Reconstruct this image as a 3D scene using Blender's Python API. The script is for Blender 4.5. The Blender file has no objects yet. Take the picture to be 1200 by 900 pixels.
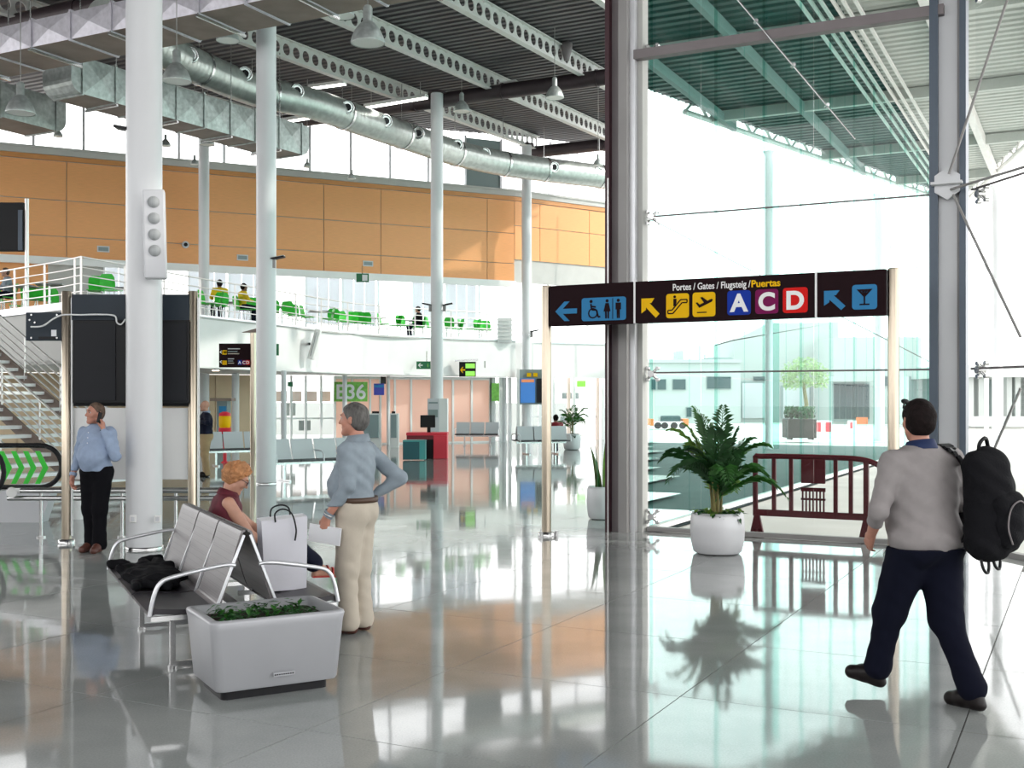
import bpy, bmesh, math, random
import numpy as np
from mathutils import Vector, Matrix, Euler

# ------------------------------------------------------------------ camera, sky, sun, exposure
CH, H0, F = 1.75, 469.0, 1320.0            # eye height (m), horizon row, focal length in pixels of the 1200x900 frame
SC = bpy.context.scene
C = SC.collection
cam_d = bpy.data.cameras.new('camera')
cam_d.sensor_width = 36.0
cam_d.lens = 36.0 * F / 1200.0
cam_d.shift_y = (H0 - 450.0) / 1200.0
cam_d.clip_end = 600
cam = bpy.data.objects.new('camera', cam_d)
cam.location = (0, 0, CH)
cam.rotation_euler = (math.radians(90), 0, 0)
C.objects.link(cam)
SC.camera = cam
world = bpy.data.worlds.new('overcast_sky')
SC.world = world
world.use_nodes = True
_bg = world.node_tree.nodes['Background']
_bg.inputs[0].default_value = (1.0, 1.0, 1.0, 1)
_bg.inputs[1].default_value = 2.0
sun_d = bpy.data.lights.new('sun', 'SUN')
sun_d.energy = 1.3
sun_d.angle = math.radians(1.5)
sun_d.color = (1.0, 0.95, 0.87)
sun = bpy.data.objects.new('sun', sun_d)
sun.rotation_euler = Vector((-0.75, 0.20, -0.55)).to_track_quat('-Z', 'Y').to_euler()
sun.location = (30, 10, 40)
C.objects.link(sun)
SC.view_settings.view_transform = 'Standard'
SC.view_settings.look = 'None'
SC.view_settings.gamma = 1.0
SC.view_settings.use_curve_mapping = False
SC.view_settings.exposure = 0.66
try:
    SC.cycles.use_denoising = True
    SC.cycles.max_bounces = 9
    SC.cycles.diffuse_bounces = 4
    SC.cycles.glossy_bounces = 4
    SC.cycles.transparent_max_bounces = 24
    SC.cycles.caustics_reflective = False
    SC.cycles.caustics_refractive = False
    SC.cycles.sample_clamp_indirect = 8.0
except Exception:
    pass
R = random.Random(7)

# ------------------------------------------------------------------ places
COS, SIN = 0.891, 0.454
TA = -math.radians(27.0)                    # turn of everything built along the glazed front


def AB(a, b, z=0.0):                        # hall grid: a runs along the glazed front to the far side, b runs away from it
    return Vector((-COS * a + SIN * b, SIN * a + COS * b, z))


def P(px, py, Y):                           # the place at distance Y that the photograph shows at (px, py)
    return Vector(((px - 600) / F * Y, Y, CH + (H0 - py) / F * Y))


def G(px, py, z=0.0):                       # the place at height z
    Y = (CH - z) * F / (py - H0)
    return Vector(((px - 600) / F * Y, Y, z))


def GX(px, Y, z=0.0):
    return Vector(((px - 600) / F * Y, Y, z))


class VPlane:                               # an upright plane through O along u
    def __init__(s, O, u):
        s.O = Vector((O[0], O[1], 0)); s.u = Vector((u[0], u[1], 0)).normalized()
        s.n = Vector((s.u.y, -s.u.x, 0))    # towards the camera for u pointing right
        s.rz = math.atan2(s.u.y, s.u.x)

    def sz(s, px, py):
        xr = (px - 600) / F
        k = (xr * s.O.y - s.O.x) / (s.u.x - xr * s.u.y)
        Y = s.O.y + k * s.u.y
        return k, CH + (H0 - py) * Y / F

    def w(s, k, z, off=0.0):
        return s.O + s.u * k + s.n * off + Vector((0, 0, z))


# ------------------------------------------------------------------ materials
MATS = {}


def mat(name, col, rough=0.5, metal=0.0, var=0.0, scale=4.0, bump=0.0, bscale=60.0, spec=0.5, emit=None, estr=1.0, stretch=None, coat=0.0):
    m = bpy.data.materials.new(name)
    m.use_nodes = True
    nt = m.node_tree
    b = nt.nodes['Principled BSDF']
    b.inputs['Base Color'].default_value = (*col, 1)
    b.inputs['Roughness'].default_value = rough
    b.inputs['Metallic'].default_value = metal
    b.inputs['Specular IOR Level'].default_value = spec
    if coat:
        b.inputs['Coat Weight'].default_value = coat
    tc = None
    if var or bump:
        tc = nt.nodes.new('ShaderNodeTexCoord')
        mp = nt.nodes.new('ShaderNodeMapping')
        nt.links.new(tc.outputs['Object'], mp.inputs[0])
        if stretch:
            mp.inputs['Scale'].default_value = stretch
    if var:
        n = nt.nodes.new('ShaderNodeTexNoise'); n.inputs['Scale'].default_value = scale; n.inputs['Detail'].default_value = 6
        nt.links.new(mp.outputs[0], n.inputs['Vector'])
        r = nt.nodes.new('ShaderNodeValToRGB')
        r.color_ramp.elements[0].position = 0.3; r.color_ramp.elements[1].position = 0.7
        lo = [max(0, c * (1 - var)) for c in col]; hi = [min(1, c * (1 + var)) for c in col]
        r.color_ramp.elements[0].color = (*lo, 1); r.color_ramp.elements[1].color = (*hi, 1)
        nt.links.new(n.outputs['Fac'], r.inputs[0]); nt.links.new(r.outputs[0], b.inputs['Base Color'])
    if bump:
        n2 = nt.nodes.new('ShaderNodeTexNoise'); n2.inputs['Scale'].default_value = bscale; n2.inputs['Detail'].default_value = 4
        nt.links.new(mp.outputs[0], n2.inputs['Vector'])
        bp = nt.nodes.new('ShaderNodeBump'); bp.inputs['Strength'].default_value = bump; bp.inputs['Distance'].default_value = 0.02
        nt.links.new(n2.outputs['Fac'], bp.inputs['Height']); nt.links.new(bp.outputs[0], b.inputs['Normal'])
    if emit:
        b.inputs['Emission Color'].default_value = (*emit, 1); b.inputs['Emission Strength'].default_value = estr
    MATS[name] = m
    return m


def glass(name, tint, refl=1.0, rough=0.0):
    m = bpy.data.materials.new(name); m.use_nodes = True
    nt = m.node_tree; nt.nodes.clear()
    out = nt.nodes.new('ShaderNodeOutputMaterial'); mix = nt.nodes.new('ShaderNodeMixShader')
    tr = nt.nodes.new('ShaderNodeBsdfTransparent'); gl = nt.nodes.new('ShaderNodeBsdfGlossy')
    fr = nt.nodes.new('ShaderNodeFresnel'); fr.inputs[0].default_value = 1.45
    mu = nt.nodes.new('ShaderNodeMath'); mu.operation = 'MULTIPLY'; mu.inputs[1].default_value = refl
    tr.inputs[0].default_value = (*tint, 1); gl.inputs['Roughness'].default_value = rough
    ge = nt.nodes.new('ShaderNodeNewGeometry'); iv = nt.nodes.new('ShaderNodeMath'); iv.operation = 'SUBTRACT'; iv.inputs[0].default_value = 1.0     # reflect at the front face only
    m2 = nt.nodes.new('ShaderNodeMath'); m2.operation = 'MULTIPLY'
    nt.links.new(ge.outputs['Backfacing'], iv.inputs[1]); nt.links.new(fr.outputs[0], mu.inputs[0]); nt.links.new(mu.outputs[0], m2.inputs[0]); nt.links.new(iv.outputs[0], m2.inputs[1]); nt.links.new(m2.outputs[0], mix.inputs[0])
    nt.links.new(tr.outputs[0], mix.inputs[1]); nt.links.new(gl.outputs[0], mix.inputs[2]); nt.links.new(mix.outputs[0], out.inputs[0])
    MATS[name] = m
    return m


def terrazzo(name, lo, hi):
    m = mat(name, lo, 0.055, var=0.0)
    nt = m.node_tree; b = nt.nodes['Principled BSDF']
    g = nt.nodes.new('ShaderNodeNewGeometry')
    n = nt.nodes.new('ShaderNodeTexNoise'); n.inputs['Scale'].default_value = 1.1; n.inputs['Detail'].default_value = 5
    v = nt.nodes.new('ShaderNodeTexNoise'); v.inputs['Scale'].default_value = 90; v.inputs['Detail'].default_value = 3
    nt.links.new(g.outputs['Position'], n.inputs['Vector']); nt.links.new(g.outputs['Position'], v.inputs['Vector'])
    mx = nt.nodes.new('ShaderNodeMath'); mx.operation = 'ADD'
    ml = nt.nodes.new('ShaderNodeMath'); ml.operation = 'MULTIPLY'; ml.inputs[1].default_value = 0.5
    nt.links.new(v.outputs['Fac'], ml.inputs[0]); nt.links.new(n.outputs['Fac'], mx.inputs[0]); nt.links.new(ml.outputs[0], mx.inputs[1])
    r = nt.nodes.new('ShaderNodeValToRGB')
    r.color_ramp.elements[0].position = 0.55; r.color_ramp.elements[1].position = 0.95
    r.color_ramp.elements[0].color = (*lo, 1); r.color_ramp.elements[1].color = (*hi, 1)
    nt.links.new(mx.outputs[0], r.inputs[0]); nt.links.new(r.outputs[0], b.inputs['Base Color'])
    w = nt.nodes.new('ShaderNodeTexNoise'); w.inputs['Scale'].default_value = 1.6; w.inputs['Detail'].default_value = 2
    nt.links.new(g.outputs['Position'], w.inputs['Vector'])
    bp = nt.nodes.new('ShaderNodeBump'); bp.inputs['Strength'].default_value = 0.06; bp.inputs['Distance'].default_value = 0.02
    nt.links.new(w.outputs['Fac'], bp.inputs['Height']); nt.links.new(bp.outputs[0], b.inputs['Normal'])
    b.inputs['IOR'].default_value = 1.5
    return m


def perforated(name, base, dark, scale, rough=0.5, metal=0.0, thr=0.25):
    m = mat(name, base, rough, metal)
    nt = m.node_tree; b = nt.nodes['Principled BSDF']
    tc = nt.nodes.new('ShaderNodeTexCoord'); vo = nt.nodes.new('ShaderNodeTexVoronoi')
    vo.inputs['Scale'].default_value = scale; vo.inputs['Randomness'].default_value = 0.0
    nt.links.new(tc.outputs['Object'], vo.inputs['Vector'])
    r = nt.nodes.new('ShaderNodeValToRGB'); r.color_ramp.elements[0].position = thr; r.color_ramp.elements[1].position = thr + 0.08
    r.color_ramp.elements[0].color = (*dark, 1); r.color_ramp.elements[1].color = (*base, 1)
    nt.links.new(vo.outputs['Distance'], r.inputs[0]); nt.links.new(r.outputs[0], b.inputs['Base Color'])
    return m


terrazzo('terrazzo', (0.285, 0.305, 0.30), (0.415, 0.43, 0.42))
mat('joint', (0.16, 0.15, 0.14), 0.7)
mat('white_paint', (0.86, 0.87, 0.87), 0.35, var=0.03, scale=1.5)
mat('column_paint', (0.70, 0.71, 0.73), 0.3, var=0.03, scale=0.8)
mat('plaster', (0.84, 0.84, 0.83), 0.6, var=0.02, scale=2)
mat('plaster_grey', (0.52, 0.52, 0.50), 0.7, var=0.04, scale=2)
mat('wood', (0.84, 0.395, 0.155), 0.42, var=0.07, scale=3.5, stretch=(1.0, 1.0, 22.0))
mat('wood_frieze', (0.60, 0.27, 0.09), 0.42, var=0.1, scale=2, stretch=(1, 1, 14))
mat('beige_panel', (0.74, 0.56, 0.38), 0.5, var=0.04, scale=2)
mat('pink_panel', (0.84, 0.66, 0.58), 0.4)
mat('frost_panel', (0.86, 0.70, 0.62), 0.5)
mat('steel', (0.62, 0.62, 0.62), 0.25, 1.0, var=0.05, scale=8)
mat('brushed_post', (0.50, 0.43, 0.34), 0.28, 1.0, var=0.08, scale=10, stretch=(30, 30, 1))
mat('rail_steel', (0.82, 0.80, 0.78), 0.3, 0.6)
mat('alu', (0.74, 0.75, 0.78), 0.35, 0.6, var=0.04, scale=6)
mat('galv', (0.44, 0.47, 0.46), 0.42, 0.55, var=0.22, scale=9, bump=0.15, bscale=30)
mat('galv_light', (0.62, 0.60, 0.66), 0.42, 0.4, var=0.12, scale=9)
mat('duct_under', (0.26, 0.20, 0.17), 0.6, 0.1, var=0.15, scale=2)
mat('spiral', (0.50, 0.53, 0.51), 0.33, 0.6, var=0.15, scale=6)
mat('deck', (0.105, 0.098, 0.105), 0.55, 0.2, var=0.1, scale=1)
mat('beam_paint', (0.72, 0.71, 0.69), 0.5, var=0.05, scale=3)
mat('tube_dark', (0.05, 0.035, 0.04), 0.45, 0.2, var=0.1, scale=3)
mat('steel_mauve', (0.20, 0.175, 0.18), 0.5, 0.1, var=0.08, scale=2)
mat('steel_grey', (0.30, 0.29, 0.285), 0.5, 0.1, var=0.06, scale=2)
mat('maroon_edge', (0.045, 0.012, 0.018), 0.45)
mat('mullion_dark', (0.08, 0.105, 0.14), 0.4, 0.2)
mat('cover_dark', (0.022, 0.032, 0.045), 0.5, spec=0.3)
mat('sign_dark', (0.013, 0.003, 0.005), 0.6, spec=0.12)
mat('sign_blue', (0.035, 0.22, 0.46), 0.5, spec=0.15)
mat('sign_yellow', (0.90, 0.52, 0.0), 0.5, spec=0.15)
mat('sign_navy', (0.004, 0.035, 0.36), 0.5, spec=0.15)
mat('sign_magenta', (0.20, 0.004, 0.085), 0.5, spec=0.15)
mat('sign_red', (0.72, 0.008, 0.006), 0.5, spec=0.15)
mat('sign_white', (0.9, 0.9, 0.9), 0.4)
mat('exit_green', (0.01, 0.16, 0.06), 0.4)
mat('lime', (0.22, 0.60, 0.10), 0.4, var=0.25, scale=8)
mat('bright_lime', (0.3, 0.72, 0.12), 0.4, emit=(0.25, 0.7, 0.08), estr=0.5)
mat('screen_blue', (0.03, 0.12, 0.32), 0.3, emit=(0.03, 0.14, 0.4), estr=0.6)
mat('screen_navy', (0.01, 0.015, 0.12), 0.3, emit=(0.01, 0.02, 0.2), estr=0.5)
mat('screen_orange', (0.6, 0.2, 0.08), 0.3, emit=(0.6, 0.2, 0.08), estr=0.4)
mat('black', (0.008, 0.008, 0.010), 0.5, spec=0.3)
mat('black_soft', (0.006, 0.006, 0.008), 0.9, bump=0.3, bscale=80, spec=0.2)
mat('dark_red', (0.075, 0.005, 0.010), 0.5, spec=0.25)
mat('red', (0.75, 0.025, 0.05), 0.4)
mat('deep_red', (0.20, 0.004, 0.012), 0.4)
mat('teal', (0.01, 0.10, 0.12), 0.45)
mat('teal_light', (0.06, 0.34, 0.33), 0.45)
mat('grey_screen', (0.25, 0.33, 0.34), 0.4)
mat('perf_metal_', (0.4, 0.4, 0.4), 0.4)
perforated('perf_seat', (0.20, 0.185, 0.19), (0.10, 0.095, 0.10), 75, 0.38, 0.3, 0.22)
perforated('perf_dark', (0.005, 0.006, 0.010), (0.06, 0.07, 0.11), 26, 0.7, 0.0, 0.24)
perforated('perf_speaker', (0.38, 0.40, 0.41), (0.26, 0.28, 0.29), 60, 0.5, 0.0, 0.25)
mat('seat_pad', (0.022, 0.019, 0.024), 0.4)
mat('seat_far', (0.62, 0.63, 0.66), 0.45)
mat('planter', (0.43, 0.435, 0.46), 0.38, 0.2, var=0.03, scale=3)
mat('planter_rim', (0.30, 0.31, 0.32), 0.4, 0.2)
mat('pot', (0.66, 0.66, 0.68), 0.4, 0.15, var=0.03, scale=3)
mat('soil', (0.03, 0.02, 0.013), 0.9, bump=0.5, bscale=50)
mat('leaf', (0.035, 0.15, 0.022), 0.42, var=0.4, scale=6)
mat('leaf_dark', (0.018, 0.085, 0.018), 0.42, var=0.4, scale=6)
mat('leaf_tip', (0.16, 0.30, 0.05), 0.45, var=0.4, scale=6)
mat('leaf_stripe', (0.09, 0.14, 0.035), 0.4, var=0.5, scale=14)
mat('stem', (0.16, 0.14, 0.04), 0.6, var=0.3, scale=12)
mat('hedge', (0.03, 0.13, 0.05), 0.7, var=0.4, scale=5)
mat('tree_leaf', (0.30, 0.42, 0.20), 0.7, var=0.3, scale=3)
mat('chair_green', (0.045, 0.66, 0.05), 0.4, var=0.1, scale=5)
mat('table_grey', (0.25, 0.25, 0.26), 0.4)
mat('skin', (0.58, 0.31, 0.22), 0.5, var=0.08, scale=12)
mat('skin_red', (0.52, 0.24, 0.17), 0.5, var=0.1, scale=12)
mat('skin_dark', (0.20, 0.10, 0.06), 0.5)
mat('hair_grey', (0.10, 0.095, 0.09), 0.7, var=0.5, scale=40, bump=0.6, bscale=60, stretch=(1, 1, 0.3))
mat('hair_dark', (0.010, 0.006, 0.006), 0.8, spec=0.15, var=0.4, scale=30, bump=0.5, bscale=60)
mat('hair_brown', (0.10, 0.06, 0.04), 0.7, var=0.4, scale=30, bump=0.5)
mat('hair_ginger', (0.52, 0.24, 0.10), 0.7, var=0.28, scale=14, bump=0.9, bscale=60)
mat('shirt_grey', (0.25, 0.30, 0.345), 0.75, var=0.1, scale=14, bump=0.15, bscale=12)
mat('shirt_blue', (0.30, 0.38, 0.53), 0.75, var=0.08, scale=14, bump=0.15, bscale=12)
mat('polo_grey', (0.29, 0.265, 0.265), 0.8, var=0.06, scale=16, bump=0.15, bscale=12)
mat('navy', (0.012, 0.025, 0.09), 0.75)
mat('navy_dark', (0.007, 0.009, 0.024), 0.85, spec=0.2, bump=0.1, bscale=20)
mat('trouser_black', (0.004, 0.004, 0.006), 0.9, spec=0.15, bump=0.15, bscale=14)
mat('trouser_beige', (0.52, 0.46, 0.38), 0.8, var=0.05, scale=8, bump=0.15, bscale=12)
mat('khaki', (0.42, 0.30, 0.16), 0.8, var=0.08, scale=8)
mat('jeans', (0.004, 0.005, 0.014), 0.9, spec=0.15, bump=0.15, bscale=14)
mat('blouse', (0.11, 0.010, 0.022), 0.75, var=0.25, scale=22)
mat('shoe_brown', (0.10, 0.035, 0.025), 0.4)
mat('shoe_dark', (0.010, 0.007, 0.007), 0.4, spec=0.3)
mat('sandal', (0.42, 0.02, 0.015), 0.4)
mat('belt', (0.07, 0.035, 0.02), 0.5)
mat('lip', (0.42, 0.16, 0.13), 0.5)
mat('eye_white', (0.42, 0.38, 0.36), 0.4)
mat('iris', (0.03, 0.025, 0.02), 0.2)
mat('yellow_cloth', (0.85, 0.60, 0.02), 0.8)
mat('paper', (0.82, 0.83, 0.86), 0.6)
mat('bag_paper', (0.74, 0.74, 0.80), 0.5, var=0.03, scale=4)
mat('pavement', (0.62, 0.62, 0.59), 0.8, var=0.1, scale=0.7)
mat('pavement_reflection', (0.07, 0.11, 0.11), 0.8, var=0.15, scale=0.9)
mat('canopy_deck', (0.50, 0.53, 0.50), 0.6, var=0.04, scale=1)
mat('canopy_reflection', (0.015, 0.085, 0.078), 0.6, var=0.2, scale=0.4)
mat('facade', (0.42, 0.45, 0.44), 0.8, var=0.04, scale=0.3)
mat('facade_grey', (0.26, 0.32, 0.32), 0.8)
mat('win_dark', (0.006, 0.05, 0.055), 0.3)
mat('barrier_white', (0.85, 0.85, 0.85), 0.6)
mat('orange', (0.85, 0.2, 0.05), 0.6)
mat('planter_brown', (0.035, 0.03, 0.026), 0.7)
mat('blind', (0.82, 0.84, 0.88), 0.6)
mat('lamp_inner', (0.85, 0.85, 0.82), 0.35)
mat('strip_glow', (1, 1, 1), 0.4, emit=(1, 0.98, 0.92), estr=6.0)
mat('down_glow', (1, 0.9, 0.8), 0.4, emit=(1, 0.75, 0.5), estr=6.0)
glass('pane', (0.985, 0.99, 0.987), 0.9)
glass('pane_clear', (0.98, 0.985, 0.985), 0.7)
glass('pane_tint', (0.84, 0.965, 0.945), 0.25)
glass('fin_green', (0.66, 0.88, 0.84), 0.3)

def translucent(name, col, fac):
    nt = MATS[name].node_tree; b = nt.nodes['Principled BSDF']; out = nt.nodes['Material Output']
    t = nt.nodes.new('ShaderNodeBsdfTranslucent'); t.inputs[0].default_value = (*col, 1); mx = nt.nodes.new('ShaderNodeMixShader'); mx.inputs[0].default_value = fac
    nt.links.new(b.outputs[0], mx.inputs[1]); nt.links.new(t.outputs[0], mx.inputs[2]); nt.links.new(mx.outputs[0], out.inputs[0])


translucent('frost_panel', (0.80, 0.60, 0.52), 0.55)
translucent('blind', (0.85, 0.87, 0.9), 0.5)
translucent('bag_paper', (0.8, 0.8, 0.85), 0.2)
for n_ in ('leaf', 'leaf_dark', 'leaf_tip', 'leaf_stripe', 'tree_leaf'):
    translucent(n_, tuple(MATS[n_].node_tree.nodes['Principled BSDF'].inputs['Base Color'].default_value)[:3], 0.3)

# ------------------------------------------------------------------ mesh building
WM = {}                                     # world matrix of every thing root


class MB:
    def __init__(s):
        s.v = []; s.f = []; s.mi = []; s.m = 0; s.smooth = []; s.sm = False

    def add(s, verts, faces, sm=None):
        n = len(s.v)
        s.v.extend([Vector(p) for p in verts])
        for f in faces:
            s.f.append([n + i for i in f]); s.mi.append(s.m); s.smooth.append(s.sm if sm is None else sm)

    def box(s, c, size, M=None):
        hx, hy, hz = size[0] / 2, size[1] / 2, size[2] / 2
        c = Vector(c)
        vs = [Vector((x, y, z)) for z in (-hz, hz) for y in (-hy, hy) for x in (-hx, hx)]
        if M is not None:
            vs = [M @ p for p in vs]
        s.add([c + p for p in vs], [(0, 2, 3, 1), (4, 5, 7, 6), (0, 1, 5, 4), (2, 6, 7, 3), (0, 4, 6, 2), (1, 3, 7, 5)], False)
        return s

    def bar(s, p0, p1, w, h, up=(0, 0, 1)):     # box from p0 to p1, w across, h along up
        p0, p1 = Vector(p0), Vector(p1)
        d = (p1 - p0); L = d.length; d = d / L
        up = Vector(up)
        if abs(d.dot(up)) > 0.98:
            up = Vector((0, 1, 0))
        x = d.cross(up).normalized(); z = x.cross(d).normalized()
        M = Matrix((x, d, z)).transposed()
        return s.box((p0 + p1) / 2, (w, L, h), M)

    def cyl(s, p0, p1, r0, r1=None, n=14, cap=True):
        r1 = r0 if r1 is None else r1
        p0, p1 = Vector(p0), Vector(p1)
        d = (p1 - p0).normalized()
        x = d.orthogonal().normalized(); y = d.cross(x)
        vs = []
        for p, r in ((p0, r0), (p1, r1)):
            for i in range(n):
                t = 2 * math.pi * i / n
                vs.append(p + x * (r * math.cos(t)) + y * (r * math.sin(t)))
        s.add(vs, [(i, (i + 1) % n, n + (i + 1) % n, n + i) for i in range(n)], True)
        if cap:
            s.add(vs[:n], [tuple(reversed(range(n)))], False); s.add(vs[n:], [tuple(range(n))], False)
        return s

    def tube(s, pts, r, n=8, closed=False, cap=True):
        pts = [Vector(p) for p in pts]
        m = len(pts)
        rs = r if isinstance(r, (list, tuple)) else [r] * m
        T = []
        for i in range(m):
            a = pts[(i - 1) % m] if (closed or i > 0) else pts[i]
            b = pts[(i + 1) % m] if (closed or i < m - 1) else pts[i]
            T.append((b - a).normalized())
        x = T[0].orthogonal().normalized()
        vs = []
        for i in range(m):
            x = (x - T[i] * x.dot(T[i]))
            x = x.normalized() if x.length > 1e-6 else T[i].orthogonal().normalized()
            y = T[i].cross(x)
            for k in range(n):
                t = 2 * math.pi * k / n
                vs.append(pts[i] + x * (rs[i] * math.cos(t)) + y * (rs[i] * math.sin(t)))
        fs = []
        for i in range(m if closed else m - 1):
            j = (i + 1) % m
            for k in range(n):
                k2 = (k + 1) % n
                fs.append((i * n + k, i * n + k2, j * n + k2, j * n + k))
        s.add(vs, fs, True)
        if cap and not closed:
            s.add(vs[:n], [tuple(reversed(range(n)))], False); s.add(vs[-n:], [tuple(range(n))], False)
        return s

    def lathe(s, prof, c=(0, 0, 0), n=24, cap=True):
        c = Vector(c); vs = []
        for r, z in prof:
            for i in range(n):
                t = 2 * math.pi * i / n
                vs.append(c + Vector((r * math.cos(t), r * math.sin(t), z)))
        fs = []
        for j in range(len(prof) - 1):
            for i in range(n):
                i2 = (i + 1) % n
                fs.append((j * n + i, j * n + i2, (j + 1) * n + i2, (j + 1) * n + i))
        s.add(vs, fs, True)
        if cap:
            s.add(vs[:n], [tuple(reversed(range(n)))], False); s.add(vs[-n:], [tuple(range(n))], False)
        return s

    def ell(s, c, r, n=12, m=8, M=None):
        c = Vector(c); vs = []
        r = (r, r, r) if not isinstance(r, (tuple, list)) else r
        for j in range(1, m):
            ph = math.pi * j / m
            for i in range(n):
                t = 2 * math.pi * i / n
                p = Vector((r[0] * math.sin(ph) * math.cos(t), r[1] * math.sin(ph) * math.sin(t), r[2] * math.cos(ph)))
                vs.append(c + (M @ p if M is not None else p))
        top = Vector((0, 0, r[2])); 
        if M is not None: top = M @ top
        vs += [c + top, c - top]
        a, b = len(vs) - 2, len(vs) - 1
        fs = []
        for j in range(m - 2):
            for i in range(n):
                i2 = (i + 1) % n
                fs.append((j * n + i, (j + 1) * n + i, (j + 1) * n + i2, j * n + i2))
        for i in range(n):
            i2 = (i + 1) % n
            fs.append((a, i, i2)); fs.append((b, (m - 2) * n + i2, (m - 2) * n + i))
        s.add(vs, fs, True)
        return s

    def prism(s, poly, o, u, v, d):             # polygon in (u,v) at o, thickness d along u x v
        o, u, v = Vector(o), Vector(u), Vector(v)
        w = u.cross(v).normalized() * d
        n = len(poly)
        a = [o + u * p[0] + v * p[1] for p in poly]
        ar = sum(poly[i][0] * poly[(i + 1) % n][1] - poly[(i + 1) % n][0] * poly[i][1] for i in range(n))
        if ar < 0:
            a.reverse()
        vs = a + [p + w for p in a]
        s.add(vs, [tuple(reversed(range(n))), tuple(range(n, 2 * n))] + [(i, (i + 1) % n, n + (i + 1) % n, n + i) for i in range(n)], False)
        return s

    def quad(s, a, b, c, d):
        s.add([a, b, c, d], [(0, 1, 2, 3)], False)
        return s

    def wall(s, line, z0, z1, t, inward=1.0):   # upright slab along a plan polyline, thickness t to the side
        pts = [Vector((p[0], p[1], 0)) for p in line]
        m = len(pts); off = []
        for i in range(m):
            a = pts[max(0, i - 1)]; b = pts[min(m - 1, i + 1)]
            d = (b - a).normalized(); off.append(Vector((-d.y, d.x, 0)) * t * inward)
        vs = []
        for i in range(m):
            for p in (pts[i], pts[i] + off[i]):
                vs.append(p + Vector((0, 0, z0))); vs.append(p + Vector((0, 0, z1)))
        fs = []
        for i in range(m - 1):
            q = i * 4; w = q + 4
            fs += [(q, w, w + 1, q + 1), (q + 2, q + 3, w + 3, w + 2), (q + 1, w + 1, w + 3, q + 3), (q, q + 2, w + 2, w)]
        e = (m - 1) * 4
        fs += [(0, 1, 3, 2), (e, e + 2, e + 3, e + 1)]
        s.add(vs, fs, False)
        return s

    def mesh(s, name, mats, off=None, fix=True):
        me = bpy.data.meshes.new(name)
        vs = s.v if off is None else [off @ p for p in s.v]
        me.from_pydata([tuple(p) for p in vs], [], s.f)
        for m in mats:
            me.materials.append(MATS[m] if isinstance(m, str) else m)
        me.polygons.foreach_set('material_index', s.mi)
        me.polygons.foreach_set('use_smooth', s.smooth)
        me.update()
        if fix and len(s.f) < 60000:
            bm = bmesh.new(); bm.from_mesh(me)
            bmesh.ops.recalc_face_normals(bm, faces=bm.faces)
            bm.to_mesh(me); bm.free()
        return me


def link(name, me, parent=None, bev=0.0):
    o = bpy.data.objects.new(name, me)
    C.objects.link(o)
    if parent is not None:
        o.parent = parent
    if bev:
        md = o.modifiers.new('edge', 'BEVEL'); md.width = bev; md.segments = 2; md.limit_method = 'ANGLE'; md.angle_limit = math.radians(40)
    return o


def thing(name, label, cat, loc=(0, 0, 0), rz=0.0, group=None):
    o = bpy.data.objects.new(name, None)
    o.empty_display_size = 0.1
    C.objects.link(o)
    o.location = loc; o.rotation_euler = (0, 0, rz)
    o['label'] = label; o['category'] = cat
    if group: o['group'] = group
    WM[o.name] = Matrix.Translation(Vector(loc)) @ Matrix.Rotation(rz, 4, 'Z')
    return o


def root_of(o):
    while o.parent is not None:
        o = o.parent
    return o


def part(name, mb, mats, parent, bev=0.0, label=None, world=False, kind=None):
    """one mesh part; local to its thing, or given in world space"""
    mats = [mats] if not isinstance(mats, (list, tuple)) else mats
    off = None
    if world:
        r = root_of(parent)
        off = WM[r.name].inverted() if r.name in WM else None
    o = link(name, mb.mesh(name, mats, off), parent, bev)
    if label: o['label'] = label
    if kind: o['kind'] = kind
    return o


def solo(name, mb, mats, label, cat, group=None, bev=0.0, kind=None):
    """a thing that is one mesh, its origin at the middle of its base"""
    mats = [mats] if not isinstance(mats, (list, tuple)) else mats
    xs = [p.x for p in mb.v]; ys = [p.y for p in mb.v]; zs = [p.z for p in mb.v]
    c = Vector(((min(xs) + max(xs)) / 2, (min(ys) + max(ys)) / 2, min(zs)))
    o = link(name, mb.mesh(name, mats, Matrix.Translation(-c)), None, bev)
    o.location = c
    WM[o.name] = Matrix.Translation(c)
    if cat:
        o['category'] = cat
    if label: o['label'] = label
    if group: o['group'] = group
    if kind: o['kind'] = kind
    return o


def struct(name, mb=None, mats=None, bev=0.0):
    if mb is None:
        o = bpy.data.objects.new(name, None); C.objects.link(o)
    else:
        mats = [mats] if not isinstance(mats, (list, tuple)) else mats
        o = link(name, mb.mesh(name, mats), None, bev)
    WM[o.name] = Matrix.Identity(4)
    o['kind'] = 'structure'
    return o


def dup(o, loc=None, rz=None, label=None, group=None):
    """a copy of a thing with copies of its parts and sub-parts"""
    r = o.copy(); C.objects.link(r)
    if loc is not None: r.location = loc
    if rz is not None: r.rotation_euler = (0, 0, rz)
    if label: r['label'] = label
    if group: r['group'] = group
    WM[r.name] = Matrix.Translation(Vector(r.location)) @ Matrix.Rotation(r.rotation_euler.z, 4, 'Z')
    for ch in list(o.children):
        c = ch.copy(); C.objects.link(c); c.parent = r
        for g in list(ch.children):
            d = g.copy(); C.objects.link(d); d.parent = c
    return r


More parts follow.
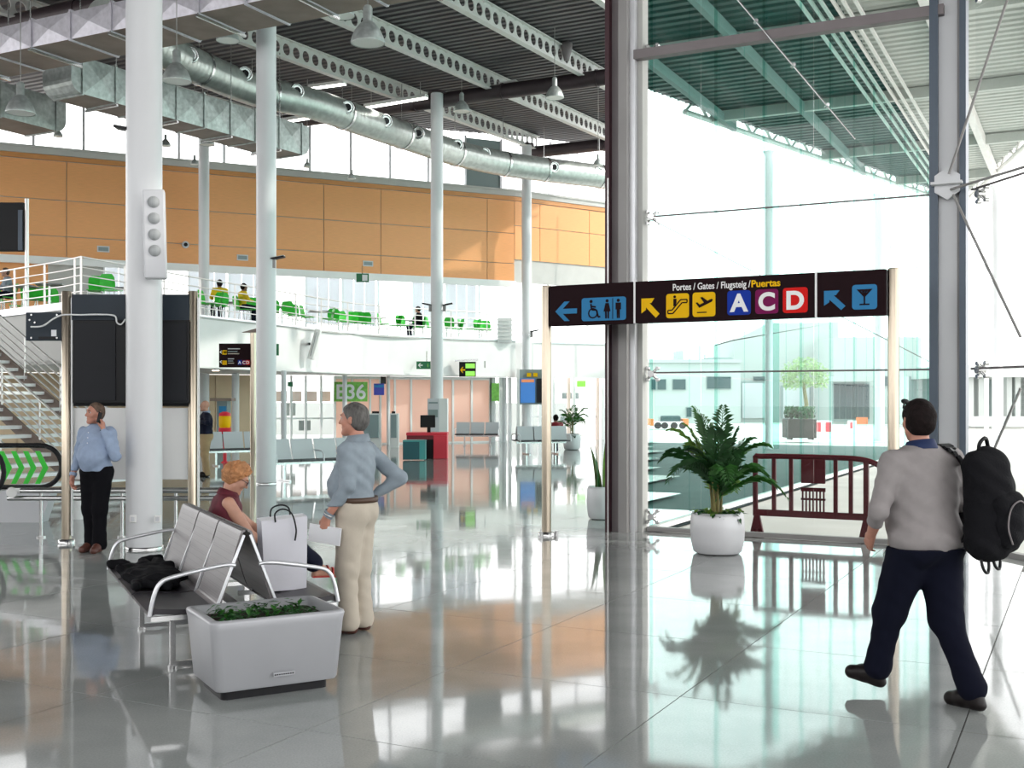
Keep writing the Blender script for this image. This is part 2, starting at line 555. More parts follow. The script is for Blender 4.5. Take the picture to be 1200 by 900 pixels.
def text_mb(txt, size, bold=0.0, depth=0.004, align='LEFT'):
    """lettering as a mesh builder, in x (along) and z (up), its face towards -y"""
    cu = bpy.data.curves.new('lettering', 'FONT')
    cu.body = txt; cu.size = size; cu.extrude = depth / 2; cu.offset = bold; cu.align_x = align
    ob = bpy.data.objects.new('lettering_tmp', cu); C.objects.link(ob)
    bpy.context.view_layer.update()
    dg = bpy.context.evaluated_depsgraph_get()
    me = bpy.data.meshes.new_from_object(ob.evaluated_get(dg))
    mb = MB()
    mb.add([(v.co.x, -v.co.z, v.co.y) for v in me.vertices], [tuple(p.vertices) for p in me.polygons], False)
    bpy.data.objects.remove(ob); bpy.data.curves.remove(cu); bpy.data.meshes.remove(me)
    return mb


def moved(mb, M):
    o = MB(); o.v = [M @ p for p in mb.v]; o.f = mb.f; o.mi = mb.mi; o.smooth = mb.smooth
    return o


def rrect(x0, z0, x1, z1, r=0.03, n=4):
    pts = []
    for cx, cz, t0 in ((x1 - r, z1 - r, 0), (x0 + r, z1 - r, 90), (x0 + r, z0 + r, 180), (x1 - r, z0 + r, 270)):
        for i in range(n + 1):
            t = math.radians(t0 + 90 * i / n)
            pts.append((cx + r * math.cos(t), cz + r * math.sin(t)))
    return pts


def spline(pts, n=8):
    pts = [Vector(p) for p in pts]; out = []
    for i in range(len(pts) - 1):
        p0 = pts[max(0, i - 1)]; p1 = pts[i]; p2 = pts[i + 1]; p3 = pts[min(len(pts) - 1, i + 2)]
        for k in range(n):
            t = k / n
            out.append(0.5 * ((2 * p1) + (p2 - p0) * t + (2 * p0 - 5 * p1 + 4 * p2 - p3) * t * t + (3 * p1 - p0 - 3 * p2 + p3) * t ** 3))
    out.append(pts[-1])
    return out

# ================================================================== THE SETTING
def zr(b): return 11.95 + 0.041 * (b - 32.7)       # underside of the roof beams
def zd(b): return zr(b) + 0.62                      # underside of the roof deck
def amin(b): return 1.25 - 0.9 * (14.28 - b) if b < 14.2 else 0.3857 * b + 0.02
def amax(b): return min(53.4 - 0.747 * b, 36.0) if b < 42.8 else 21.4 - 0.51 * (b - 42.8)


W0, W1, W2 = Vector((-20, 38.1, 0)), Vector((0.1, 48, 0)), Vector((6.2, 52.3, 0))
WOOD = VPlane(W0, W1 - W0)
WOODR = VPlane(W1, W2 - W1)
GL = VPlane(AB(5.23, 14.28), Vector((COS, -SIN, 0)))   # the glazed front
MEZ = [(-19, 35.2), (-14.3, 31.4), (-11.5, 28.9), (-10.75, 28.1), (-9.2, 33), (-7.74, 36.75), (-5.9, 41.5), (-3.36, 44.3), (0.14, 46.9)]
MEZR = [(0.75, 48.2), (4.22, 49.75), (6.0, 50.5)]
ZB, ZT = 2.7, 4.2                                     # gallery underside and floor

# ---- floor: slab, single slabs near the camera, the rest joined
fl = MB(); fpl = [AB(-19.7, -9, -0.012), AB(1.25, 14.3, -0.012), AB(5.5, 14.3, -0.012), AB(19, 49, -0.012), AB(21, 46.5, -0.012), AB(38, 22, -0.012), AB(40, -9, -0.012)]
fl.add(fpl + [p - Vector((0, 0, 0.1)) for p in fpl], [tuple(range(7)), tuple(range(13, 6, -1))] + [(i, (i + 1) % 7, 7 + (i + 1) % 7, 7 + i) for i in range(7)])
floor = struct('floor', fl, 'joint')
TS = 1.55
tile = MB(); tile.box((0, 0, -0.006), (TS - 0.007, TS - 0.007, 0.012))
tile_me = tile.mesh('tile', ['terrazzo'])
field = MB()
TROT = Matrix.Rotation(math.radians(-27.0), 3, 'Z')
nt_ = 0
for i in range(-16, 24):
    for j in range(-6, 32):
        a = 5.235 + TS * (i + 0.5); b = 4.83 + TS * (j + 0.5)
        c = AB(a, b)
        if b > 14.2 and a < 0.3857 * b - 0.4: continue
        if b < 14.2 and a < amin(b) - 0.3: continue
        if c.x > 12 or c.y < -4 or a > 53.9 - 0.747 * b + 1: continue
        px = 600 + F * c.x / c.y if c.y > 1 else -9999
        if 4.2 < c.y < 25 and -90 < px < 1290:
            o = link('tile', tile_me, floor); o.location = c; o.rotation_euler = (0, 0, TA); nt_ += 1
        else:
            h = TS / 2 - 0.0035
            field.quad(*[c + TROT @ Vector((x, y, 0)) for x, y in ((-h, -h), (h, -h), (h, h), (-h, h))])
o = link('tile_field', field.mesh('tile_field', ['terrazzo']), floor); o['kind'] = 'stuff'

# ---- ceiling: corrugated deck, cellular beams, tubular main beams
ceiling = struct('ceiling')
dk = MB()
b = -8.9; st = 0.34
while b < 49.4:
    a0, a1 = max(amin(b), amin(b + st)), max(amax(b), amax(b + st))
    if a1 - a0 < 0.3: break
    prof = [(b, 0.0), (b + 0.16, 0.0), (b + 0.2, 0.07), (b + 0.30, 0.07), (b + st, 0.0)]
    for k in range(4):
        (b0, h0), (b1, h1) = prof[k], prof[k + 1]
        dk.quad(AB(a0, b0, zd(b0) + h0), AB(a1, b0, zd(b0) + h0), AB(a1, b1, zd(b1) + h1), AB(a0, b1, zd(b1) + h1))
    b += st
o = part('corrugated_deck', dk, 'deck', ceiling); o['kind'] = 'stuff'
rb = MB()
top = [AB(amin(-9), -9, zd(-9) + 0.09), AB(36, -9, zd(-9) + 0.09), AB(36, 23.4, zd(23) + 0.09), AB(amax(42.8), 42.8, zd(43) + 0.09), AB(18.6, 49.4, zd(49) + 0.09), AB(5.6, 14.3, zd(14.3) + 0.09), AB(1.25, 14.3, zd(14.3) + 0.09)]
n = len(top); rb.add(top + [p + Vector((0, 0, 0.2)) for p in top], [tuple(range(n)), tuple(range(2 * n - 1, n - 1, -1))] + [(i, (i + 1) % n, n + (i + 1) % n, n + i) for i in range(n)])
part('roof_build_up', rb, 'deck', ceiling)


def cellular_beam(a, b0, b1):
    mb = MB(); pitch = 0.46; hh = 0.56; r = 0.17; n = 12
    nb = int((b1 - b0) / pitch)
    sq = []
    for k in range(n):                               # square outline met by the rays through each hole point
        t = 2 * math.pi * k / n + math.pi / n; x, z = math.cos(t), math.sin(t)
        m = max(abs(x) / (pitch / 2), abs(z) / (hh / 2)); sq.append((x / m, z / m, r * x, r * z))
    for q in range(nb):
        bc = b0 + pitch * (q + 0.5)
        zc = zr(bc) + hh / 2
        for s_ in (-0.012, 0.012):
            base = [AB(a + s_, bc + p[0], zc + p[1]) for p in sq] + [AB(a + s_, bc + p[2], zc + p[3]) for p in sq]
            mb.add(base, [(k, (k + 1) % n, n + (k + 1) % n, n + k) for k in range(n)])
        ring = [AB(a - 0.012, bc + p[2], zc + p[3]) for p in sq] + [AB(a + 0.012, bc + p[2], zc + p[3]) for p in sq]
        mb.add(ring, [(k, (k + 1) % n, n + (k + 1) % n, n + k) for k in range(n)])
    for dz in (0.0, hh):
        mb.bar(AB(a, b0, zr(b0) + dz), AB(a, b1, zr(b1) + dz), 0.2, 0.03)
    return mb


for a in (10.8, 14.1, 17.4, 20.75, 24.1, 27.4):
    b0 = 9.0
    b1 = (53.2 - 0.747 * b0)
    b1 = min((53.2 - a) / 0.747 - 0.3, 49)
    if a < 18.5: b1 = a / 0.3857 - 0.4
    part('beam', cellular_beam(a, b0, b1), 'beam_paint', ceiling)
for b in (19.8, 32.7, 43.0):
    mb = MB(); z = 11.85 + 0.041 * (b - 32.7)
    mb.cyl(AB(amin(b) + 0.2, b, z), AB(amax(b) - 0.2, b, z), 0.25, n=20)
    k = amin(b) + 1.0
    while k < amax(b) - 1:
        mb.cyl(AB(k, b, z), AB(k + 0.06, b, z), 0.275, n=20); k += 3.33
    part('tube_beam', mb, 'tube_dark', ceiling)
    mb = MB(); mb.cyl(AB(amin(b) + 0.2, b + 1.1, z + 0.34), AB(amax(b) - 0.6, b + 1.1, z + 0.34), 0.10, n=12)
    part('sprinkler_main', mb, 'steel', ceiling)

# ---- the rest of the hall's shell, behind and to the left of the camera
q = MB(); q.bar(AB(amin(-9), -9, 2.2), AB(36, -9, 2.2), 0.3, 4.4); struct('wall_rear', q, 'plaster')
q = MB(); q.bar(AB(36, -9, 1.75), AB(36, 17, 1.75), 0.3, 3.5); struct('wall_left', q, 'plaster')

# ---- round columns of the hall
COLS = [(169, 13.3, .207), (312, 23.6, .207), (512, 37.6, .207), (617.2, 47.0, .207), (239, 40.7, .19)]
for px, Y, r in COLS:
    c = GX(px, Y); bb = SIN * c.x + COS * c.y
    z1 = zr(bb) + 0.1
    mb = MB(); mb.lathe([(r, 0), (r, z1 - 0.45), (r, z1)], c, 32)
    o = struct('column', mb, 'column_paint')
    rg = MB(); rg.lathe([(r + 0.012, 0), (r + 0.012, 0.03), (r, 0.035)], c, 32); part('base_ring', rg, 'steel', o)
    rg = MB(); rg.lathe([(r + 0.10, z1 - 0.06), (r + 0.10, z1)], c, 24); part('head_plate', rg, 'tube_dark', o)
for px, Y, w in ((332.5, 36.2, .09), (404, 43.0, .09), (276, 39.6, .13), (455, 44.6, .07), (590, 47.2, .13), (578, 47.0, .10)):
    c = GX(px, Y); mb = MB(); mb.lathe([(w, 0), (w, ZB)], c, 16); struct('column', mb, 'column_paint')

# ---- wood clad wall with clerestory
wall_back = struct('wall_back')
mb = MB()
mb.wall([W0 - WOOD.u * 2 - WOOD.n * 0.05, W1 - WOOD.n * 0.05, W2 - WOODR.n * 0.05], 6.8, 10.42, 0.2)
part('backing', mb, 'plaster_grey', wall_back)
rows = [6.82, 7.57, 8.85, 10.24]
s78 = WOOD.sz(78, 250)[0]; L1 = (W1 - W0).length; LR = (W2 - W1).length
js = sorted([s78 + 2.36 * k for k in range(-3, 12) if -2 < s78 + 2.36 * k < L1 - 0.6])
js = [-2.0] + js + [L1]
pan_cache = {}
for x0, x1 in zip(js, js[1:]):
    for z0, z1 in zip(rows, rows[1:]):
        key = (round(x1 - x0, 3), round(z1 - z0, 3))
        if key not in pan_cache:
            q = MB(); q.box((0, 0, 0), (key[0] - 0.025, 0.03, key[1] - 0.025)); pan_cache[key] = q.mesh('panel', ['wood'])
        o = link('panel', pan_cache[key], wall_back); o.location = WOOD.w((x0 + x1) / 2, (z0 + z1) / 2, 0.0); o.rotation_euler = (0, 0, WOOD.rz)
for x0, x1 in ((0, 1.35), (1.35, 4.1), (4.1, LR)):
    for z0, z1 in ((7.75, 9.2), (9.2, 10.24)):
        q = MB(); q.box((0, 0, 0), (x1 - x0 - 0.025, 0.03, z1 - z0 - 0.025))
        o = link('panel', q.mesh('panel', ['wood']), wall_back); o.location = WOODR.w((x0 + x1) / 2, (z0 + z1) / 2, 0.0); o.rotation_euler = (0, 0, WOODR.rz)
q = MB(); q.wall([W0 - WOOD.u * 2, W1, W2], 10.25, 10.42, -0.06); part('frieze', q, 'wood_frieze', wall_back)
q = MB(); q.wall([W0 - WOOD.u * 2, W1, W2], 10.43, 10.70, -0.10); q.wall([W0 - WOOD.u * 2, W1, W2], 10.62, 10.70, -0.16); part('sill', q, 'plaster_grey', wall_back)
q = MB(); q.wall([W0 - WOOD.u * 2 , W1], 6.55, 6.82, -0.16); part('lower_trim', q, 'white_paint', wall_back)
window_1 = struct('window_1')
q = MB(); s98 = WOOD.sz(98, 180)[0]
ms = [s98 + 1.66 * k for k in range(-5, 14) if -2 < s98 + 1.66 * k < L1]
for s_ in ms:
    q = MB(); q.box((0, 0, 11.75), (0.09, 0.12, 2.1)); q = moved(q, Matrix.Translation(WOOD.w(s_, 0, -0.02)) @ Matrix.Rotation(WOOD.rz, 4, 'Z'))
    part('mullion', q, 'alu', window_1)
for s0, s1 in zip([-2] + ms, ms + [L1]):
    q = MB(); q.box((0, 0, 11.72), (s1 - s0 - 0.08, 0.012, 2.0)); q = moved(q, Matrix.Translation(WOOD.w((s0 + s1) / 2, 0, -0.03)) @ Matrix.Rotation(WOOD.rz, 4, 'Z'))
    part('pane', q, 'pane_clear' if not (L1 - 2.4 < s0 < L1 - 0.9) else 'facade_grey', window_1)
window_2 = struct('window_2')
mr = [0.4, 1.9, 3.4, 4.9, 6.4]
for s_ in mr:
    q = MB(); q.box((0, 0, 11.85), (0.09, 0.12, 2.3)); q = moved(q, Matrix.Translation(WOODR.w(s_, 0, -0.02)) @ Matrix.Rotation(WOODR.rz, 4, 'Z')); part('mullion', q, 'alu', window_2)
for s0, s1 in zip([0] + mr, mr + [LR]):
    q = MB(); q.box((0, 0, 11.8), (s1 - s0 - 0.08, 0.012, 2.2)); q = moved(q, Matrix.Translation(WOODR.w((s0 + s1) / 2, 0, -0.03)) @ Matrix.Rotation(WOODR.rz, 4, 'Z')); part('pane', q, 'pane_clear', window_2)

# ---- gallery: floor slab with deep white edge
gal = struct('floor_gallery')
pts = [Vector((p[0], p[1], 0)) for p in MEZ]
back = [W1 + WOOD.n * 0.02, W0 + WOOD.n * 0.02 - WOOD.u * 0.5]
poly = pts + back
n = len(poly)
q = MB(); q.add([p + Vector((0, 0, ZT - 0.05)) for p in poly] + [p + Vector((0, 0, ZT)) for p in poly], [tuple(range(n)), tuple(range(2 * n - 1, n - 1, -1))] + [(i, (i + 1) % n, n + (i + 1) % n, n + i) for i in range(n)])
part('floor_finish', q, 'plaster_grey', gal)
q = MB(); q.add([p + Vector((0, 0, ZB + 0.02)) for p in poly] + [p + Vector((0, 0, ZB + 0.08)) for p in poly], [tuple(range(n)), tuple(range(2 * n - 1, n - 1, -1))] + [(i, (i + 1) % n, n + (i + 1) % n, n + i) for i in range(n)])
part('soffit', q, 'plaster', gal)
q = MB(); q.wall(spline(MEZ[3:], 4), ZB, ZT + 0.02, 0.15); part('fascia', q, 'plaster', gal)
q = MB(); q.wall(MEZ[:4], ZB, ZT - 0.12, 0.15); part('fascia', q, 'plaster_grey', gal, label='edge beside the stairs, its shade coloured in grey')  # same edge in shade, the shade put in as grey plaster
q = MB(); q.wall(spline(MEZ[3:], 4), ZT + 0.0, ZT + 0.06, -0.06); q.wall(MEZ[:4], ZT - 0.14, ZT + 0.05, -0.08); part('kerb', q, 'alu', gal)
q = MB(); q.wall(MEZR, ZB + 0.02, ZT, 0.2); part('fascia', q, 'plaster', gal)
q = MB(); q.wall(MEZR, ZT, ZT + 0.06, -0.05); part('kerb', q, 'alu', gal)
q = MB(); q.box((0.45, 48.0, (ZB + ZT) / 2), (0.9, 0.5, ZT - ZB)); part('fascia', q, 'plaster', gal)
for x, y in ((-9.6, 36.5), (-8.6, 38.2), (-10.6, 35.2)):
    q = MB(); q.cyl((x, y, ZB - 0.0), (x, y, ZB + 0.03), 0.11, n=14); part('downlight', q, 'down_glow', gal)

# ---- back wall on the gallery: white glazing with blinds, brown panelling at the stair end
wall_gallery = struct('wall_gallery')
GP = VPlane(W0 - WOOD.n * 0.35, WOOD.u)
s0 = GP.sz(112, 320)[0]
q = MB(); q.wall([GP.w(-2, 0), GP.w(s0 - 1.6, 0)], ZT, 6.82, 0.1); part('panelling', q, 'wood', wall_gallery, label='warm brown timber lining')
q = MB(); q.wall([GP.w(s0 - 1.6, 0), GP.w(s0 + 0.3, 0)], ZT, 6.82, 0.1); part('plastered_bay', q, 'plaster_grey', wall_gallery)
x = s0 + 0.3; i = 0
gj = []
while x < L1 - 0.3:
    gj.append(x); x += 1.5
for s_ in gj:
    q = MB(); q.box((0, 0, 5.5), (0.07, 0.1, 2.6)); q = moved(q, Matrix.Translation(GP.w(s_, 0, 0.02)) @ Matrix.Rotation(GP.rz, 4, 'Z')); part('mullion', q, 'alu', wall_gallery)
for k, (a_, c_) in enumerate(zip(gj, gj[1:])):
    q = MB(); q.box((0, 0, 5.5), (c_ - a_ - 0.07, 0.02, 2.6)); q = moved(q, Matrix.Translation(GP.w((a_ + c_) / 2, 0, -0.03)) @ Matrix.Rotation(GP.rz, 4, 'Z')); part('pane', q, 'pane_clear', wall_gallery)
    if k % 3 != 1:
        for m_ in range(3):
            q = MB(); q.box((0, 0, 5.75), (0.43, 0.01, 2.0 - 0.12 * (m_ % 2))); q = moved(q, Matrix.Translation(GP.w(a_ + 0.28 + m_ * 0.46, 0, -0.12)) @ Matrix.Rotation(GP.rz, 4, 'Z')); part('blind_slat', q, 'blind', wall_gallery)
wall_upper = struct('window_3')
GR = VPlane(W1 - WOODR.n * 0.1, WOODR.u)
for s_ in (0.1, 0.9, 1.9, 3.0, 4.1, 5.2, 6.3):
    q = MB(); q.box((0, 0, 5.97), (0.08, 0.1, 3.6)); q = moved(q, Matrix.Translation(GR.w(s_, 0, 0)) @ Matrix.Rotation(GR.rz, 4, 'Z')); part('mullion', q, 'white_paint', wall_upper)
for a_, c_ in zip((0.1, 0.9, 1.9, 3.0, 4.1, 5.2), (0.9, 1.9, 3.0, 4.1, 5.2, 6.3)):
    q = MB(); q.box((0, 0, 5.97), (c_ - a_ - 0.08, 0.015, 3.5)); q = moved(q, Matrix.Translation(GR.w((a_ + c_) / 2, 0, 0)) @ Matrix.Rotation(GR.rz, 4, 'Z')); part('pane', q, 'pane_clear', wall_upper)

# ---- wall under the gallery
wall_lower = struct('wall_lower')
LW = VPlane(W0 + WOOD.n * 0.55, WOOD.u)


def lower(name, px0, px1, m, z0=0.0, z1=ZB, t=0.05, off=0.0, label=None):
    a_, c_ = LW.sz(px0, 480)[0], LW.sz(px1, 480)[0]
    q = MB(); q.box((0, 0, (z0 + z1) / 2), (c_ - a_, t, z1 - z0)); q = moved(q, Matrix.Translation(LW.w((a_ + c_) / 2, 0, off)) @ Matrix.Rotation(LW.rz, 4, 'Z'))
    return part(name, q, m, wall_lower, label=label)


for a_, c_ in ((-60, 20), (20, 100), (100, 180), (180, 252), (252, 318)):
    lower('panel', a_ + 0.6, c_ - 0.6, 'beige_panel', 0.0, 1.5); lower('panel', a_ + 0.6, c_ - 0.6, 'beige_panel', 1.52, 2.3); lower('panel', a_ + 0.6, c_ - 0.6, 'beige_panel', 2.32, ZB)
lower('backing', -62, 319, 'beige_panel', 0, ZB, 0.04, -0.06)
pk = [392, 412, 433, 445, 462, 481, 505, 530, 552, 574]
for a_, c_ in zip(pk, pk[1:]):
    lower('panel', a_ + 0.8, c_ - 0.8, 'frost_panel', 0.05, ZB - 0.1)
for px in pk:
    lower('mullion', px - 1.1, px + 1.1, 'white_paint', 0, ZB, 0.12, 0.03)
lower('rail', 392, 574, 'white_paint', ZB - 0.12, ZB, 0.1, 0.02)
lower('rail', 392, 574, 'white_paint', 0.0, 0.06, 0.1, 0.02)
for px in (320, 341, 358, 376, 392):
    lower('mullion', px - 1.2, px + 1.2, 'white_paint', 0, ZB, 0.12, 0.02)
for a_, c_ in ((320, 341), (341, 358), (358, 376), (376, 392)):
    lower('pane', a_ + 1.2, c_ - 1.2, 'pane_clear', 0.05, ZB, 0.02)
    lower('rail', a_ + 1.2, c_ - 1.2, 'white_paint', 1.02, 1.08, 0.06)
    lower('spandrel', a_ + 2, c_ - 2, 'pink_panel', 1.7, 2.1, 0.02, -0.3)
for a_, c_, z0, z1 in ((322, 333, 1.45, 1.7), (343, 356, 1.15, 1.65), (360, 374, 0.55, 0.95)):
    lower('equipment_silhouette', a_, c_, 'facade_grey', z0, z1, 0.05, -1.2)
for px in (574, 586, 597):
    lower('mullion', px - 1.5, px + 1.5, 'white_paint', 0, ZB, 0.14, 0.02)
lower('pane', 576, 596, 'pane_clear', 0.05, ZB, 0.02)
LR_ = VPlane(Vector((0.7, 48.9, 0)), Vector((5.3, 2.3, 0)))
wall_lower_right = struct('wall_lower_side')


def lower_r(name, px0, px1, m, z0=0.0, z1=ZB + 0.1, t=0.05, off=0.0):
    a_, c_ = LR_.sz(px0, 480)[0], LR_.sz(px1, 480)[0]
    q = MB(); q.box((0, 0, (z0 + z1) / 2), (c_ - a_, t, z1 - z0)); q = moved(q, Matrix.Translation(LR_.w((a_ + c_) / 2, 0, off)) @ Matrix.Rotation(LR_.rz, 4, 'Z'))
    return part(name, q, m, wall_lower_right)


for px, m in ((622, 'white_paint'), (632, 'white_paint'), (648, 'white_paint'), (666, 'pink_panel'), (672, 'white_paint'), (700, 'pink_panel'), (706, 'white_paint'), (716, 'pink_panel')):
    lower_r('mullion', px - 1.6, px + 1.6, m, 0, ZB + 0.1, 0.12, 0.03)
for a_, c_ in ((622, 632), (632, 648), (648, 666), (672, 700), (706, 716)):
    lower_r('pane', a_ + 1.6, c_ - 1.6, 'pane_clear', 0.05, ZB + 0.1, 0.02)
    lower_r('rail', a_ + 1.6, c_ - 1.6, 'white_paint', 1.0, 1.06, 0.06)
for a_, c_, z0, z1 in ((650, 664, 0.75, 1.0), (674, 698, 0.8, 1.1), (650, 664, 1.75, 2.2), (676, 696, 1.8, 2.1)):
    lower_r('far_building_band', a_, c_, 'facade_grey', z0, z1, 0.05, -1.5)
q = MB(); q.box((-11, 62, 0.4), (28, 0.2, 2.4)); struct('wall_apron', q, 'facade')

# ---- glass side wall that runs back from the dark column
wall_side = struct('wall_side')
SD = VPlane(AB(5.52, 14.4), AB(18.75, 48.6) - AB(5.52, 14.4))
LS = (AB(18.75, 48.6) - AB(5.52, 14.4)).length
k = 0.4
while k < LS - 1:
    q = MB(); q.box((0, 0, 6), (2.9, 0.02, 12)); q = moved(q, Matrix.Translation(SD.w(k + 1.45, 0)) @ Matrix.Rotation(SD.rz, 4, 'Z')); part('pane', q, 'pane', wall_side)
    q = MB(); q.box((0, 0, 6), (0.06, 0.08, 12)); q = moved(q, Matrix.Translation(SD.w(k + 2.95, 0)) @ Matrix.Rotation(SD.rz, 4, 'Z')); part('mullion', q, 'alu', wall_side)
    k += 3.0

# ---- glazed front
wall_front = struct('wall_front')
ZJ = [0.06, 2.115, 4.19, 6.32, 8.4, 10.6]


def glw(k, z, off=0.0): return GL.w(k, z, off)


kj = [0.0, 0.74, 2.2, 3.68]
for a_, c_ in zip(kj, kj[1:]):
    for z0, z1 in zip(ZJ, ZJ[1:]):
        q = MB(); q.box((0, 0, 0), (c_ - a_ - 0.012, 0.02, z1 - z0 - 0.012)); o = link('pane', q.mesh('pane', ['pane']), wall_front); o.location = glw((a_ + c_) / 2, (z0 + z1) / 2); o.rotation_euler = (0, 0, GL.rz)
CK = GL.sz(1113, 500)[0]                              # the column where the front turns
C2 = GL.w(CK + 0.2, 0)
E2 = G(1200, 656); D2 = (E2 - C2); D2.z = 0; D2.normalize()
GL2 = VPlane(C2, D2)
for i in range(4):
    for z0, z1 in zip(ZJ, ZJ[1:]):
        q = MB(); q.box((0, 0, 0), (1.488, 0.02, z1 - z0 - 0.012)); o = link('pane', q.mesh('pane', ['pane']), wall_front); o.location = GL2.w(0.15 + 0.75 + i * 1.5, (z0 + z1) / 2); o.rotation_euler = (0, 0, GL2.rz)
q = MB(); q.bar(glw(0, 0.03), glw(3.7, 0.03), 0.10, 0.06); part('bottom_rail', q, 'steel_grey', wall_front)
q = MB(); q.bar(GL2.w(0.1, 0.03), GL2.w(6, 0.03), 0.10, 0.06); part('bottom_rail', q, 'steel_grey', wall_front)
q = MB(); q.bar(glw(-0.1, 6.32, 0.22), glw(3.75, 6.32, 0.22), 0.14, 0.12); part('transom', q, 'steel_mauve', wall_front)
q = MB(); q.bar(GL2.w(0.0, 6.5, 0.2), GL2.w(6, 6.5, 0.2), 0.14, 0.10); part('transom', q, 'steel_mauve', wall_front)
for z in (2.115, 4.19):
    q = MB(); q.tube([glw(0.05, z, 0.10), glw(3.6, z, 0.10)], 0.011, 6); part('tension_rod', q, 'steel_mauve', wall_front)
    q = MB(); q.tube([GL2.w(0.2, z, 0.10), GL2.w(6, z + 0.15 * (z > 3), 0.10)], 0.013, 6); part('tension_rod', q, 'steel_mauve', wall_front)
for (k0, z0), (k1, z1) in (((0.9, 7.35), (2.75, 4.9)), ((0.1, 4.15), (3.6, 2.2))):
    q = MB(); q.tube([glw(k0, z0, 0.35), glw(k1, z1, 0.3)], 0.010 if z0 > 5 else 0.005, 6)
    if z0 > 5:
        for t in (0.1, 0.35, 0.6, 0.82):
            p_ = glw(k0, z0, 0.35).lerp(glw(k1, z1, 0.3), t); q.cyl(p_ - Vector((0, 0.05, 0)), p_ + Vector((0, 0.05, 0)), 0.022, n=8)
    part('tension_rod', q, 'steel', wall_front)
for (x0, y0), (x1, y1), off in (((1112, 204), (1187, -20), 0.25), ((1117, 228), (1196, 395), 0.25), ((1196, 455), (1160, 538), 0.05), ((1114, 222), (1235, 185), 0.3)):
    p0 = P(x0, y0, C2.y - 0.28); s1, zz = GL2.sz(x1, y1)
    p1 = P(x1, y1, min(GL2.w(s1, 0).y, 13.0) - 0.1)
    q = MB(); q.tube([p0 if y0 < 400 else P(x0, y0, 12.9), p1 if y0 < 400 else P(x1, y1, 13.4)], 0.016, 8); part('tension_rod', q, 'steel_grey', wall_front)


def spider(k, z, V, both=True):
    q = MB(); c = V.w(k, z, 0.06)
    q.cyl(V.w(k, z, 0.12), V.w(k, z, 0.02), 0.045, n=12)
    for dk_ in ((-1, 1) if both else (1,)):
        for dz in (-1, 1):
            e = V.w(k + 0.07 * dk_, z + 0.075 * dz, 0.05); q.tube([V.w(k, z, 0.08), e], [0.022, 0.016], 8)
            q.cyl(V.w(k + 0.07 * dk_, z + 0.075 * dz, 0.07), V.w(k + 0.07 * dk_, z + 0.075 * dz, 0.015), 0.026, n=10)
    part('spider_fitting', q, 'steel', wall_front)


for z in (0.2, 2.1, 4.19, 6.4, 8.4):
    spider(0.08, z, GL)
for z in (2.1, 4.12, 6.45):
    spider(0.32, z, GL2)

# ---- steel posts of the glazed front
col = struct('column_front')


def boxk(k0, k1, z0, z1, n0, n1, m, name):
    q = MB(); q.box((0, 0, (z0 + z1) / 2), (k1 - k0, n1 - n0, z1 - z0)); q = moved(q, Matrix.Translation(glw((k0 + k1) / 2, 0, (n0 + n1) / 2)) @ Matrix.Rotation(GL.rz, 4, 'Z'))
    return part(name, q, m, col)


boxk(-0.475, -0.415, 0, 11.2, -0.06, 0.36, 'maroon_edge', 'flange')
boxk(-0.435, -0.42, 0.0, 4.7, 0.365, 0.372, 'rail_steel', 'edge_strip')
boxk(-0.415, -0.285, 0, 11.2, -0.02, 0.26, 'steel_mauve', 'web')
boxk(-0.285, -0.165, 0, 11.2, -0.06, 0.36, 'steel_grey', 'flange')
boxk(-0.165, -0.09, 0, 11.2, -0.05, 0.26, 'alu', 'glazing_frame')
boxk(-0.09, -0.02, 0, 11.2, -0.05, 0.16, 'plaster_grey', 'glazing_frame')
col = struct('column_front')
k0 = GL.sz(1092.5, 500)[0]
boxk(k0, k0 + 0.095, 0, 11.0, -0.05, 0.30, 'mullion_dark', 'flange')
boxk(k0 + 0.095, k0 + 0.30, 0, 11.0, -0.02, 0.20, 'column_paint', 'web')
boxk(k0 + 0.30, k0 + 0.33, 0, 11.0, -0.02, 0.23, 'steel_grey', 'web')
boxk(k0 + 0.33, k0 + 0.40, 0, 11.0, -0.05, 0.30, 'mullion_dark', 'flange')
zc_ = CH + (H0 - 222) * glw(k0, 0).y / F
q = MB(); oc = [(0.16 * math.cos(math.radians(t)), 0.19 * math.sin(math.radians(t))) for t in range(30, 390, 60)]
q.prism(oc, glw(k0 + 0.2, zc_, 0.30), GL.u, Vector((0, 0, 1)), 0.03); part('gusset_plate', q, 'column_paint', col)
q = MB(); q.prism([(-.17, 0), (.17, 0), (.17, .03), (-.17, .03)], glw(k0 + 0.2, zc_ - 0.02, 0.31), GL.u, Vector((0, 0, 1)), 0.12); part('gusset_plate', q, 'column_paint', col)

# ---- added screen for the hall's mirroring side wall, reflection put in as tint
wall_screen = struct('wall_screen')
bj = [14.45 + 1.5 * i for i in range(0, 22)]
for i, (b0, b1) in enumerate(zip(bj, bj[1:])):
    for z0, z1 in zip(ZJ, ZJ[1:]):
        q = MB(); q.bar(AB(5.2, b0 + 0.01, (z0 + z1) / 2), AB(5.2, b1 - 0.01, (z0 + z1) / 2), 0.02, z1 - z0 - 0.015); part('pane', q, 'pane_tint', wall_screen)
    if i % 2 == 0:
        q = MB(); q.bar(AB(5.25, b0, 5.3), AB(5.25, b0 + 0.02, 5.3), 0.05, 10.5); part('fin', q, 'fin_green', wall_screen)
q = MB(); q.bar(AB(5.2, 14.4, 0.03), AB(5.2, 46, 0.03), 0.12, 0.06); part('bottom_rail', q, 'barrier_white', wall_screen)

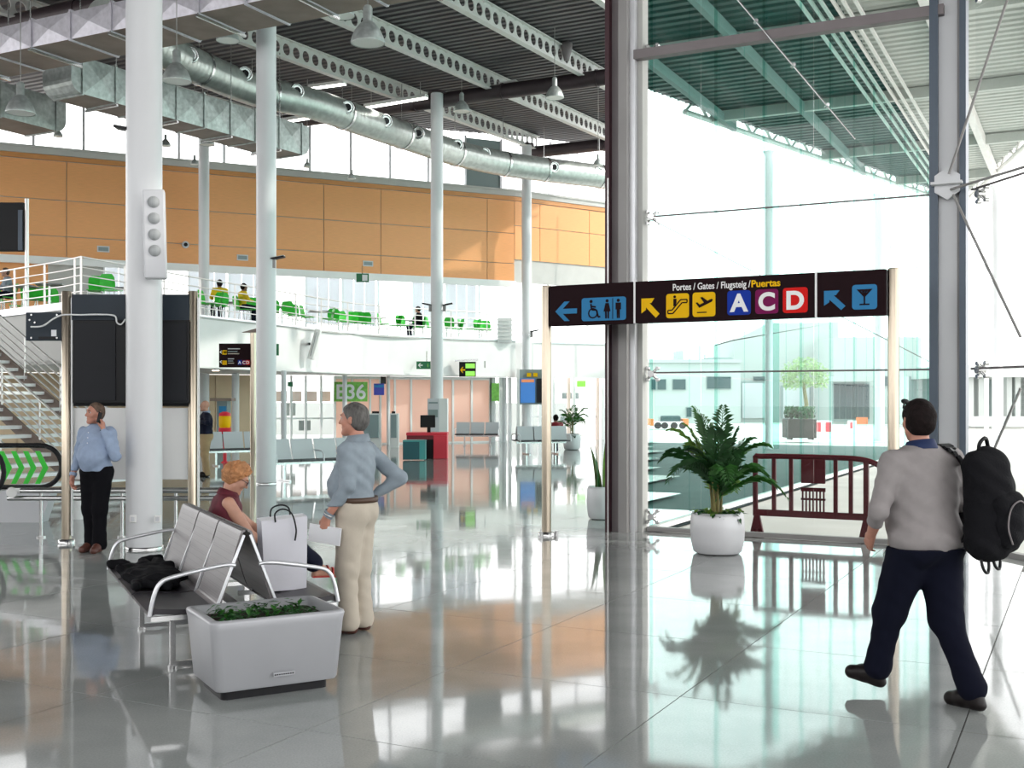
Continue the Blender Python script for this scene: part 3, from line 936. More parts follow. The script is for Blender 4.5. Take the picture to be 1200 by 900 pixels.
# ---- canopy in front of the glazed hall
canopy = struct('ceiling_canopy')
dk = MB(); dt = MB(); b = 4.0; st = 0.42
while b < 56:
    lo = max(-9.0, 5.3 - 0.27 * (57 - b)) if b > 16 else -20.0; hi = min(0.3857 * b - 0.25, 5.3 + 0.27 * (57 - b))  # near end widened out of view, to keep sun off the hall floor
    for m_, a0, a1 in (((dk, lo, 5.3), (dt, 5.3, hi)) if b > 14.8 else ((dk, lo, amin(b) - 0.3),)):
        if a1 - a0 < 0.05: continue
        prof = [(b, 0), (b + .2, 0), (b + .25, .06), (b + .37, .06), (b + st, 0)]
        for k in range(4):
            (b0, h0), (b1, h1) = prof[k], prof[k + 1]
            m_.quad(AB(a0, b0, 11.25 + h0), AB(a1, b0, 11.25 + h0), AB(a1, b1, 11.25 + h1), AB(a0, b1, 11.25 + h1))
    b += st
part('corrugated_deck', dk, 'canopy_deck', canopy, kind='stuff'); part('corrugated_deck', dt, 'canopy_reflection', canopy, kind='stuff', label='mirrored half of the deck, reflection in the glass coloured dark green')  # second deck is the canopy's reflection in the glass, built and coloured dark
for k in range(6):
    a = 5.85 - 0.23 * k
    q = MB(); q.bar(AB(a, 15.2, 10.85 + 0.04 * (k % 2)), AB(a, 55, 10.85 + 0.04 * (k % 2)), 0.07, 0.07); part('louvre_rail', q, 'beam_paint', canopy)
for b in (21, 28.5, 36, 43.5, 50):
    lo = max(-9.0, 5.3 - 0.27 * (57 - b)); hi = min(0.3857 * b - 0.3, 5.3 + 0.27 * (57 - b))
    q = MB(); q.bar(AB(lo, b, 11.05), AB(hi, b, 11.05), 0.2, 0.32); part('beam', q, 'canopy_deck', canopy)
for a in (3.3, 1.0, -1.6, -4.2):
    q = MB(); q.bar(AB(a, 15.2, 11.0), AB(a, min(56, 57 - (5.3 - a) / 0.27), 11.0), 0.22, 0.36); part('beam', q, 'beam_paint', canopy)
for a in (8.0, 10.6):
    q = MB(); q.bar(AB(a, max(15.2, (a + .3) / 0.3857), 11.0), AB(a, 57 - (a - 5.3) / 0.27, 11.0), 0.16, 0.3); part('beam', q, 'facade_grey', canopy)
for s_ in (-1, 1):
    q = MB(); e0 = (5.3 + s_ * 0.27 * 40, 17.0) if s_ < 0 else (11.4, 34.5)
    pa, pb = AB(e0[0], e0[1], 10.95), AB(5.3 + s_ * 0.3, 56, 10.95)
    q.tube([pa, pb], 0.09, 8)
    nseg = 16
    for k in range(nseg):
        p_, r_ = pa.lerp(pb, k / nseg), pa.lerp(pb, (k + 1) / nseg); mid = (p_ + r_) / 2 + Vector((0, 0, 0.45))
        q.tube(spline([p_, mid, r_], 4), 0.05, 6)
    part('edge_truss', q, 'beam_paint', canopy)

# ---- ground outside
q = MB(); q.prism([(5.2, 14.35), (5.2, 46), (5.2, 60), (-40, 60), (-40, 14.35)], (0, 0, -0.12), AB(1, 0), AB(0, 1), -0.1)
gr = MB(); gr.box((80, 120, -0.25), (400, 300, 0.2)); struct('ground', gr, 'pavement')
gd = MB(); gpts = [AB(5.3, 14.4, -0.10), AB(5.3, 46, -0.10), AB(11.5, 46, -0.10), AB(17.5, 46, -0.1)]
gd.add(gpts + [p + Vector((0, 0, 0.03)) for p in gpts], [(0, 1, 2, 3), (7, 6, 5, 4)] + [(i, (i + 1) % 4, 4 + (i + 1) % 4, 4 + i) for i in range(4)]); struct('ground_strip', gd, 'pavement_reflection')  # ground behind the screen, reflection in the glass coloured in dark green
gl_ = MB(); gpts = [AB(5.15, 14.2, -0.09), AB(5.15, 60, -0.09), AB(-30, 60, -0.09), AB(-30, 14.2, -0.09)]
gl_.add(gpts + [p + Vector((0, 0, 0.03)) for p in gpts], [(0, 1, 2, 3), (7, 6, 5, 4)] + [(i, (i + 1) % 4, 4 + (i + 1) % 4, 4 + i) for i in range(4)]); struct('ground_path', gl_, 'pavement')

# ================================================================== THINGS
UP = Vector((0, 0, 1))


def wbox(px0, py0, px1, py1, Y, d, mb=None):        # upright box whose face at distance Y fills the pixel rectangle, d deep
    a, c = P(px0, py1, Y), P(px1, py0, Y)
    mb = mb or MB()
    return mb.box(((a.x + c.x) / 2, Y + d / 2, (a.z + c.z) / 2), (c.x - a.x, d, c.z - a.z))


# ---------------- gate sign on two posts
S0 = AB(6.2, 13.15); SG = VPlane(S0, Vector((COS, -SIN, 0)))
sign = thing('gate_sign', 'long dark overhead gate sign with pictograms and letters A C D on two steel posts', 'sign', S0, TA)
SL = 4.284
for x in (0, SL):
    q = MB(); q.lathe([(0.062, 0), (0.062, 3.21), (0.058, 3.225)], (x, 0, 0), 24); po = part('post', q, 'brushed_post', sign)
    q = MB(); q.lathe([(0.11, 0), (0.11, 0.05), (0.07, 0.06)], (x, 0, 0), 24)
    for t in (0.4, 2.5, 4.6): q.cyl((x + .13 * math.cos(t), .13 * math.sin(t), 0), (x + .13 * math.cos(t), .13 * math.sin(t), .07), 0.022, n=10)
    part('base_plate', q, 'steel', po)
zt, zb_ = 3.215, 2.70
d1, d2 = SG.sz(745.5, 350)[0], SG.sz(957.5, 350)[0]
YF = -0.062
for x0, x1 in ((0.07, d1 - 0.012), (d1 + 0.012, d2 - 0.012), (d2 + 0.012, SL - 0.07)):
    q = MB(); q.box(((x0 + x1) / 2, 0, (zt + zb_) / 2), (x1 - x0, 0.12, zt - zb_)); part('panel', q, 'sign_dark', sign, bev=0.006)
for x in (d1, d2):
    q = MB(); q.box((x, 0, (zt + zb_) / 2 + 0.005), (0.024, 0.124, zt - zb_ + 0.01)); part('divider_strip', q, 'sign_white', sign)


def srect(x0, y0, x1, y1):
    k0, _ = SG.sz(x0, 350); k1, _ = SG.sz(x1, 350)
    xm = (x0 + x1) / 2
    return k0, SG.sz(xm, y1)[1], k1, SG.sz(xm, y0)[1]


def sprism(poly, d=0.004, y=YF):
    q = MB(); q.prism(poly, (0, y, 0), (1, 0, 0), (0, 0, 1), d); return q


def splate(name, px, m, r=0.035):
    k0, z0, k1, z1 = srect(*px)
    o = part(name, sprism(rrect(k0, z0, k1, z1, r), 0.006), m, sign)
    return o, (k0 + k1) / 2, (z0 + z1) / 2, k1 - k0, z1 - z0


ARW = [(-.5, 0), (-.08, .5), (.16, .5), (-.16, .13), (.5, .13), (.5, -.13), (-.16, -.13), (.16, -.5), (-.08, -.5)]


def arrow(cx, cz, sx, sz, ang, m, name='arrow_symbol'):
    c_, s_ = math.cos(ang), math.sin(ang)
    pl = [(cx + sx * (x * c_ - z * s_), cz + sz * (x * s_ + z * c_)) for x, z in ARW]
    return part(name, sprism(pl), m, sign)


k0, z0, k1, z1 = srect(653.3, 353.8, 678.5, 376.5); arrow((k0 + k1) / 2, (z0 + z1) / 2, k1 - k0, z1 - z0, 0, 'sign_blue')
k0, z0, k1, z1 = srect(753.8, 350, 774.8, 373)
def corner_arrow(k0, z0, k1, z1, m):
    w, h = k1 - k0, z1 - z0
    pl = [(0, 1), (.72, 1), (.55, .76), (.45, .76), (1, .2), (.8, 0), (.25, .55), (.25, .42), (0, .25)]
    part('arrow_symbol', sprism([(k0 + x * w, z0 + z * h) for x, z in pl]), m, sign)
corner_arrow(k0, z0, k1, z1, 'sign_yellow')
corner_arrow(*srect(967, 341, 992, 364), 'sign_blue')
Y2 = YF - 0.006


def ring(cx, cz, r, w, t0=0, t1=360, n=16):
    a = [(cx + r * math.cos(math.radians(t0 + (t1 - t0) * i / n)), cz + r * math.sin(math.radians(t0 + (t1 - t0) * i / n))) for i in range(n + 1)]
    b_ = [(cx + (r - w) * math.cos(math.radians(t0 + (t1 - t0) * i / n)), cz + (r - w) * math.sin(math.radians(t0 + (t1 - t0) * i / n))) for i in range(n + 1)]
    return [[a[i], a[i + 1], b_[i + 1], b_[i]] for i in range(n)]


def strokes(lst, w):
    out = []
    for (x0, z0), (x1, z1) in lst:
        d = Vector((x1 - x0, z1 - z0)).normalized(); nx, nz = -d.y * w / 2, d.x * w / 2
        out.append([(x0 + nx, z0 + nz), (x1 + nx, z1 + nz), (x1 - nx, z1 - nz), (x0 - nx, z0 - nz)])
    return out


def disc(cx, cz, r, n=14): return [(cx + r * math.cos(2 * math.pi * i / n), cz + r * math.sin(2 * math.pi * i / n)) for i in range(n)]


def glyph(name, polys, plate, cx, cz, s, m='sign_dark'):
    q = MB()
    for pl in polys: q.prism([(cx + x * s, cz + z * s) for x, z in pl], (0, Y2, 0), (1, 0, 0), (0, 0, 1), 0.004)
    part(name, q, m, plate)


pl_, cx, cz, w, h = splate('pictogram_plate', (684.1, 348.9, 735.9, 376), 'sign_blue')
glyph('wheelchair_symbol', ring(0.02, -.18, .24, .06) + [disc(-.07, .36, .075)] + strokes([((-.08, .25), (-.04, -.02)), ((-.04, -.02), (.2, -.04)), ((.2, -.04), (.28, -.36)), ((.28, -.36), (.38, -.34)), ((-.08, .14), (.16, .1))], .075), pl_, cx - w * .25, cz, h * .95)
man_ = [disc(0, .36, .075), [(-.13, .26), (.13, .26), (.13, -.05), (.08, -.05), (.07, -.44), (.01, -.44), (.0, -.05), (-.01, -.44), (-.07, -.44), (-.08, -.05), (-.13, -.05)]]
wom_ = [disc(0, .36, .075), [(-.08, .26), (.08, .26), (.17, -.12), (.1, -.12), (.09, -.44), (.02, -.44), (.02, -.12), (-.02, -.12), (-.02, -.44), (-.09, -.44), (-.1, -.12), (-.17, -.12)]]
glyph('woman_symbol', wom_, pl_, cx + w * .08, cz, h * .95)
glyph('divider_symbol', [[(-.015, -.46), (.015, -.46), (.015, .46), (-.015, .46)]], pl_, cx + w * .205, cz, h * .95)
glyph('man_symbol', man_, pl_, cx + w * .33, cz, h * .95)
pl_, cx, cz, w, h = splate('pictogram_plate', (782.8, 344.5, 809.4, 373), 'sign_yellow')
glyph('escalator_symbol', strokes([((-.42, -.32), (-.2, -.32)), ((-.2, -.32), (.2, .12)), ((.2, .12), (.42, .12)), ((-.42, -.18), (-.24, -.18)), ((-.24, -.18), (.14, .25)), ((.14, .25), (.42, .25)), ((.42, .12), (.42, .25)), ((-.42, -.32), (-.42, -.18))], .05) + [disc(-.12, .38, .06), [(-.18, .3), (-.04, .3), (-.04, .12), (-.1, .0), (-.18, -.02)]], pl_, cx, cz, w)
pl_, cx, cz, w, h = splate('pictogram_plate', (813.6, 343, 840.2, 371.5), 'sign_yellow')
glyph('aeroplane_symbol', [[(-.36, .08), (-.28, .1), (-.18, .0), (.0, .08), (-.16, .3), (-.06, .32), (.16, .15), (.34, .23), (.4, .18), (.34, .1), (-.2, -.14)], [(-.3, -.36), (.12, -.36), (.12, -.31), (-.3, -.31)]], pl_, cx, cz, w)
for ch, px, m in (('A', (854.2, 341, 881.5, 369.5), 'sign_navy'), ('C', (886.8, 339.5, 913.7, 368), 'sign_magenta'), ('D', (919, 337.5, 948, 367), 'sign_red')):
    pl_, cx, cz, w, h = splate('letter_plate', px, m)
    t = text_mb(ch, h * 0.98, 0.011, 0.004)
    xs = [p.x for p in t.v]; zs = [p.z for p in t.v]
    t = moved(t, Matrix.Translation((cx - (max(xs) + min(xs)) / 2, Y2 - 0.002, cz - (max(zs) + min(zs)) / 2))); part('letter', t, 'sign_white', pl_)
pl_, cx, cz, w, h = splate('pictogram_plate', (999.8, 334, 1029, 363), 'sign_blue')
glyph('glass_symbol', [[(-.32, .32), (.32, .32), (.03, .0), (.03, -.28), (.2, -.28), (.2, -.34), (-.2, -.34), (-.2, -.28), (-.03, -.28), (-.03, .0)], ], pl_, cx, cz, w)
glyph('glass_symbol', [[(-.17, .25), (.17, .25), (.1, .17), (-.1, .17)]], pl_, cx, cz, w, 'sign_blue')


def fit_text(txt, k0, k1, z, m, bold):
    t = text_mb(txt, 0.12, bold, 0.004); xs = [p.x for p in t.v]; s_ = (k1 - k0) / (max(xs) - min(xs))
    t = moved(t, Matrix.Translation((k0, YF - 0.002, z)) @ Matrix.Diagonal((s_, 1, max(s_, 0.95), 1)) @ Matrix.Translation((-min(xs), 0, 0)))
    part('lettering', t, m, sign)


fit_text('Portes / Gates / Flugsteig /', SG.sz(790.5, 336)[0], SG.sz(881.3, 336)[0], SG.sz(835, 339)[1], 'sign_white', 0.0016)
fit_text('Puertas', SG.sz(882.3, 336)[0], SG.sz(916, 336)[0], SG.sz(900, 336.2)[1], 'sign_yellow', 0.003)

# ---------------- bench, two rows back to back
BO = Vector((-1.69, 7.19, 0)); BRZ = math.radians(26.1)
BU, BE = Vector((0.898, 0.44, 0)), Vector((-0.44, 0.898, 0))
bench = thing('bench', 'double sided steel bench of six perforated grey backs and black seats', 'bench', BO, BRZ)
PITCH = 0.715


def swept(prof, y0, y1, t):                         # (x,z) profile swept along y with thickness
    q = MB(); m = len(prof); off = []
    for i in range(m):
        a = Vector(prof[max(0, i - 1)]); b_ = Vector(prof[min(m - 1, i + 1)]); d = (b_ - a).normalized(); off.append(Vector((-d.y, d.x)) * t)
    vs = []
    for y in (y0, y1):
        for i in range(m): vs.append((prof[i][0], y, prof[i][1]))
        for i in range(m): vs.append((prof[i][0] + off[i].x, y, prof[i][1] + off[i].y))
    k = 2 * m; fs = []
    for i in range(m - 1):
        fs += [(i, i + 1, k + i + 1, k + i), (m + i, k + m + i, k + m + i + 1, m + i + 1), (i, m + i, m + i + 1, i + 1), (k + i, k + i + 1, k + m + i + 1, k + m + i)]
    fs += [(0, k, k + m, m), (m - 1, 2 * m - 1, k + 2 * m - 1, k + m - 1)]
    q.add(vs, fs, False); return q


for sd in (-1, 1):
    for i in range(3):
        y0, y1 = 0.02 + i * PITCH, 0.02 + i * PITCH + PITCH - 0.035
        bp = spline([(sd * 0.012, 0.905, 0), (sd * 0.03, 0.885, 0), (sd * 0.09, 0.68, 0), (sd * 0.145, 0.50, 0), (sd * 0.175, 0.44, 0), (sd * 0.23, 0.418, 0)], 3)
        part('backrest', swept([(p.x, p.y) for p in bp], y0, y1, 0.014 * sd), 'perf_seat', bench)
        sp = [(sd * 0.20, 0.405), (sd * 0.30, 0.40), (sd * 0.56, 0.425), (sd * 0.60, 0.412)]
        part('seat', swept(sp, y0, y1, 0.035 * sd), 'seat_pad', bench)
    for y in (0.0, 3 * PITCH):
        path = spline([(sd * 0.075, y, 0.70), (sd * 0.16, y, 0.705), (sd * 0.45, y, 0.655), (sd * 0.535, y, 0.62), (sd * 0.575, y, 0.54), (sd * 0.60, y, 0.42)], 4)
        q = MB(); q.tube(path, 0.0135, 10); part('armrest', q, 'alu', bench)
    for i in (0, 1, 2, 3):
        q = MB(); q.bar((sd * 0.02, i * PITCH + 0.005, 0.89), (sd * 0.20, i * PITCH + 0.005, 0.42), 0.016, 0.016, (0, 1, 0)); part('back_strut', q, 'alu', bench)
        q = MB(); q.bar((sd * 0.10, i * PITCH + 0.005, 0.40), (sd * 0.59, i * PITCH + 0.005, 0.40), 0.02, 0.03); part('seat_bracket', q, 'steel', bench)
q = MB(); q.bar((0, 0.05, 0.36), (0, 3 * PITCH - 0.05, 0.36), 0.08, 0.06); part('support_beam', q, 'steel', bench)
for y in (0.38, 3 * PITCH - 0.38):
    q = MB()
    q.bar((-0.40, y, 0.30), (0.40, y, 0.30), 0.035, 0.03)
    q.bar((0, y, 0.27), (0, y, 0.36), 0.06, 0.06, (0, 1, 0))
    q.bar((-0.40, y, 0.03), (0.40, y, 0.03), 0.035, 0.03)
    for x in (-0.40, 0.40):
        q.bar((x, y, 0.02), (x, y, 0.31), 0.035, 0.03, (0, 1, 0)); q.cyl((x, y, 0.0), (x, y, 0.02), 0.03, n=12)
    part('leg', q, 'steel', bench)


def bl(x, y, z=0.0): return BO + BU * x + BE * y + Vector((0, 0, z))


# ---------------- shopping bag on the bench
bag = thing('shopping_bag', 'tall white paper carrier bag with black cord handles standing on the bench', 'bag', bl(0.36, 0.50, 0.446), BRZ)
q = MB()
bw, bd, bh = 0.145, 0.085, 0.50
vs = [(-bw, -bd, 0), (bw, -bd, 0), (bw, bd, 0), (-bw, bd, 0), (-bw - .02, -bd + .015, bh - .02), (bw + .01, -bd + .02, bh), (bw + .015, bd - .02, bh + .01), (-bw - .02, bd - .015, bh - .01)]
cr = [(bw - 0.015, 0, bh * .42), (-bw + 0.005, 0, bh * .45)]
q.add(vs + cr, [(0, 3, 2, 1), (0, 1, 5, 4), (2, 3, 7, 6), (1, 2, 8), (2, 6, 8), (6, 5, 8), (5, 1, 8), (3, 0, 9), (0, 4, 9), (4, 7, 9), (7, 3, 9)], False)
part('body', q, 'bag_paper', bag)
q = MB(); q.quad((-bw - .018, -bd + .017, bh - .022), (bw + .008, -bd + .022, bh - .002), (bw + .01, bd - .022, bh + .006), (-bw - .018, bd - .017, bh - .012)); part('tissue', q, 'paper', bag)
for y, dr in ((-0.075, -1), (0.07, 1)):
    q = MB(); q.tube(spline([(-0.07, y, bh - .03), (-0.075, y - .01, bh + .03), (-0.03, y - .03, bh + .06), (0.03, y - .045, bh + .03), (0.065, y - .03, bh - .08), (0.06, y - .02, bh - .16)] if dr < 0 else [(-0.07, y, bh - .02), (-.06, y, bh + .05), (0, y - .02, bh + .075), (.06, y, bh + .05), (.07, y, bh - .02)], 5), 0.006, 6); part('handle', q, 'black', bag)

# ---------------- planter in front of the bench
PLO = Vector((-1.515, 6.905, 0))
planter = thing('trough_planter', 'silver rectangular trough planter with low green plants at bench end', 'planter', PLO, math.radians(30))


def rr3(hx, hy, r, z, n=5): return [(x, y, z) for x, y in rrect(-hx, -hy, hx, hy, r, n)]


def loft(rings, capb=True, capt=True):
    q = MB(); n = len(rings[0]); vs = [p for r_ in rings for p in r_]; fs = []
    for j in range(len(rings) - 1):
        for i in range(n): fs.append((j * n + i, j * n + (i + 1) % n, (j + 1) * n + (i + 1) % n, (j + 1) * n + i))
    q.add(vs, fs, True)
    if capb: q.add(rings[0], [tuple(reversed(range(n)))], False)
    if capt: q.add(rings[-1], [tuple(range(n))], False)
    return q


hx, hy = 0.415, 0.31
part('body', loft([rr3(hx - .05, hy - .04, .045, .06), rr3(hx - .04, hy - .03, .05, .075), rr3(hx - .008, hy - .008, .055, .42), rr3(hx, hy, .055, .46), rr3(hx - .006, hy - .006, .05, .475), rr3(hx - .024, hy - .024, .04, .478)], capt=False), 'planter', planter)
part('rim', loft([rr3(hx - .024, hy - .024, .04, .478), rr3(hx - .055, hy - .055, .04, .470), rr3(hx - .06, hy - .06, .04, .36)], False, False), 'planter_rim', planter)
part('soil', loft([rr3(hx - .062, hy - .062, .04, .39), rr3(hx - .062, hy - .062, .04, .425)]), 'soil', planter)
part('foot', loft([rr3(hx - .09, hy - .09, .04, 0.0), rr3(hx - .09, hy - .09, .04, .062)]), 'black', planter)
q = MB(); q.box((0.02, -hy + 0.008, 0.135), (0.13, 0.012, 0.022)); pt = part('label_plate', q, 'planter', planter)
q = MB()
for k in range(9): q.box((-0.035 + k * 0.0135, -hy + 0.001, 0.135), (0.009, 0.002, 0.007))
part('label_print', q, 'black', pt)


def leafy(n, fx, rng, s0, s1, z0, mbs=None):
    q = MB()
    for _ in range(n):
        x, y = fx(rng); z = z0 + rng.random() * 0.05
        yaw = rng.random() * 6.28; pit = rng.uniform(-0.2, 1.0); s = rng.uniform(s0, s1)
        M = Matrix.Translation((x, y, z)) @ Matrix.Rotation(yaw, 4, 'Z') @ Matrix.Rotation(pit, 4, 'Y')
        q.add([M @ Vector(p) for p in ((0, 0, 0), (s * .5, -s * .28, s * .04), (s, 0, -s * .08), (s * .5, s * .28, s * .04), (s * .5, 0, -s * .03))], [(0, 1, 4), (1, 2, 4), (2, 3, 4), (3, 0, 4)], False)
    return q


part('foliage', leafy(320, lambda r: (r.uniform(-.29, .29), r.uniform(-.21, .21)), R, .03, .07, .425), 'leaf_dark', planter, kind='stuff')
part('foliage', leafy(90, lambda r: (r.uniform(-.29, .29), r.uniform(-.21, .21)), R, .03, .06, .45), 'leaf', planter, kind='stuff')

# ---------------- palms, snake plant


def pot_plant(name, label, cat, loc, r, h, group=None):
    t = thing(name, label, cat, loc, 0, group)
    q = MB(); q.lathe([(r * .80, .0), (r * .88, .02), (r * .97, h * .3), (r, h * .6), (r * .96, h * .93), (r * .90, h), (r * .84, h), (r * .84, h - .06)], (0, 0, 0.012), 36); part('pot', q, 'pot', t)
    q = MB(); q.lathe([(r * .7, 0), (r * .7, .015)], (0, 0, 0), 24); part('foot', q, 'black', t)
    q = MB(); q.lathe([(r * .84, h - .06), (r * .3, h - .04), (0.01, h - .035)], (0, 0, .012), 24); part('soil', q, 'soil', t)
    return t


def frond(L, az, el, droop, rng, nl=18, ll=0.26, base=(0, 0, 0)):
    q = MB(); d = Vector((math.cos(az), math.sin(az), 0)); pts = []
    for i in range(nl + 1):
        t = i / nl; pts.append(Vector(base) + d * (L * t * math.cos(el) + L * .12 * t * t) + Vector((0, 0, L * (t * math.sin(el) - droop * (.45 * t * t + .75 * t ** 4)))))
    q.tube(pts, [0.008 * (1 - .8 * i / nl) + .001 for i in range(nl + 1)], 5)
    for i in range(2, nl + 1):
        t = i / nl; p = pts[i]; tg = (pts[i] - pts[i - 1]).normalized(); side = tg.cross(UP).normalized()
        l_ = ll * (math.sin(math.pi * min(1, .18 + .82 * t)) * .75 + .28) * rng.uniform(.85, 1.1)
        for s_ in (-1, 1):
            dr = (tg * .75 + side * s_ * .75 + UP * rng.uniform(-.05, .25)).normalized(); w = tg.cross(dr).cross(dr).normalized() * (.0068 if not nl < 12 else .018)
            m_ = p + dr * l_ * .5 + UP * .008; e = p + dr * l_ - UP * l_ * .28
            q.add([p, m_ - w, e, m_ + w], [(0, 1, 2), (0, 2, 3)], False)
    return q


def palm(label, loc, r, h, top, n, L, seed, group=None, small=False):
    rng = random.Random(seed)
    t = pot_plant('potted_palm', label, 'plant', loc, r, h, group)
    for k in range(3 if small else 7):
        a = rng.random() * 6.28; rr = r * .25 * rng.random()
        q = MB(); q.tube([(rr * math.cos(a), rr * math.sin(a), h - .05), (rr * 1.3 * math.cos(a), rr * 1.3 * math.sin(a), h + .2), (rr * 1.8 * math.cos(a), rr * 1.8 * math.sin(a), h + .42)], [.017, .014, .010], 7); part('stem', q, 'stem', t)
    for k in range(n):
        az = k * 2.399 + rng.uniform(-.3, .3); u = (k + .5) / n
        el = math.radians(86 - 44 * u + rng.uniform(-6, 6)); ln = L * rng.uniform(.82, 1.08) * (1.08 - .22 * u); dr = .10 + .42 * u
        part('frond', frond(ln, az, el, dr, rng, 10 if small else 22, .3 if small else .24, (rng.uniform(-.03, .03), rng.uniform(-.03, .03), h + rng.uniform(.1, .38))), ('leaf_dark', 'leaf', 'leaf_dark', 'leaf', 'leaf_tip')[k % 5] if not small else 'leaf', t)
    if not small:
        def fx(r_):
            a = r_.random() * 6.28; q_ = r * .9 * math.sqrt(r_.random()); return q_ * math.cos(a), q_ * math.sin(a)
        part('ground_cover', leafy(230, fx, rng, .05, .12, h - .02), 'leaf_dark', t, kind='stuff')
        part('ground_cover', leafy(60, fx, rng, .05, .12, h + .01), 'leaf_tip', t, kind='stuff')
    else:
        def fx(r_):
            a = r_.random() * 6.28; q_ = r * .9 * math.sqrt(r_.random()); return q_ * math.cos(a), q_ * math.sin(a)
        part('ground_cover', leafy(40, fx, rng, .12, .24, h - .02), 'leaf_dark', t, kind='stuff')
    return t


palm('potted areca palm with feathery fronds in a round white pot by the glass', G(843, 650) + Vector((0, .12, 0)), .31, .46, 1.7, 27, 1.0, 14)
palm('small far palm in a white pot between the waiting seats and side glazing', G(670.5, 527), .32, .55, 1.6, 12, .95, 5, small=True)
sn = pot_plant('snake_plant', 'snake plant with upright striped leaves in a round pot beside the dark steel post', 'plant', G(706, 608), .235, .47)
for k in range(13):
    a = k * 2.4; rr = .04 + .11 * (k % 4) / 3; hh = .34 + .4 * R.random(); tw = R.random() * 3; q = MB()
    lean = Vector((math.cos(a), math.sin(a), 0)) * .12; vs = []
    for i in range(6):
        t_ = i / 5; w = .032 * (1 - t_ ** 3) + .004 * (1 - t_); c = Vector((rr * math.cos(a), rr * math.sin(a), .42)) + lean * t_ * t_ + UP * hh * t_; s_ = Vector((math.cos(tw + .5 * t_), math.sin(tw + .5 * t_), 0))
        vs += [c - s_ * w, c + Vector((-s_.y, s_.x, 0)) * .008, c + s_ * w]
    q.add(vs, [f for i in range(5) for f in ((i * 3, i * 3 + 1, i * 3 + 4, i * 3 + 3), (i * 3 + 1, i * 3 + 2, i * 3 + 5, i * 3 + 4))], True)
    part('leaf', q, ('leaf_stripe', 'leaf_dark', 'leaf_tip')[k % 3], sn)

# ---------------- crowd barrier outside the glass
BAR0 = GL.w(GL.sz(872, 600)[0], -0.06, -0.45)
barrier = thing('crowd_barrier', 'dark red plastic crowd barrier standing outside behind the glass front', 'barrier', BAR0, TA)
bw_ = GL.sz(1030, 600)[0] - GL.sz(872, 600)[0]; bw_ *= 1.03
q = MB(); q.tube(spline([(0.03, 0, .34), (0.03, 0, 1.02), (0.10, 0, 1.07), (bw_ * .5, 0, 1.075), (bw_ * .80, 0, 1.06), (bw_ * .95, 0, .97), (bw_ * .99, 0, .86), (bw_ * .99, 0, .42), (bw_ * .93, 0, .36), (bw_ * .82, 0, .33)], 5), .036, 8); part('frame', q, 'dark_red', barrier)
q = MB(); q.bar((0.0, 0, .33), (bw_ * .98, 0, .33), .05, .085); part('bottom_rail', q, 'dark_red', barrier)
for x in (.16, .29, .62, .73):
    q = MB(); q.bar((bw_ * x, 0, .35), (bw_ * x, 0, 1.07), .05, .045, (0, 1, 0)); part('upright', q, 'dark_red', barrier)
q = MB(); q.bar((bw_ * .84, 0, .0), (bw_ * .84, 0, 1.05), .06, .075, (0, 1, 0)); part('upright', q, 'dark_red', barrier)
q = MB(); q.box((bw_ * .455, 0, .90), (bw_ * .18, .04, .33)); part('sign_plate', q, 'dark_red', barrier, bev=.01)
q = MB(); q.box((bw_ * .455, 0, .655), (bw_ * .18, .035, .05)); q.box((bw_ * .455, 0, .53), (bw_ * .18, .035, .025))
for k in range(7): q.box((bw_ * (.455 + (k - 3) * .026), 0, .49), (.018, .035, .28))
part('slotted_panel', q, 'dark_red', barrier)
for x in (.03, .84):
    q = MB(); q.prism([(-.10, 0), (.10, 0), (.035, .30), (-.035, .30)], (bw_ * x, -.03, 0), (1, 0, 0), (0, 0, 1), -.05)
    q.prism([(-.28, 0), (.28, 0), (.20, .05), (.05, .12), (-.05, .12), (-.20, .05)], (bw_ * x - .02, 0, 0), (0, 1, 0), (0, 0, 1), .04); part('foot', q, 'dark_red', barrier)
for z in (.38, .84):
    q = MB(); q.cyl((bw_ * .99, 0, z), (bw_ * 1.05, 0, z), .03, n=10); part('hook', q, 'dark_red', barrier)

# ---------------- flight display seen from behind
Yb = 13.75
disp = thing('display_board', 'pair of dark perforated display backs hung between two steel poles', 'display', GX(150, Yb), 0)
for px in (78, 226):
    b_ = GX(px, Yb); q = MB(); q.lathe([(.058, 0), (.058, 3.07), (.05, 3.08)], b_, 20); po = part('pole', q, 'brushed_post', disp, world=True)
    q = MB(); q.lathe([(.10, 0), (.10, .05), (.06, .06)], b_, 20); part('base_plate', q, 'steel', po, world=True)
    q = MB(); q.bar(b_ + Vector((.075, -.02, .1)), b_ + Vector((.075, -.02, 3.0)), .02, .03, (0, 1, 0)); part('track', q, 'white_paint', po, world=True)
q = wbox(84, 345, 222, 375, Yb - .05, .14); part('top_cover', q, 'teal', disp, world=True); disp.children[-1].data.materials[0] = MATS['cover_dark']
for a_, c_ in ((85, 149), (152, 221.5)):
    mon = part('monitor_back', wbox(a_, 375, c_, 472.5, Yb - .08, .22), 'black', disp, world=True, bev=.01)
    part('grille', wbox(a_ + 3, 379, c_ - 3 - (11 if a_ < 100 else 0), 469, Yb - .095, .02), 'perf_dark', mon, world=True)
q = wbox(86, 472, 222, 476, Yb, .05); part('bracket', q, 'black', disp, world=True)
wb = solo('notice_board', wbox(85.5, 478, 221, 562, Yb + .02, .05), 'plaster', 'plain white board under the dark display backs', 'board', bev=.008)
sm = thing('monitor', 'small dark wall monitor seen from behind beside the left steel pole', 'monitor', P(51, 399, Yb - .02), 0)
part('case', wbox(30, 366, 72, 399, Yb - .02, .10), 'cover_dark', sm, world=True, bev=.008)
q = MB()
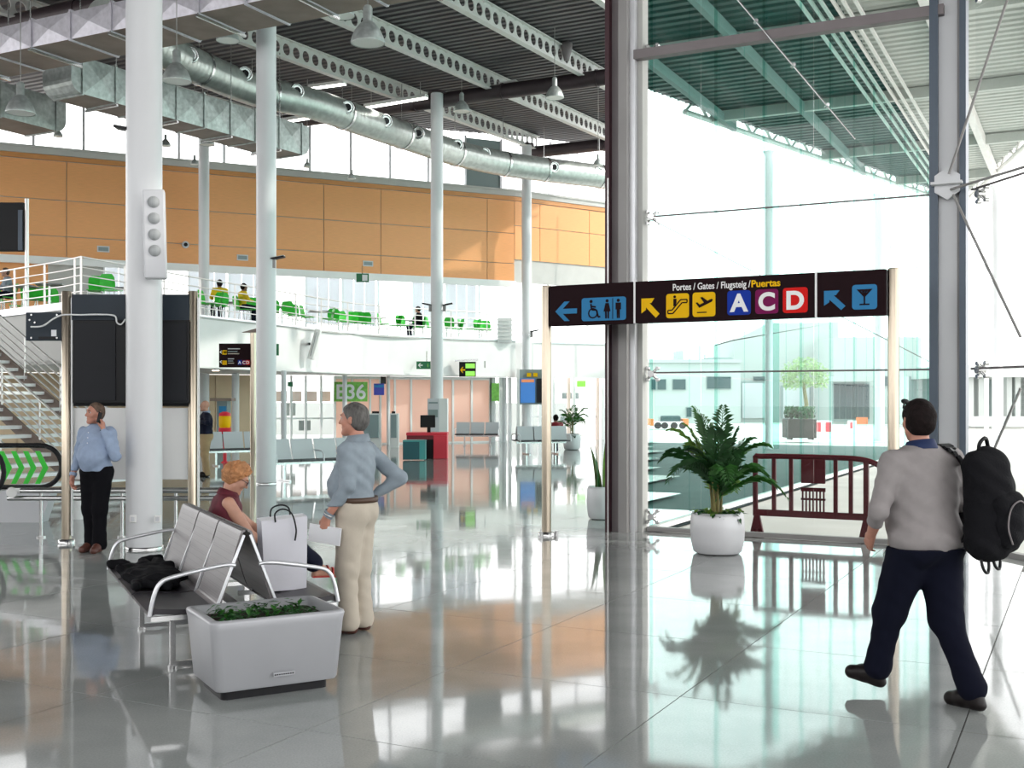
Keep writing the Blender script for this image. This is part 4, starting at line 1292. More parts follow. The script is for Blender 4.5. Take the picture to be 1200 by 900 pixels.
for x, y in ((37, 369), (67, 369), (37, 396), (67, 396), (35, 375), (41, 378)): c = P(x, y, Yb - .025); q.cyl(c, c - Vector((0, .012, 0)), .012, n=8)
part('screw', q, 'steel', sm, world=True)
part('sticker', wbox(60, 386.5, 66, 394, Yb - .027, .008), 'paper', sm, world=True)
part('slot_bar', wbox(45, 394.5, 65, 397.5, Yb - .03, .012), 'black', sm, world=True)
cbl = [P(x, y, Yb - .14) for x, y in ((36, 383), (50, 382), (62, 374), (74, 369), (95, 369), (115, 368.5), (134, 370), (137, 378), (142, 380), (147, 374))]
solo('cable', MB().tube(spline(cbl, 5), .010, 6), 'white_paint', 'white cable looping from small monitor across the display backs', 'cable')
# upper left screen on the gallery
Yg = 30.6
gs = thing('gallery_screen', 'dark flat screen on a tall steel pole at the gallery edge', 'screen', GX(31, Yg, ZT + .05), 0)
q = MB(); b_ = GX(31.5, Yg, ZT + .05); q.lathe([(.055, 0), (.055, P(0, 233, Yg).z - ZT - .05)], b_, 14); part('pole', q, 'rail_steel', gs, world=True)
part('case', wbox(-40, 237, 27.5, 294, Yg - .05, .2), 'black', gs, world=True, bev=.02)
part('side_panel', wbox(21, 246, 26, 293, Yg - .09, .05), 'mullion_dark', gs, world=True)

# ---------------- low tubular guard rail behind the bench
gr_ = thing('guard_rail', 'low double tube guard rail with disc end cap in front of the stairs', 'railing', GX(120, 14.3), 0)
for dy, z in ((0, .60), (.14, .60), (0.07, .50)):
    q = MB(); q.cyl(GX(9, 14.3 + dy, z), GX(262, 14.3 + dy, z), .032, n=12); part('rail', q, 'steel', gr_, world=True)
for px in (48, 143, 206):
    q = MB(); b_ = GX(px, 14.37); q.cyl(b_, b_ + UP * .6, .022, n=12); q.cyl(b_, b_ + UP * .02, .06, n=16); part('post', q, 'steel', gr_, world=True)
q = MB(); q.cyl(GX(13.5, 14.22, .58), GX(13.5, 14.38, .58), .062, n=24); q.tube([GX(13.5, 14.3, .60), GX(24, 14.3, .60)], .036, 10); part('end_cap', q, 'plaster', gr_, world=True)
bn = thing('litter_bin', 'short white cylindrical bin behind the guard rail', 'bin', GX(92, 16.6), 0)
q = MB(); q.lathe([(.10, 0), (.105, .02), (.105, .42), (.10, .44)], (0, 0, 0), 24); part('body', q, 'white_paint', bn)
q = MB(); q.lathe([(.108, .40), (.108, .45), (.06, .46)], (0, 0, 0), 24); part('lid', q, 'steel', bn)
for px in (156, 185):
    o = thing('wall_socket', 'small white power socket near the foot of the largest white column, on its %s side' % ('left' if px < 170 else 'right'), 'socket', P(px, 608, 13.3 - .21), 0)
    q = MB(); q.box((0, 0, 0), (.075, .04, .085)); part('plate', q, 'plaster', o, bev=.006)
    q = MB(); q.box((0, -.022, 0), (.045, .01, .05)); part('socket_face', q, 'seat_far', o)

# ---------------- moving walkway balustrade with green chevrons
Yw = 16.2
wk = thing('walkway_balustrade', 'rounded glass balustrade with black handrail and green chevrons by the stairs', 'balustrade', GX(20, Yw), 0)
xr0, zlo, zhi = GX(72, Yw).x, .50, 1.10
zm, rr = (zlo + zhi) / 2, (zhi - zlo) / 2
arc = [(xr0 - rr + rr * math.cos(math.radians(t)), zm + rr * math.sin(math.radians(t))) for t in range(90, -91, -15)]
loop = [(-9.5, zhi)] + arc + [(-9.5, zlo)]
q = MB(); q.tube([(x, Yw, z) for x, z in loop], .035, 8); part('handrail', q, 'black', wk, world=True)
q = MB(); q.prism([(x, z) for x, z in loop], (0, Yw - .01, 0), (1, 0, 0), (0, 0, 1), .02); part('glass_panel', q, 'pane', wk, world=True)
q = MB(); q.prism([(-9.5, 0), (xr0 - .25, 0), (xr0 - .1, .46), (-9.5, .46)], (0, Yw - .1, 0), (1, 0, 0), (0, 0, 1), -.25); part('skirt', q, 'seat_far', wk, world=True)
for px in (-2, 10.5, 25, 39, 53):
    x = GX(px, Yw).x; q = MB()
    q.prism([(x - .13, zhi - .08), (x - .06, zhi - .08), (x + .06, zm - .02), (x - .06, zlo + .05), (x - .13, zlo + .05), (x - .02, zm - .02)], (0, Yw - .03, 0), (1, 0, 0), (0, 0, 1), .015); part('chevron', q, 'chair_green', wk, world=True)
q = MB(); x2 = GX(4.5, 15.2).x; q.tube([(x2 - rr * 1.1 + rr * 1.1 * math.cos(math.radians(t)), 15.2, .78 + .36 * math.sin(math.radians(t))) for t in range(90, -91, -15)], .035, 8)
q.tube([(x2 - rr * 1.1, 15.2, 1.14), (-9, 15.2, 1.14)], .035, 8)
solo('walkway_handrail', q, 'black', 'second black rounded handrail at the photo edge before the chevron glass', 'handrail')

# ---------------- stairs up to the gallery
ST0 = Vector((-8.3, 21.8, 0)); SD_ = Vector((-.85, .53, 0)); SW = Vector((.53, .85, 0)); RISE, GO, NST = .175, .31, 22
stairs = thing('staircase', 'open riser staircase with pale treads and steel handrails climbing to the gallery', 'stairs', ST0, 0)
tq = None
for i in range(NST):
    c = ST0 + SD_ * (GO * (i + .5)) + UP * (RISE * (i + 1))
    q = MB(); q.bar(c - UP * .02 - SW * 1.7, c - UP * .02 + SW * 1.4, GO - .01, .07); part('tread', q, 'white_paint', stairs, world=True)
for w in (-1.7, 0.0, 1.4):
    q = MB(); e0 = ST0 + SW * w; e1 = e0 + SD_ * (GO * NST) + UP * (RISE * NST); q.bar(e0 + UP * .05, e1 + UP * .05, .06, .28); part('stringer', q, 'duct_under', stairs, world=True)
for w in (-1.68, 0.0, 1.38):
    e0 = ST0 + SW * w; e1 = e0 + SD_ * (GO * NST) + UP * (RISE * NST)
    for h in (.32, .48, .64, .80, 1.0) if w > -1 else (.75, .95):
        q = MB(); q.tube([e0 + UP * h, e1 + UP * h], .020 if h < .95 else .026, 8); part('handrail', q, 'rail_steel', stairs, world=True)
    for k in range(0, NST, 4):
        p_ = e0 + SD_ * (GO * k + .1) + UP * (RISE * (k + .5)); q = MB(); q.tube([p_, p_ + UP * .98], .02, 8); part('baluster', q, 'rail_steel', stairs, world=True)

# ---------------- gallery railing


def railing(name, label, line, hz, post_gap, hs):
    t = thing(name, label, 'railing', (line[0][0], line[0][1], ZT + .05), 0)
    pts = [Vector((p[0], p[1], ZT + .05)) for p in line]
    for h in hs:
        q = MB(); q.tube([p + UP * h for p in pts], .017 if h < hz else .024, 6); part('rail', q, 'rail_steel', t, world=True)
    acc = 0.0; nxt = 0.0
    for a_, c_ in zip(pts, pts[1:]):
        L = (c_ - a_).length
        while nxt <= acc + L:
            p_ = a_.lerp(c_, (nxt - acc) / L); q = MB(); q.bar(p_ - UP * .12, p_ + UP * hz, .05, .03, (0, 1, 0)); part('post', q, 'rail_steel', t, world=True); nxt += post_gap
        acc += L
    return t


HS = (.22, .42, .62, .82, 1.08)
railing('gallery_railing', 'long pale steel railing along the curved white gallery edge', spline(MEZ[3:], 5), 1.08, 1.75, HS)
railing('gallery_railing', 'short steel railing on the grey gallery edge above the stairs', MEZ[:4], 1.08, 1.75, HS)

# ---------------- cafe furniture on the gallery


def edgeY(px):
    best = 99
    for a_, c_ in zip(MEZ, MEZ[1:]):
        xa, xc = 600 + F * a_[0] / a_[1], 600 + F * c_[0] / c_[1]
        if min(xa, xc) <= px <= max(xa, xc):
            t = (px - xa) / (xc - xa) if xc != xa else 0
            iz = 1 / a_[1] + t * (1 / c_[1] - 1 / a_[1]); best = min(best, 1 / iz)
    return best if best < 99 else 46


def backY(px): k_ = WOOD.sz(px, 400)[0]; return WOOD.w(k_, 0).y


ch = thing('cafe_chair', 'green plastic cafe chair behind the gallery railing', 'chair', (0, 0, 0), 0, 'green cafe chairs on the gallery')
q = MB(); q.add([(-.2, -.2, .45), (.2, -.2, .45), (.21, .18, .43), (-.21, .18, .43), (-.2, -.2, .47), (.2, -.2, .47), (.21, .18, .45), (-.21, .18, .45)], [(0, 3, 2, 1), (4, 5, 6, 7), (0, 1, 5, 4), (1, 2, 6, 5), (2, 3, 7, 6), (3, 0, 4, 7)]); part('seat', q, 'chair_green', ch)
q = MB(); vs = []
for z, w, y in ((.46, .19, .17), (.62, .215, .20), (.78, .21, .235), (.87, .15, .25)):
    vs += [(-w, y - .03, z), (0, y, z), (w, y - .03, z)]
vs += [(x, y + .02, z) for x, y, z in vs]
fs = []
for k in range(3):
    for j in range(2): i = k * 3 + j; fs += [(i, i + 1, i + 4, i + 3), (12 + i, 12 + i + 3, 12 + i + 4, 12 + i + 1)]
q.add(vs, fs, True); part('backrest', q, 'chair_green', ch)
for x in (-1, 1):
    for y in (-1, 1): q = MB(); q.tube([(x * .17, y * .15, .45), (x * .2, y * .2, 0)], .013, 6); part('leg', q, 'steel', ch)
spots = [(112, 331), (131, 331), (4, 345), (19, 350), (35, 342), (50, 343), (66, 347), (243, 347), (252, 344), (298, 350), (320, 352), (340, 358), (360, 369), (384, 371), (402, 374), (414, 371), (422, 375), (450, 378), (463, 377), (472, 383), (490, 381), (528, 383), (544, 386), (556, 383), (346, 358), (391, 371), (431, 376), (506, 384), (536, 385), (563, 385), (570, 386)]
first = True


def chair_words(px): return ('green plastic cafe chair above the stairs at the photo edge', 'green chairs above the stairs') if px < 80 else ('green plastic cafe chair showing above the dark display board', 'green chairs above the display board') if px < 160 else ('green plastic cafe chair near the two people in yellow', 'green chairs near the people in yellow') if px < 312 else ('green cafe chair on the gallery between tall column and red desk column', 'green chairs on the middle of the gallery') if px < 505 else ('green cafe chair at the far gallery end beside the white slatted cabinet', 'green chairs at the far gallery end')


for k, (px, py) in enumerate(spots):
    Y = max((ZT + .67 - CH) * F / (H0 - py), edgeY(px) + .5); Y = edgeY(px) + (.42 if k % 2 else .75) if px > 330 else Y; Y = min(Y, backY(px) - .75); p_ = GX(px, Y, ZT)
    rz = (0.2, 2.9, 1.4, -1.2, .6)[k % 5]
    if first: ch.location = p_; ch.rotation_euler = (0, 0, rz); first = False; WM[ch.name] = Matrix.Translation(p_) @ Matrix.Rotation(rz, 4, 'Z'); ch['label'], ch['group'] = chair_words(px)
    else: dup(ch, p_, rz, *chair_words(px))
tb = thing('cafe_table', 'small dark topped cafe table among the green gallery chairs', 'table', (0, 0, 0), 0, 'cafe tables on the gallery')
q = MB(); q.box((0, 0, .73), (.7, .7, .03)); part('tabletop', q, 'table_grey', tb)
q = MB(); q.lathe([(.03, .03), (.03, .72)], (0, 0, 0), 10); part('pedestal', q, 'steel', tb)
q = MB(); q.lathe([(.24, 0), (.22, .03), (.03, .05)], (0, 0, 0), 16); part('base', q, 'steel', tb)
first = True
for px, dY in ((28, 1.2), (58, 1.6), (150, 2.2), (268, 2.4), (330, 1.5), (373, 1.2), (396, 1.9), (440, 1.2), (480, 1.4), (512, 1.1), (537, 1.3)):
    p_ = GX(px, edgeY(px) + dY, ZT)
    lab = 'small dark topped cafe table %s' % ('above the stairs' if px < 80 else 'above the display board' if px < 160 else 'by the two people in yellow' if px < 300 else 'in the middle of the gallery' if px < 500 else 'at the far gallery end')
    if first: tb.location = p_; WM[tb.name] = Matrix.Translation(p_); first = False; tb['label'] = lab; tb['group'] = 'cafe tables ' + lab[28:]
    else: dup(tb, p_, .3, lab, 'cafe tables ' + lab[28:])
lv = thing('louvre_cabinet', 'white slatted cabinet at the far end of the gallery railing', 'cabinet', P(592, 400, 46.2), 0)
part('body', wbox(583, 372, 600, 401.5, 46.3, .4), 'white_paint', lv, world=True)
for k in range(6): part('slat', wbox(583, 374 + k * 4.4, 600, 376.2 + k * 4.4, 46.22, .06), 'plaster', lv, world=True)

# ---------------- far waiting seats


def seat_bank(label, loc, rz, n, double=False):
    t = thing('seat_bank', label, 'seats', loc, rz)
    pt_ = .56; w = n * pt_
    for sd in ((-1, 1) if double else (-1,)):
        for i in range(n):
            x0 = -w / 2 + i * pt_ + .02; x1 = x0 + pt_ - .04; o0 = .0 if double else .0
            for nm, prof, th, m in (('backrest', [(.03, .90), (.10, .66), (.17, .46)], .025, 'seat_far'), ('seat', [(.16, .44), (.35, .41), (.60, .43)], .035, 'seat_pad')):
                q = swept([(p[0], p[1]) for p in prof], x0, x1, th)
                q = moved(q, Matrix(((0, 1, 0, 0), (sd, 0, 0, 0), (0, 0, 1, 0), (0, 0, 0, 1)))); part(nm, q, m, t)
        for x in (-w / 2, w / 2) if n < 4 else (-w / 2, 0, w / 2):
            q = MB(); q.tube([(x, sd * .08, .66), (x, sd * .48, .64), (x, sd * .56, .58), (x, sd * .58, .43)], .016, 6); part('armrest', q, 'alu', t)
    q = MB(); q.bar((-w / 2, -.2 if not double else 0, .38), (w / 2, -.2 if not double else 0, .38), .07, .06); part('support_beam', q, 'steel', t)
    for x in (-w / 2 + .35, w / 2 - .35):
        q = MB(); y0, y1 = (-.5, .1) if not double else (-.45, .45)
        q.bar((x, y0, .02), (x, y1, .02), .05, .03); q.bar((x, (y0 + y1) / 2, .02), (x, (y0 + y1) / 2, .38), .05, .05, (0, 1, 0)); part('leg', q, 'steel', t)
    return t


seat_bank('grey waiting seats beside the man in the dark jacket', GX(272, 30.3), math.radians(30), 3)
seat_bank('grey waiting seats between the tall column and the standing man in blue grey shirt', GX(365, 25.0), math.radians(38), 4)
seat_bank('grey waiting seats by the pink panels beyond the red desk', GX(560, 43.4), math.radians(-4), 3)
seat_bank('back to back waiting seats beyond the gate sign post, facing both ways', GX(634, 36.6), math.radians(14), 3, True)

# ---------------- desk, kiosks, boxes in the far hall
dsk = thing('red_desk', 'bright red service desk at the foot of a white column', 'desk', GX(500, 33.8), 0)
part('counter_top', wbox(476, 507, 524, 510.5, 33.6, .9), 'red', dsk, world=True, bev=.01)
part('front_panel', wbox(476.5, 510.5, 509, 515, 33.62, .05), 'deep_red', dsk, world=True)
part('side_panel', wbox(508, 510.5, 523.8, 537.6, 33.5, .7), 'red', dsk, world=True)
part('recess', wbox(497, 514, 508, 537.4, 33.75, .5), 'black', dsk, world=True)
mo = thing('desk_monitor', 'black monitor standing on the red desk', 'monitor', P(501.5, 507, 33.8), 0)
part('screen', wbox(492.5, 486.5, 510, 501, 33.75, .08), 'black', mo, world=True, bev=.01)
part('stand', wbox(500.5, 501, 504.5, 507, 33.8, .06), 'black', mo, world=True)
tl = thing('teal_counter', 'dark teal box counter in front of the red desk', 'counter', GX(485, 32.6), 0)
part('body', wbox(472, 517.5, 491.5, 538.8, 32.6, .6), 'teal', tl, world=True)
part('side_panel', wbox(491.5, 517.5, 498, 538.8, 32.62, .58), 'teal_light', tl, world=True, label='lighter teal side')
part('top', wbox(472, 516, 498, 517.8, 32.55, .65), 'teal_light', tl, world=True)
cl = thing('column_casing', 'white box casing with notices around the foot of the column behind the red desk', 'casing', GX(513, 37.3), 0)
part('body', wbox(501, 467, 514.5, 540, 37.1, .8), 'seat_far', cl, world=True)
part('side_panel', wbox(514.5, 467, 524, 540, 37.12, .75), 'plaster', cl, world=True)
part('notice', wbox(502, 480, 513, 489, 37.06, .04), 'facade_grey', cl, world=True)
part('notice', wbox(502.5, 471, 513, 473, 37.06, .04), 'facade_grey', cl, world=True)
for px0, px1, lab in ((424, 446, 'grey check kiosk with pale frame left of the white mullion'), (457, 467, 'narrow grey check kiosk right of the white mullion')):
    k_ = thing('kiosk', lab, 'kiosk', GX((px0 + px1) / 2, 41.5), 0)
    part('frame', wbox(px0, 484.5, px1, 525, 41.6, .3), 'plaster', k_, world=True)
    part('screen', wbox(px0 + 1, 486, px1 - 2.5, 513, 41.5, .12), 'grey_screen', k_, world=True)
    part('reader', wbox(px0 + 12 if px1 - px0 > 15 else px0 + 2, 482, px0 + 20 if px1 - px0 > 15 else px0 + 6, 485, 41.6, .1), 'black', k_, world=True)
pmach = thing('gumball_machine', 'red and yellow vending globe stand behind the man in the dark jacket', 'vending machine', GX(264, 31.6), 0)
c = GX(263.5, 31.6); q = MB(); q.lathe([(.12, 0), (.05, .05), (.05, .80), (.17, .82), (.17, .98)], c, 18); part('base', q, 'red', pmach, world=True)
q = MB(); q.lathe([(.14, .97), (.165, 1.05), (.165, 1.28), (.13, 1.34)], c, 18); part('globe', q, 'sign_yellow', pmach, world=True)
q = MB(); q.lathe([(.17, 1.31), (.15, 1.39), (.05, 1.43)], c, 18); part('lid', q, 'red', pmach, world=True)
pm = thing('pay_kiosk', 'grey machine with a brown wooden frame behind the red vending globe', 'kiosk', GX(258, 37.0), 0)
part('body', wbox(254, 470, 266, 531, 37.2, .5), 'facade_grey', pm, world=True)
part('frame', wbox(246, 466.5, 271, 470, 37.1, .6), 'duct_under', pm, world=True)
part('screen', wbox(256.5, 476, 264.5, 487, 37.1, .12), 'sign_blue', pm, world=True)

# ---------------- signs and small fittings of the far hall
e36 = thing('gate_number_sign', 'green gate number sign reading E36 under the gallery', 'sign', P(411, 471, 43.3), 0)
part('board', wbox(391.5, 447.5, 430.5, 470.5, 43.3, .08), 'lime', e36, world=True)
t = text_mb('E36', .62, .012, .02, 'CENTER'); s_ = (P(428, 0, 43.3).x - P(394, 0, 43.3).x) / (max(p.x for p in t.v) - min(p.x for p in t.v))
cc = P(411, 459, 43.26); hm = (max(p.z for p in t.v) + min(p.z for p in t.v)) / 2
part('lettering', moved(t, Matrix.Translation(cc - Vector((0, 0, hm * s_))) @ Matrix.Diagonal((s_, 1, s_, 1))), 'sign_white', e36, world=True)
bs = thing('blue_screen', 'small dark blue information screen right of the green E36 sign', 'screen', P(444, 463, 43.2), 0)
part('case', wbox(438, 449.5, 450, 463, 43.2, .1), 'screen_navy', bs, world=True)
part('caption_bar', wbox(438.5, 451, 449.5, 454, 43.16, .04), 'sign_blue', bs, world=True)
part('bracket', wbox(446, 441, 452, 450, 43.25, .1), 'planter_brown', bs, world=True)
ex = thing('exit_sign', 'green exit sign with white arrow and running figure on the gallery edge by a column', 'sign', P(496, 432, 43.4), 0)
part('board', wbox(488, 423.5, 504.5, 432.5, 43.4, .06), 'exit_green', ex, world=True)
cx, cz = P(492.5, 428, 43.36).x, P(492, 428, 43.36).z
q = MB(); q.prism([(cx + .18 * x, cz + .17 * z) for x, z in ARW], (0, 43.39, 0), (1, 0, 0), (0, 0, 1), .02); part('arrow_symbol', q, 'sign_white', ex, world=True)
q = MB(); q.prism([(x * .17 + P(501.3, 0, 43.36).x, z * .17 + cz) for x, z in wom_[1]], (0, 43.39, 0), (1, 0, 0), (0, 0, 1), .02); q.prism([(x * .17 + P(501.3, 0, 43.36).x, z * .17 + cz) for x, z in wom_[0]], (0, 43.39, 0), (1, 0, 0), (0, 0, 1), .02); part('running_figure', q, 'lime', ex, world=True)
q = MB(); q.tube([P(500, 423.5, 43.43), P(500, 412, 43.9)], .02, 6); part('hanger', q, 'steel', ex, world=True)
ar = thing('direction_sign', 'black sign with yellow arrow and two green fields on a bracket', 'sign', P(548, 441, 44.7), 0)
part('board', wbox(538, 424, 557.5, 441.5, 44.7, .2), 'black', ar, world=True)
part('green_field', wbox(545.5, 426, 556.5, 431.5, 44.66, .05), 'bright_lime', ar, world=True); part('green_field', wbox(545.5, 435, 556.5, 440.5, 44.66, .05), 'bright_lime', ar, world=True)
cx, cz = P(542.2, 433.5, 44.66).x, P(542, 433.5, 44.66).z
q = MB(); q.prism([(cx + .2 * x, cz + .24 * z) for x, z in ARW], (0, 44.69, 0), (1, 0, 0), (0, 0, 1), .02); part('arrow_symbol', q, 'sign_yellow', ar, world=True)
q = MB(); q.bar(P(533, 422.8, 44.8), P(560, 421.5, 44.8), .3, .06); part('bracket', q, 'steel', ar, world=True)
cs = solo('call_box', wbox(565, 423, 569, 431, 46.0, .1), 'plaster_grey', 'tiny grey box on the white gallery edge right of the direction sign', 'box')
gx_ = thing('exit_sign', 'small green exit sign under the timber wall above the gallery', 'sign', P(425, 330, 41.5), 0)
part('board', wbox(417.5, 320.5, 432, 330.5, 42.0, .06), 'exit_green', gx_, world=True)
part('white_field', wbox(424.5, 322, 430.5, 329, 41.97, .04), 'paper', gx_, world=True)
q = MB(); q.bar(P(424.5, 320.5, 42.03), P(424.5, 312, 43.9), .05, .03); part('hanger', q, 'steel', gx_, world=True)
g2 = solo('exit_sign', wbox(337, 447.5, 343, 453, 38.9, .05), 'exit_green', 'small green exit sign beside the thin post under the gallery', 'sign')
g3 = solo('lime_sign', wbox(676, 446, 686.5, 453.5, 48.6, .08), 'bright_lime', 'lime green sign hung from the far gallery edge', 'sign')
g4 = solo('lime_banner', wbox(576, 449, 585, 470, 46.6, .05), 'lime', 'lime green hanging banner between the white mullions', 'banner')
g5 = solo('edge_exit_sign', wbox(322.5, 403, 326.5, 416.5, 36.5, .06), 'exit_green', 'green and white sign edge just right of the tall column', 'sign')
sp = thing('column_speaker', 'slanted white loudspeaker on the curved gallery edge', 'speaker', P(367, 422, 38.6), 0)
q = MB(); a_, b_ = P(373.5, 386, 38.3), P(364, 421, 38.3); q.bar(b_, a_, .28, .2); part('case', q, 'plaster', sp, world=True, bev=.02)
q = MB(); q.bar(b_.lerp(a_, .1) - Vector((0, .105, 0)), a_.lerp(b_, .1) - Vector((0, .105, 0)), .19, .02); part('grille', q, 'perf_speaker', sp, world=True)
q = MB(); q.bar(P(363, 403, 38.3), P(362, 403, 39.2), .05, .08); part('bracket', q, 'black', sp, world=True)

# totem on the far column
tt = thing('information_totem', 'grey information totem with blue departure screens on the far column', 'display', P(621, 473, 46.3), 0)
part('frame', wbox(608.5, 433, 646, 474, 46.4, .3), 'facade_grey', tt, world=True)
part('edge_strip', wbox(605.5, 432, 609, 540, 46.3, .15), 'plaster', tt, world=True)
part('screen', wbox(610, 443.5, 627, 472, 46.32, .1), 'screen_blue', tt, world=True)
part('heading_bar', wbox(611, 444.5, 626, 448, 46.29, .05), 'screen_orange', tt, world=True)
part('screen', wbox(629, 443.5, 645, 472, 46.32, .1), 'black', tt, world=True)
for px in (617.5, 625): part('pictogram', wbox(px, 437, px + 5, 441.5, 46.3, .12), 'sign_yellow', tt, world=True)

# left overhead sign near the column
ls = thing('gate_sign', 'small dark overhead sign with yellow symbols on a bronze post left of the tall column', 'sign', GX(297, 26.2), 0)
q = MB(); b_ = GX(297, 26.2); q.lathe([(.075, 0), (.075, P(0, 387, 26.2).z)], b_, 16); po = part('post', q, 'brushed_post', ls, world=True)
q = MB(); q.prism([(-.28, -.05), (0.08, .05), (0.08, -.05)], P(297, 387, 26.1), (1, 0, 0), (0, 0, 1), -.15); part('cap', q, 'duct_under', po, world=True)
part('board', wbox(256.5, 402.5, 296, 430.5, 26.15, .12), 'sign_dark', ls, world=True, bev=.01)


def lspl(name, polys, px, py, s, m):
    q = MB(); c = P(px, py, 26.13)
    for pl in polys: q.prism([(x * s, z * s) for x, z in pl], c, (1, 0, 0), (0, 0, 1), .012)
    return part(name, q, m, ls, world=True)


CHEV = [[(-.5, 0), (.3, .6), (.5, .4), (-.05, 0), (.5, -.4), (.3, -.6)]]
for py in (412.5, 424): lspl('arrow_symbol', CHEV, 258.8, py, .06, 'sign_white')
lspl('pictogram', [rrect(-.5, -.5, .5, .5, .08, 2)], 263.3, 413, .1, 'sign_yellow'); lspl('pictogram', [rrect(-.5, -.5, .5, .5, .08, 2)], 263.3, 425, .1, 'sign_yellow')
lspl('pictogram_cut', [[(-.3, -.25), (.5, -.25), (.5, .25), (-.3, .25)]], 263.6, 413, .085, 'sign_dark')
lspl('pictogram_cut', [[(-.4, .4), (-.25, .4), (.4, -.4), (.25, -.4)]], 263.3, 425, .1, 'sign_dark')
for y_, w, m in ((408.7, 14, 'seat_far'), (411.8, 11, 'facade_grey'), (414.5, 13, 'trouser_beige'), (420.5, 7, 'seat_far'), (423, 6, 'facade_grey'), (425.5, 7, 'trouser_beige')):
    part('text_line', wbox(267, y_ - .5, 267 + w, y_ + .5, 26.13, .02), m, ls, world=True)
for px, m, chh in ((280.8, 'sign_navy', 'A'), (285.8, 'sign_magenta', 'C'), (290.2, 'sign_red', 'D')):
    o = part('letter_plate', wbox(px - 2, 422, px + 2, 427.5, 26.12, .03), m, ls, world=True)
    t = text_mb(chh, .1, .002, .004, 'CENTER'); part('letter', moved(t, Matrix.Translation(P(px, 426.5, 26.11))), 'sign_white', o, world=True)

# ---------------- column mounted fittings
ln = thing('line_array_speaker', 'tall pale grey column loudspeaker with four round grilles on the largest white column', 'speaker', P(182, 326, 12.9), 0)
Ys = 12.95
M_ = Matrix.Translation(P(181.5, 275, Ys)) @ Matrix.Rotation(math.radians(-1.5), 4, 'Y') @ Matrix.Rotation(math.radians(14), 4, 'Z')
q = MB(); q.box((0, 0, 0), (.245, .18, 1.02)); part('case', moved(q, M_), 'perf_speaker', ln, world=True, bev=.02); ln.children[-1].data.materials[0] = MATS['seat_far']
for k in range(4):
    q = MB(); q.lathe([(.068, 0), (.066, .012), (.0005, .013)], (0, 0, 0), 24); q = moved(q, M_ @ Matrix.Translation((0, -.09, .36 - k * .185)) @ Matrix.Rotation(math.radians(90), 4, 'X')); part('speaker_grille', q, 'perf_speaker', ln, world=True)
q = MB(); q.box((0, .14, .2), (.1, .16, .08)); q.box((0, .14, -.2), (.1, .16, .08)); part('bracket', moved(q, M_), 'steel', ln, world=True)


def floodlight(label, px, py, Y, s, side, rz=0.0):
    t = thing('floodlight', label, 'lamp', P(px, py, Y), rz)
    q = MB(); q.prism([(-1.0 * side, .22), (.0, .0), (.35 * side, .0), (.35 * side, .12), (-.95 * side, .36)], (0, -.45 * s, 0), (s, 0, 0), (0, 0, s), -.9 * s); part('head', q, 'black', t)
    q = MB(); q.prism([(-.95 * side, .365), (.3 * side, .13), (.3 * side, .16), (-.95 * side, .40)], (0, -.40 * s, 0), (s, 0, 0), (0, 0, s), -.8 * s); part('lens', q, 'lamp_inner', t)
    q = MB(); q.box((.15 * side * s, 0, -.42 * s), (.42 * s, .3 * s, .86 * s)); part('ballast_box', q, 'steel_grey', t)
    q = MB(); q.box((.42 * side * s, 0, -.4 * s), (.3 * s, .2 * s, .5 * s)); part('bracket', q, 'steel', t)
    return t


floodlight('dark uplighter on the left side of the largest white column', 152.5, 154, 13.25, .175, 1)
floodlight('dark uplighter on the right side of the tall white column', 322, 304, 23.5, .21, -1)
floodlight('small dark uplighter left of the column above the red desk', 503, 358, 37.5, .24, 1)
floodlight('small dark uplighter right of the column above the red desk', 522, 358, 37.5, .24, -1)
floodlight('small dark uplighter on the far column at the gallery end', 624, 389, 46.6, .26, -1)

# vents on the timber wall
for k, (px, py) in enumerate(((121, 292), (284, 302), (431, 309))):
    s_, z = WOOD.sz(px, py); o = thing('wall_vent', 'small pale grille vent low on the timber wall, %s' % ('left of the largest column', 'between the two tall white columns', 'furthest along near the exit sign')[k], 'vent', WOOD.w(s_, z, .03), WOOD.rz)
    q = MB(); q.box((0, 0, 0), (.42, .03, .22)); part('frame', q, 'seat_far', o)
    q = MB(); q.box((0, -.016, 0), (.34, .012, .14)); part('grille', q, 'facade_grey', o)
s_, z = WOOD.sz(217, 287); o = thing('wall_camera', 'round dark camera on the timber wall beside the loudspeaker', 'camera', WOOD.w(s_, z, .08), WOOD.rz)
q = MB(); q.cyl((0, 0.06, 0), (0, -.02, 0), .13, n=20); part('housing', q, 'seat_far', o)
q = MB(); q.cyl((0, -.02, 0), (0, -.05, 0), .07, n=16); part('lens', q, 'black', o)

# ---------------- pendant lamps
PEND = [(431, 51, 40, 'largest bell pendant lamp, hanging near the top centre of the hall'), (400, 19, 31, 'bell pendant lamp just left of the largest one, at the roof'), (207, 96, 34, 'bell pendant lamp hanging against the round duct beside the largest column'),
        (267, 48, 27, 'bell pendant lamp hanging high between the two tall columns'), (24, 133, 33, 'bell pendant lamp hanging before the left duct end'), (63, 118, 17, 'small bell pendant lamp right of the left duct end'),
        (68, 160, 11, 'tiny bell pendant lamp in front of the first clerestory window'), (541, 131, 20, 'bell pendant lamp right of the column under the main tube beam'), (650, 115, 22, 'bell pendant lamp hanging below the tube beam near the dark post'),
        (701, 194, 12, 'small bell pendant lamp over the far end of the round duct'), (243, 170, 17, 'bell pendant lamp under the square duct by the rear column'), (228, 193, 10, 'tiny bell pendant lamp left of the rear column before the windows'),
        (360, 196, 9, 'tiny bell pendant lamp right of the square duct end'), (412, 210, 10, 'tiny bell pendant lamp below the round duct before the windows'), (194, 171, 12, 'small bell pendant lamp just right of the largest column')]
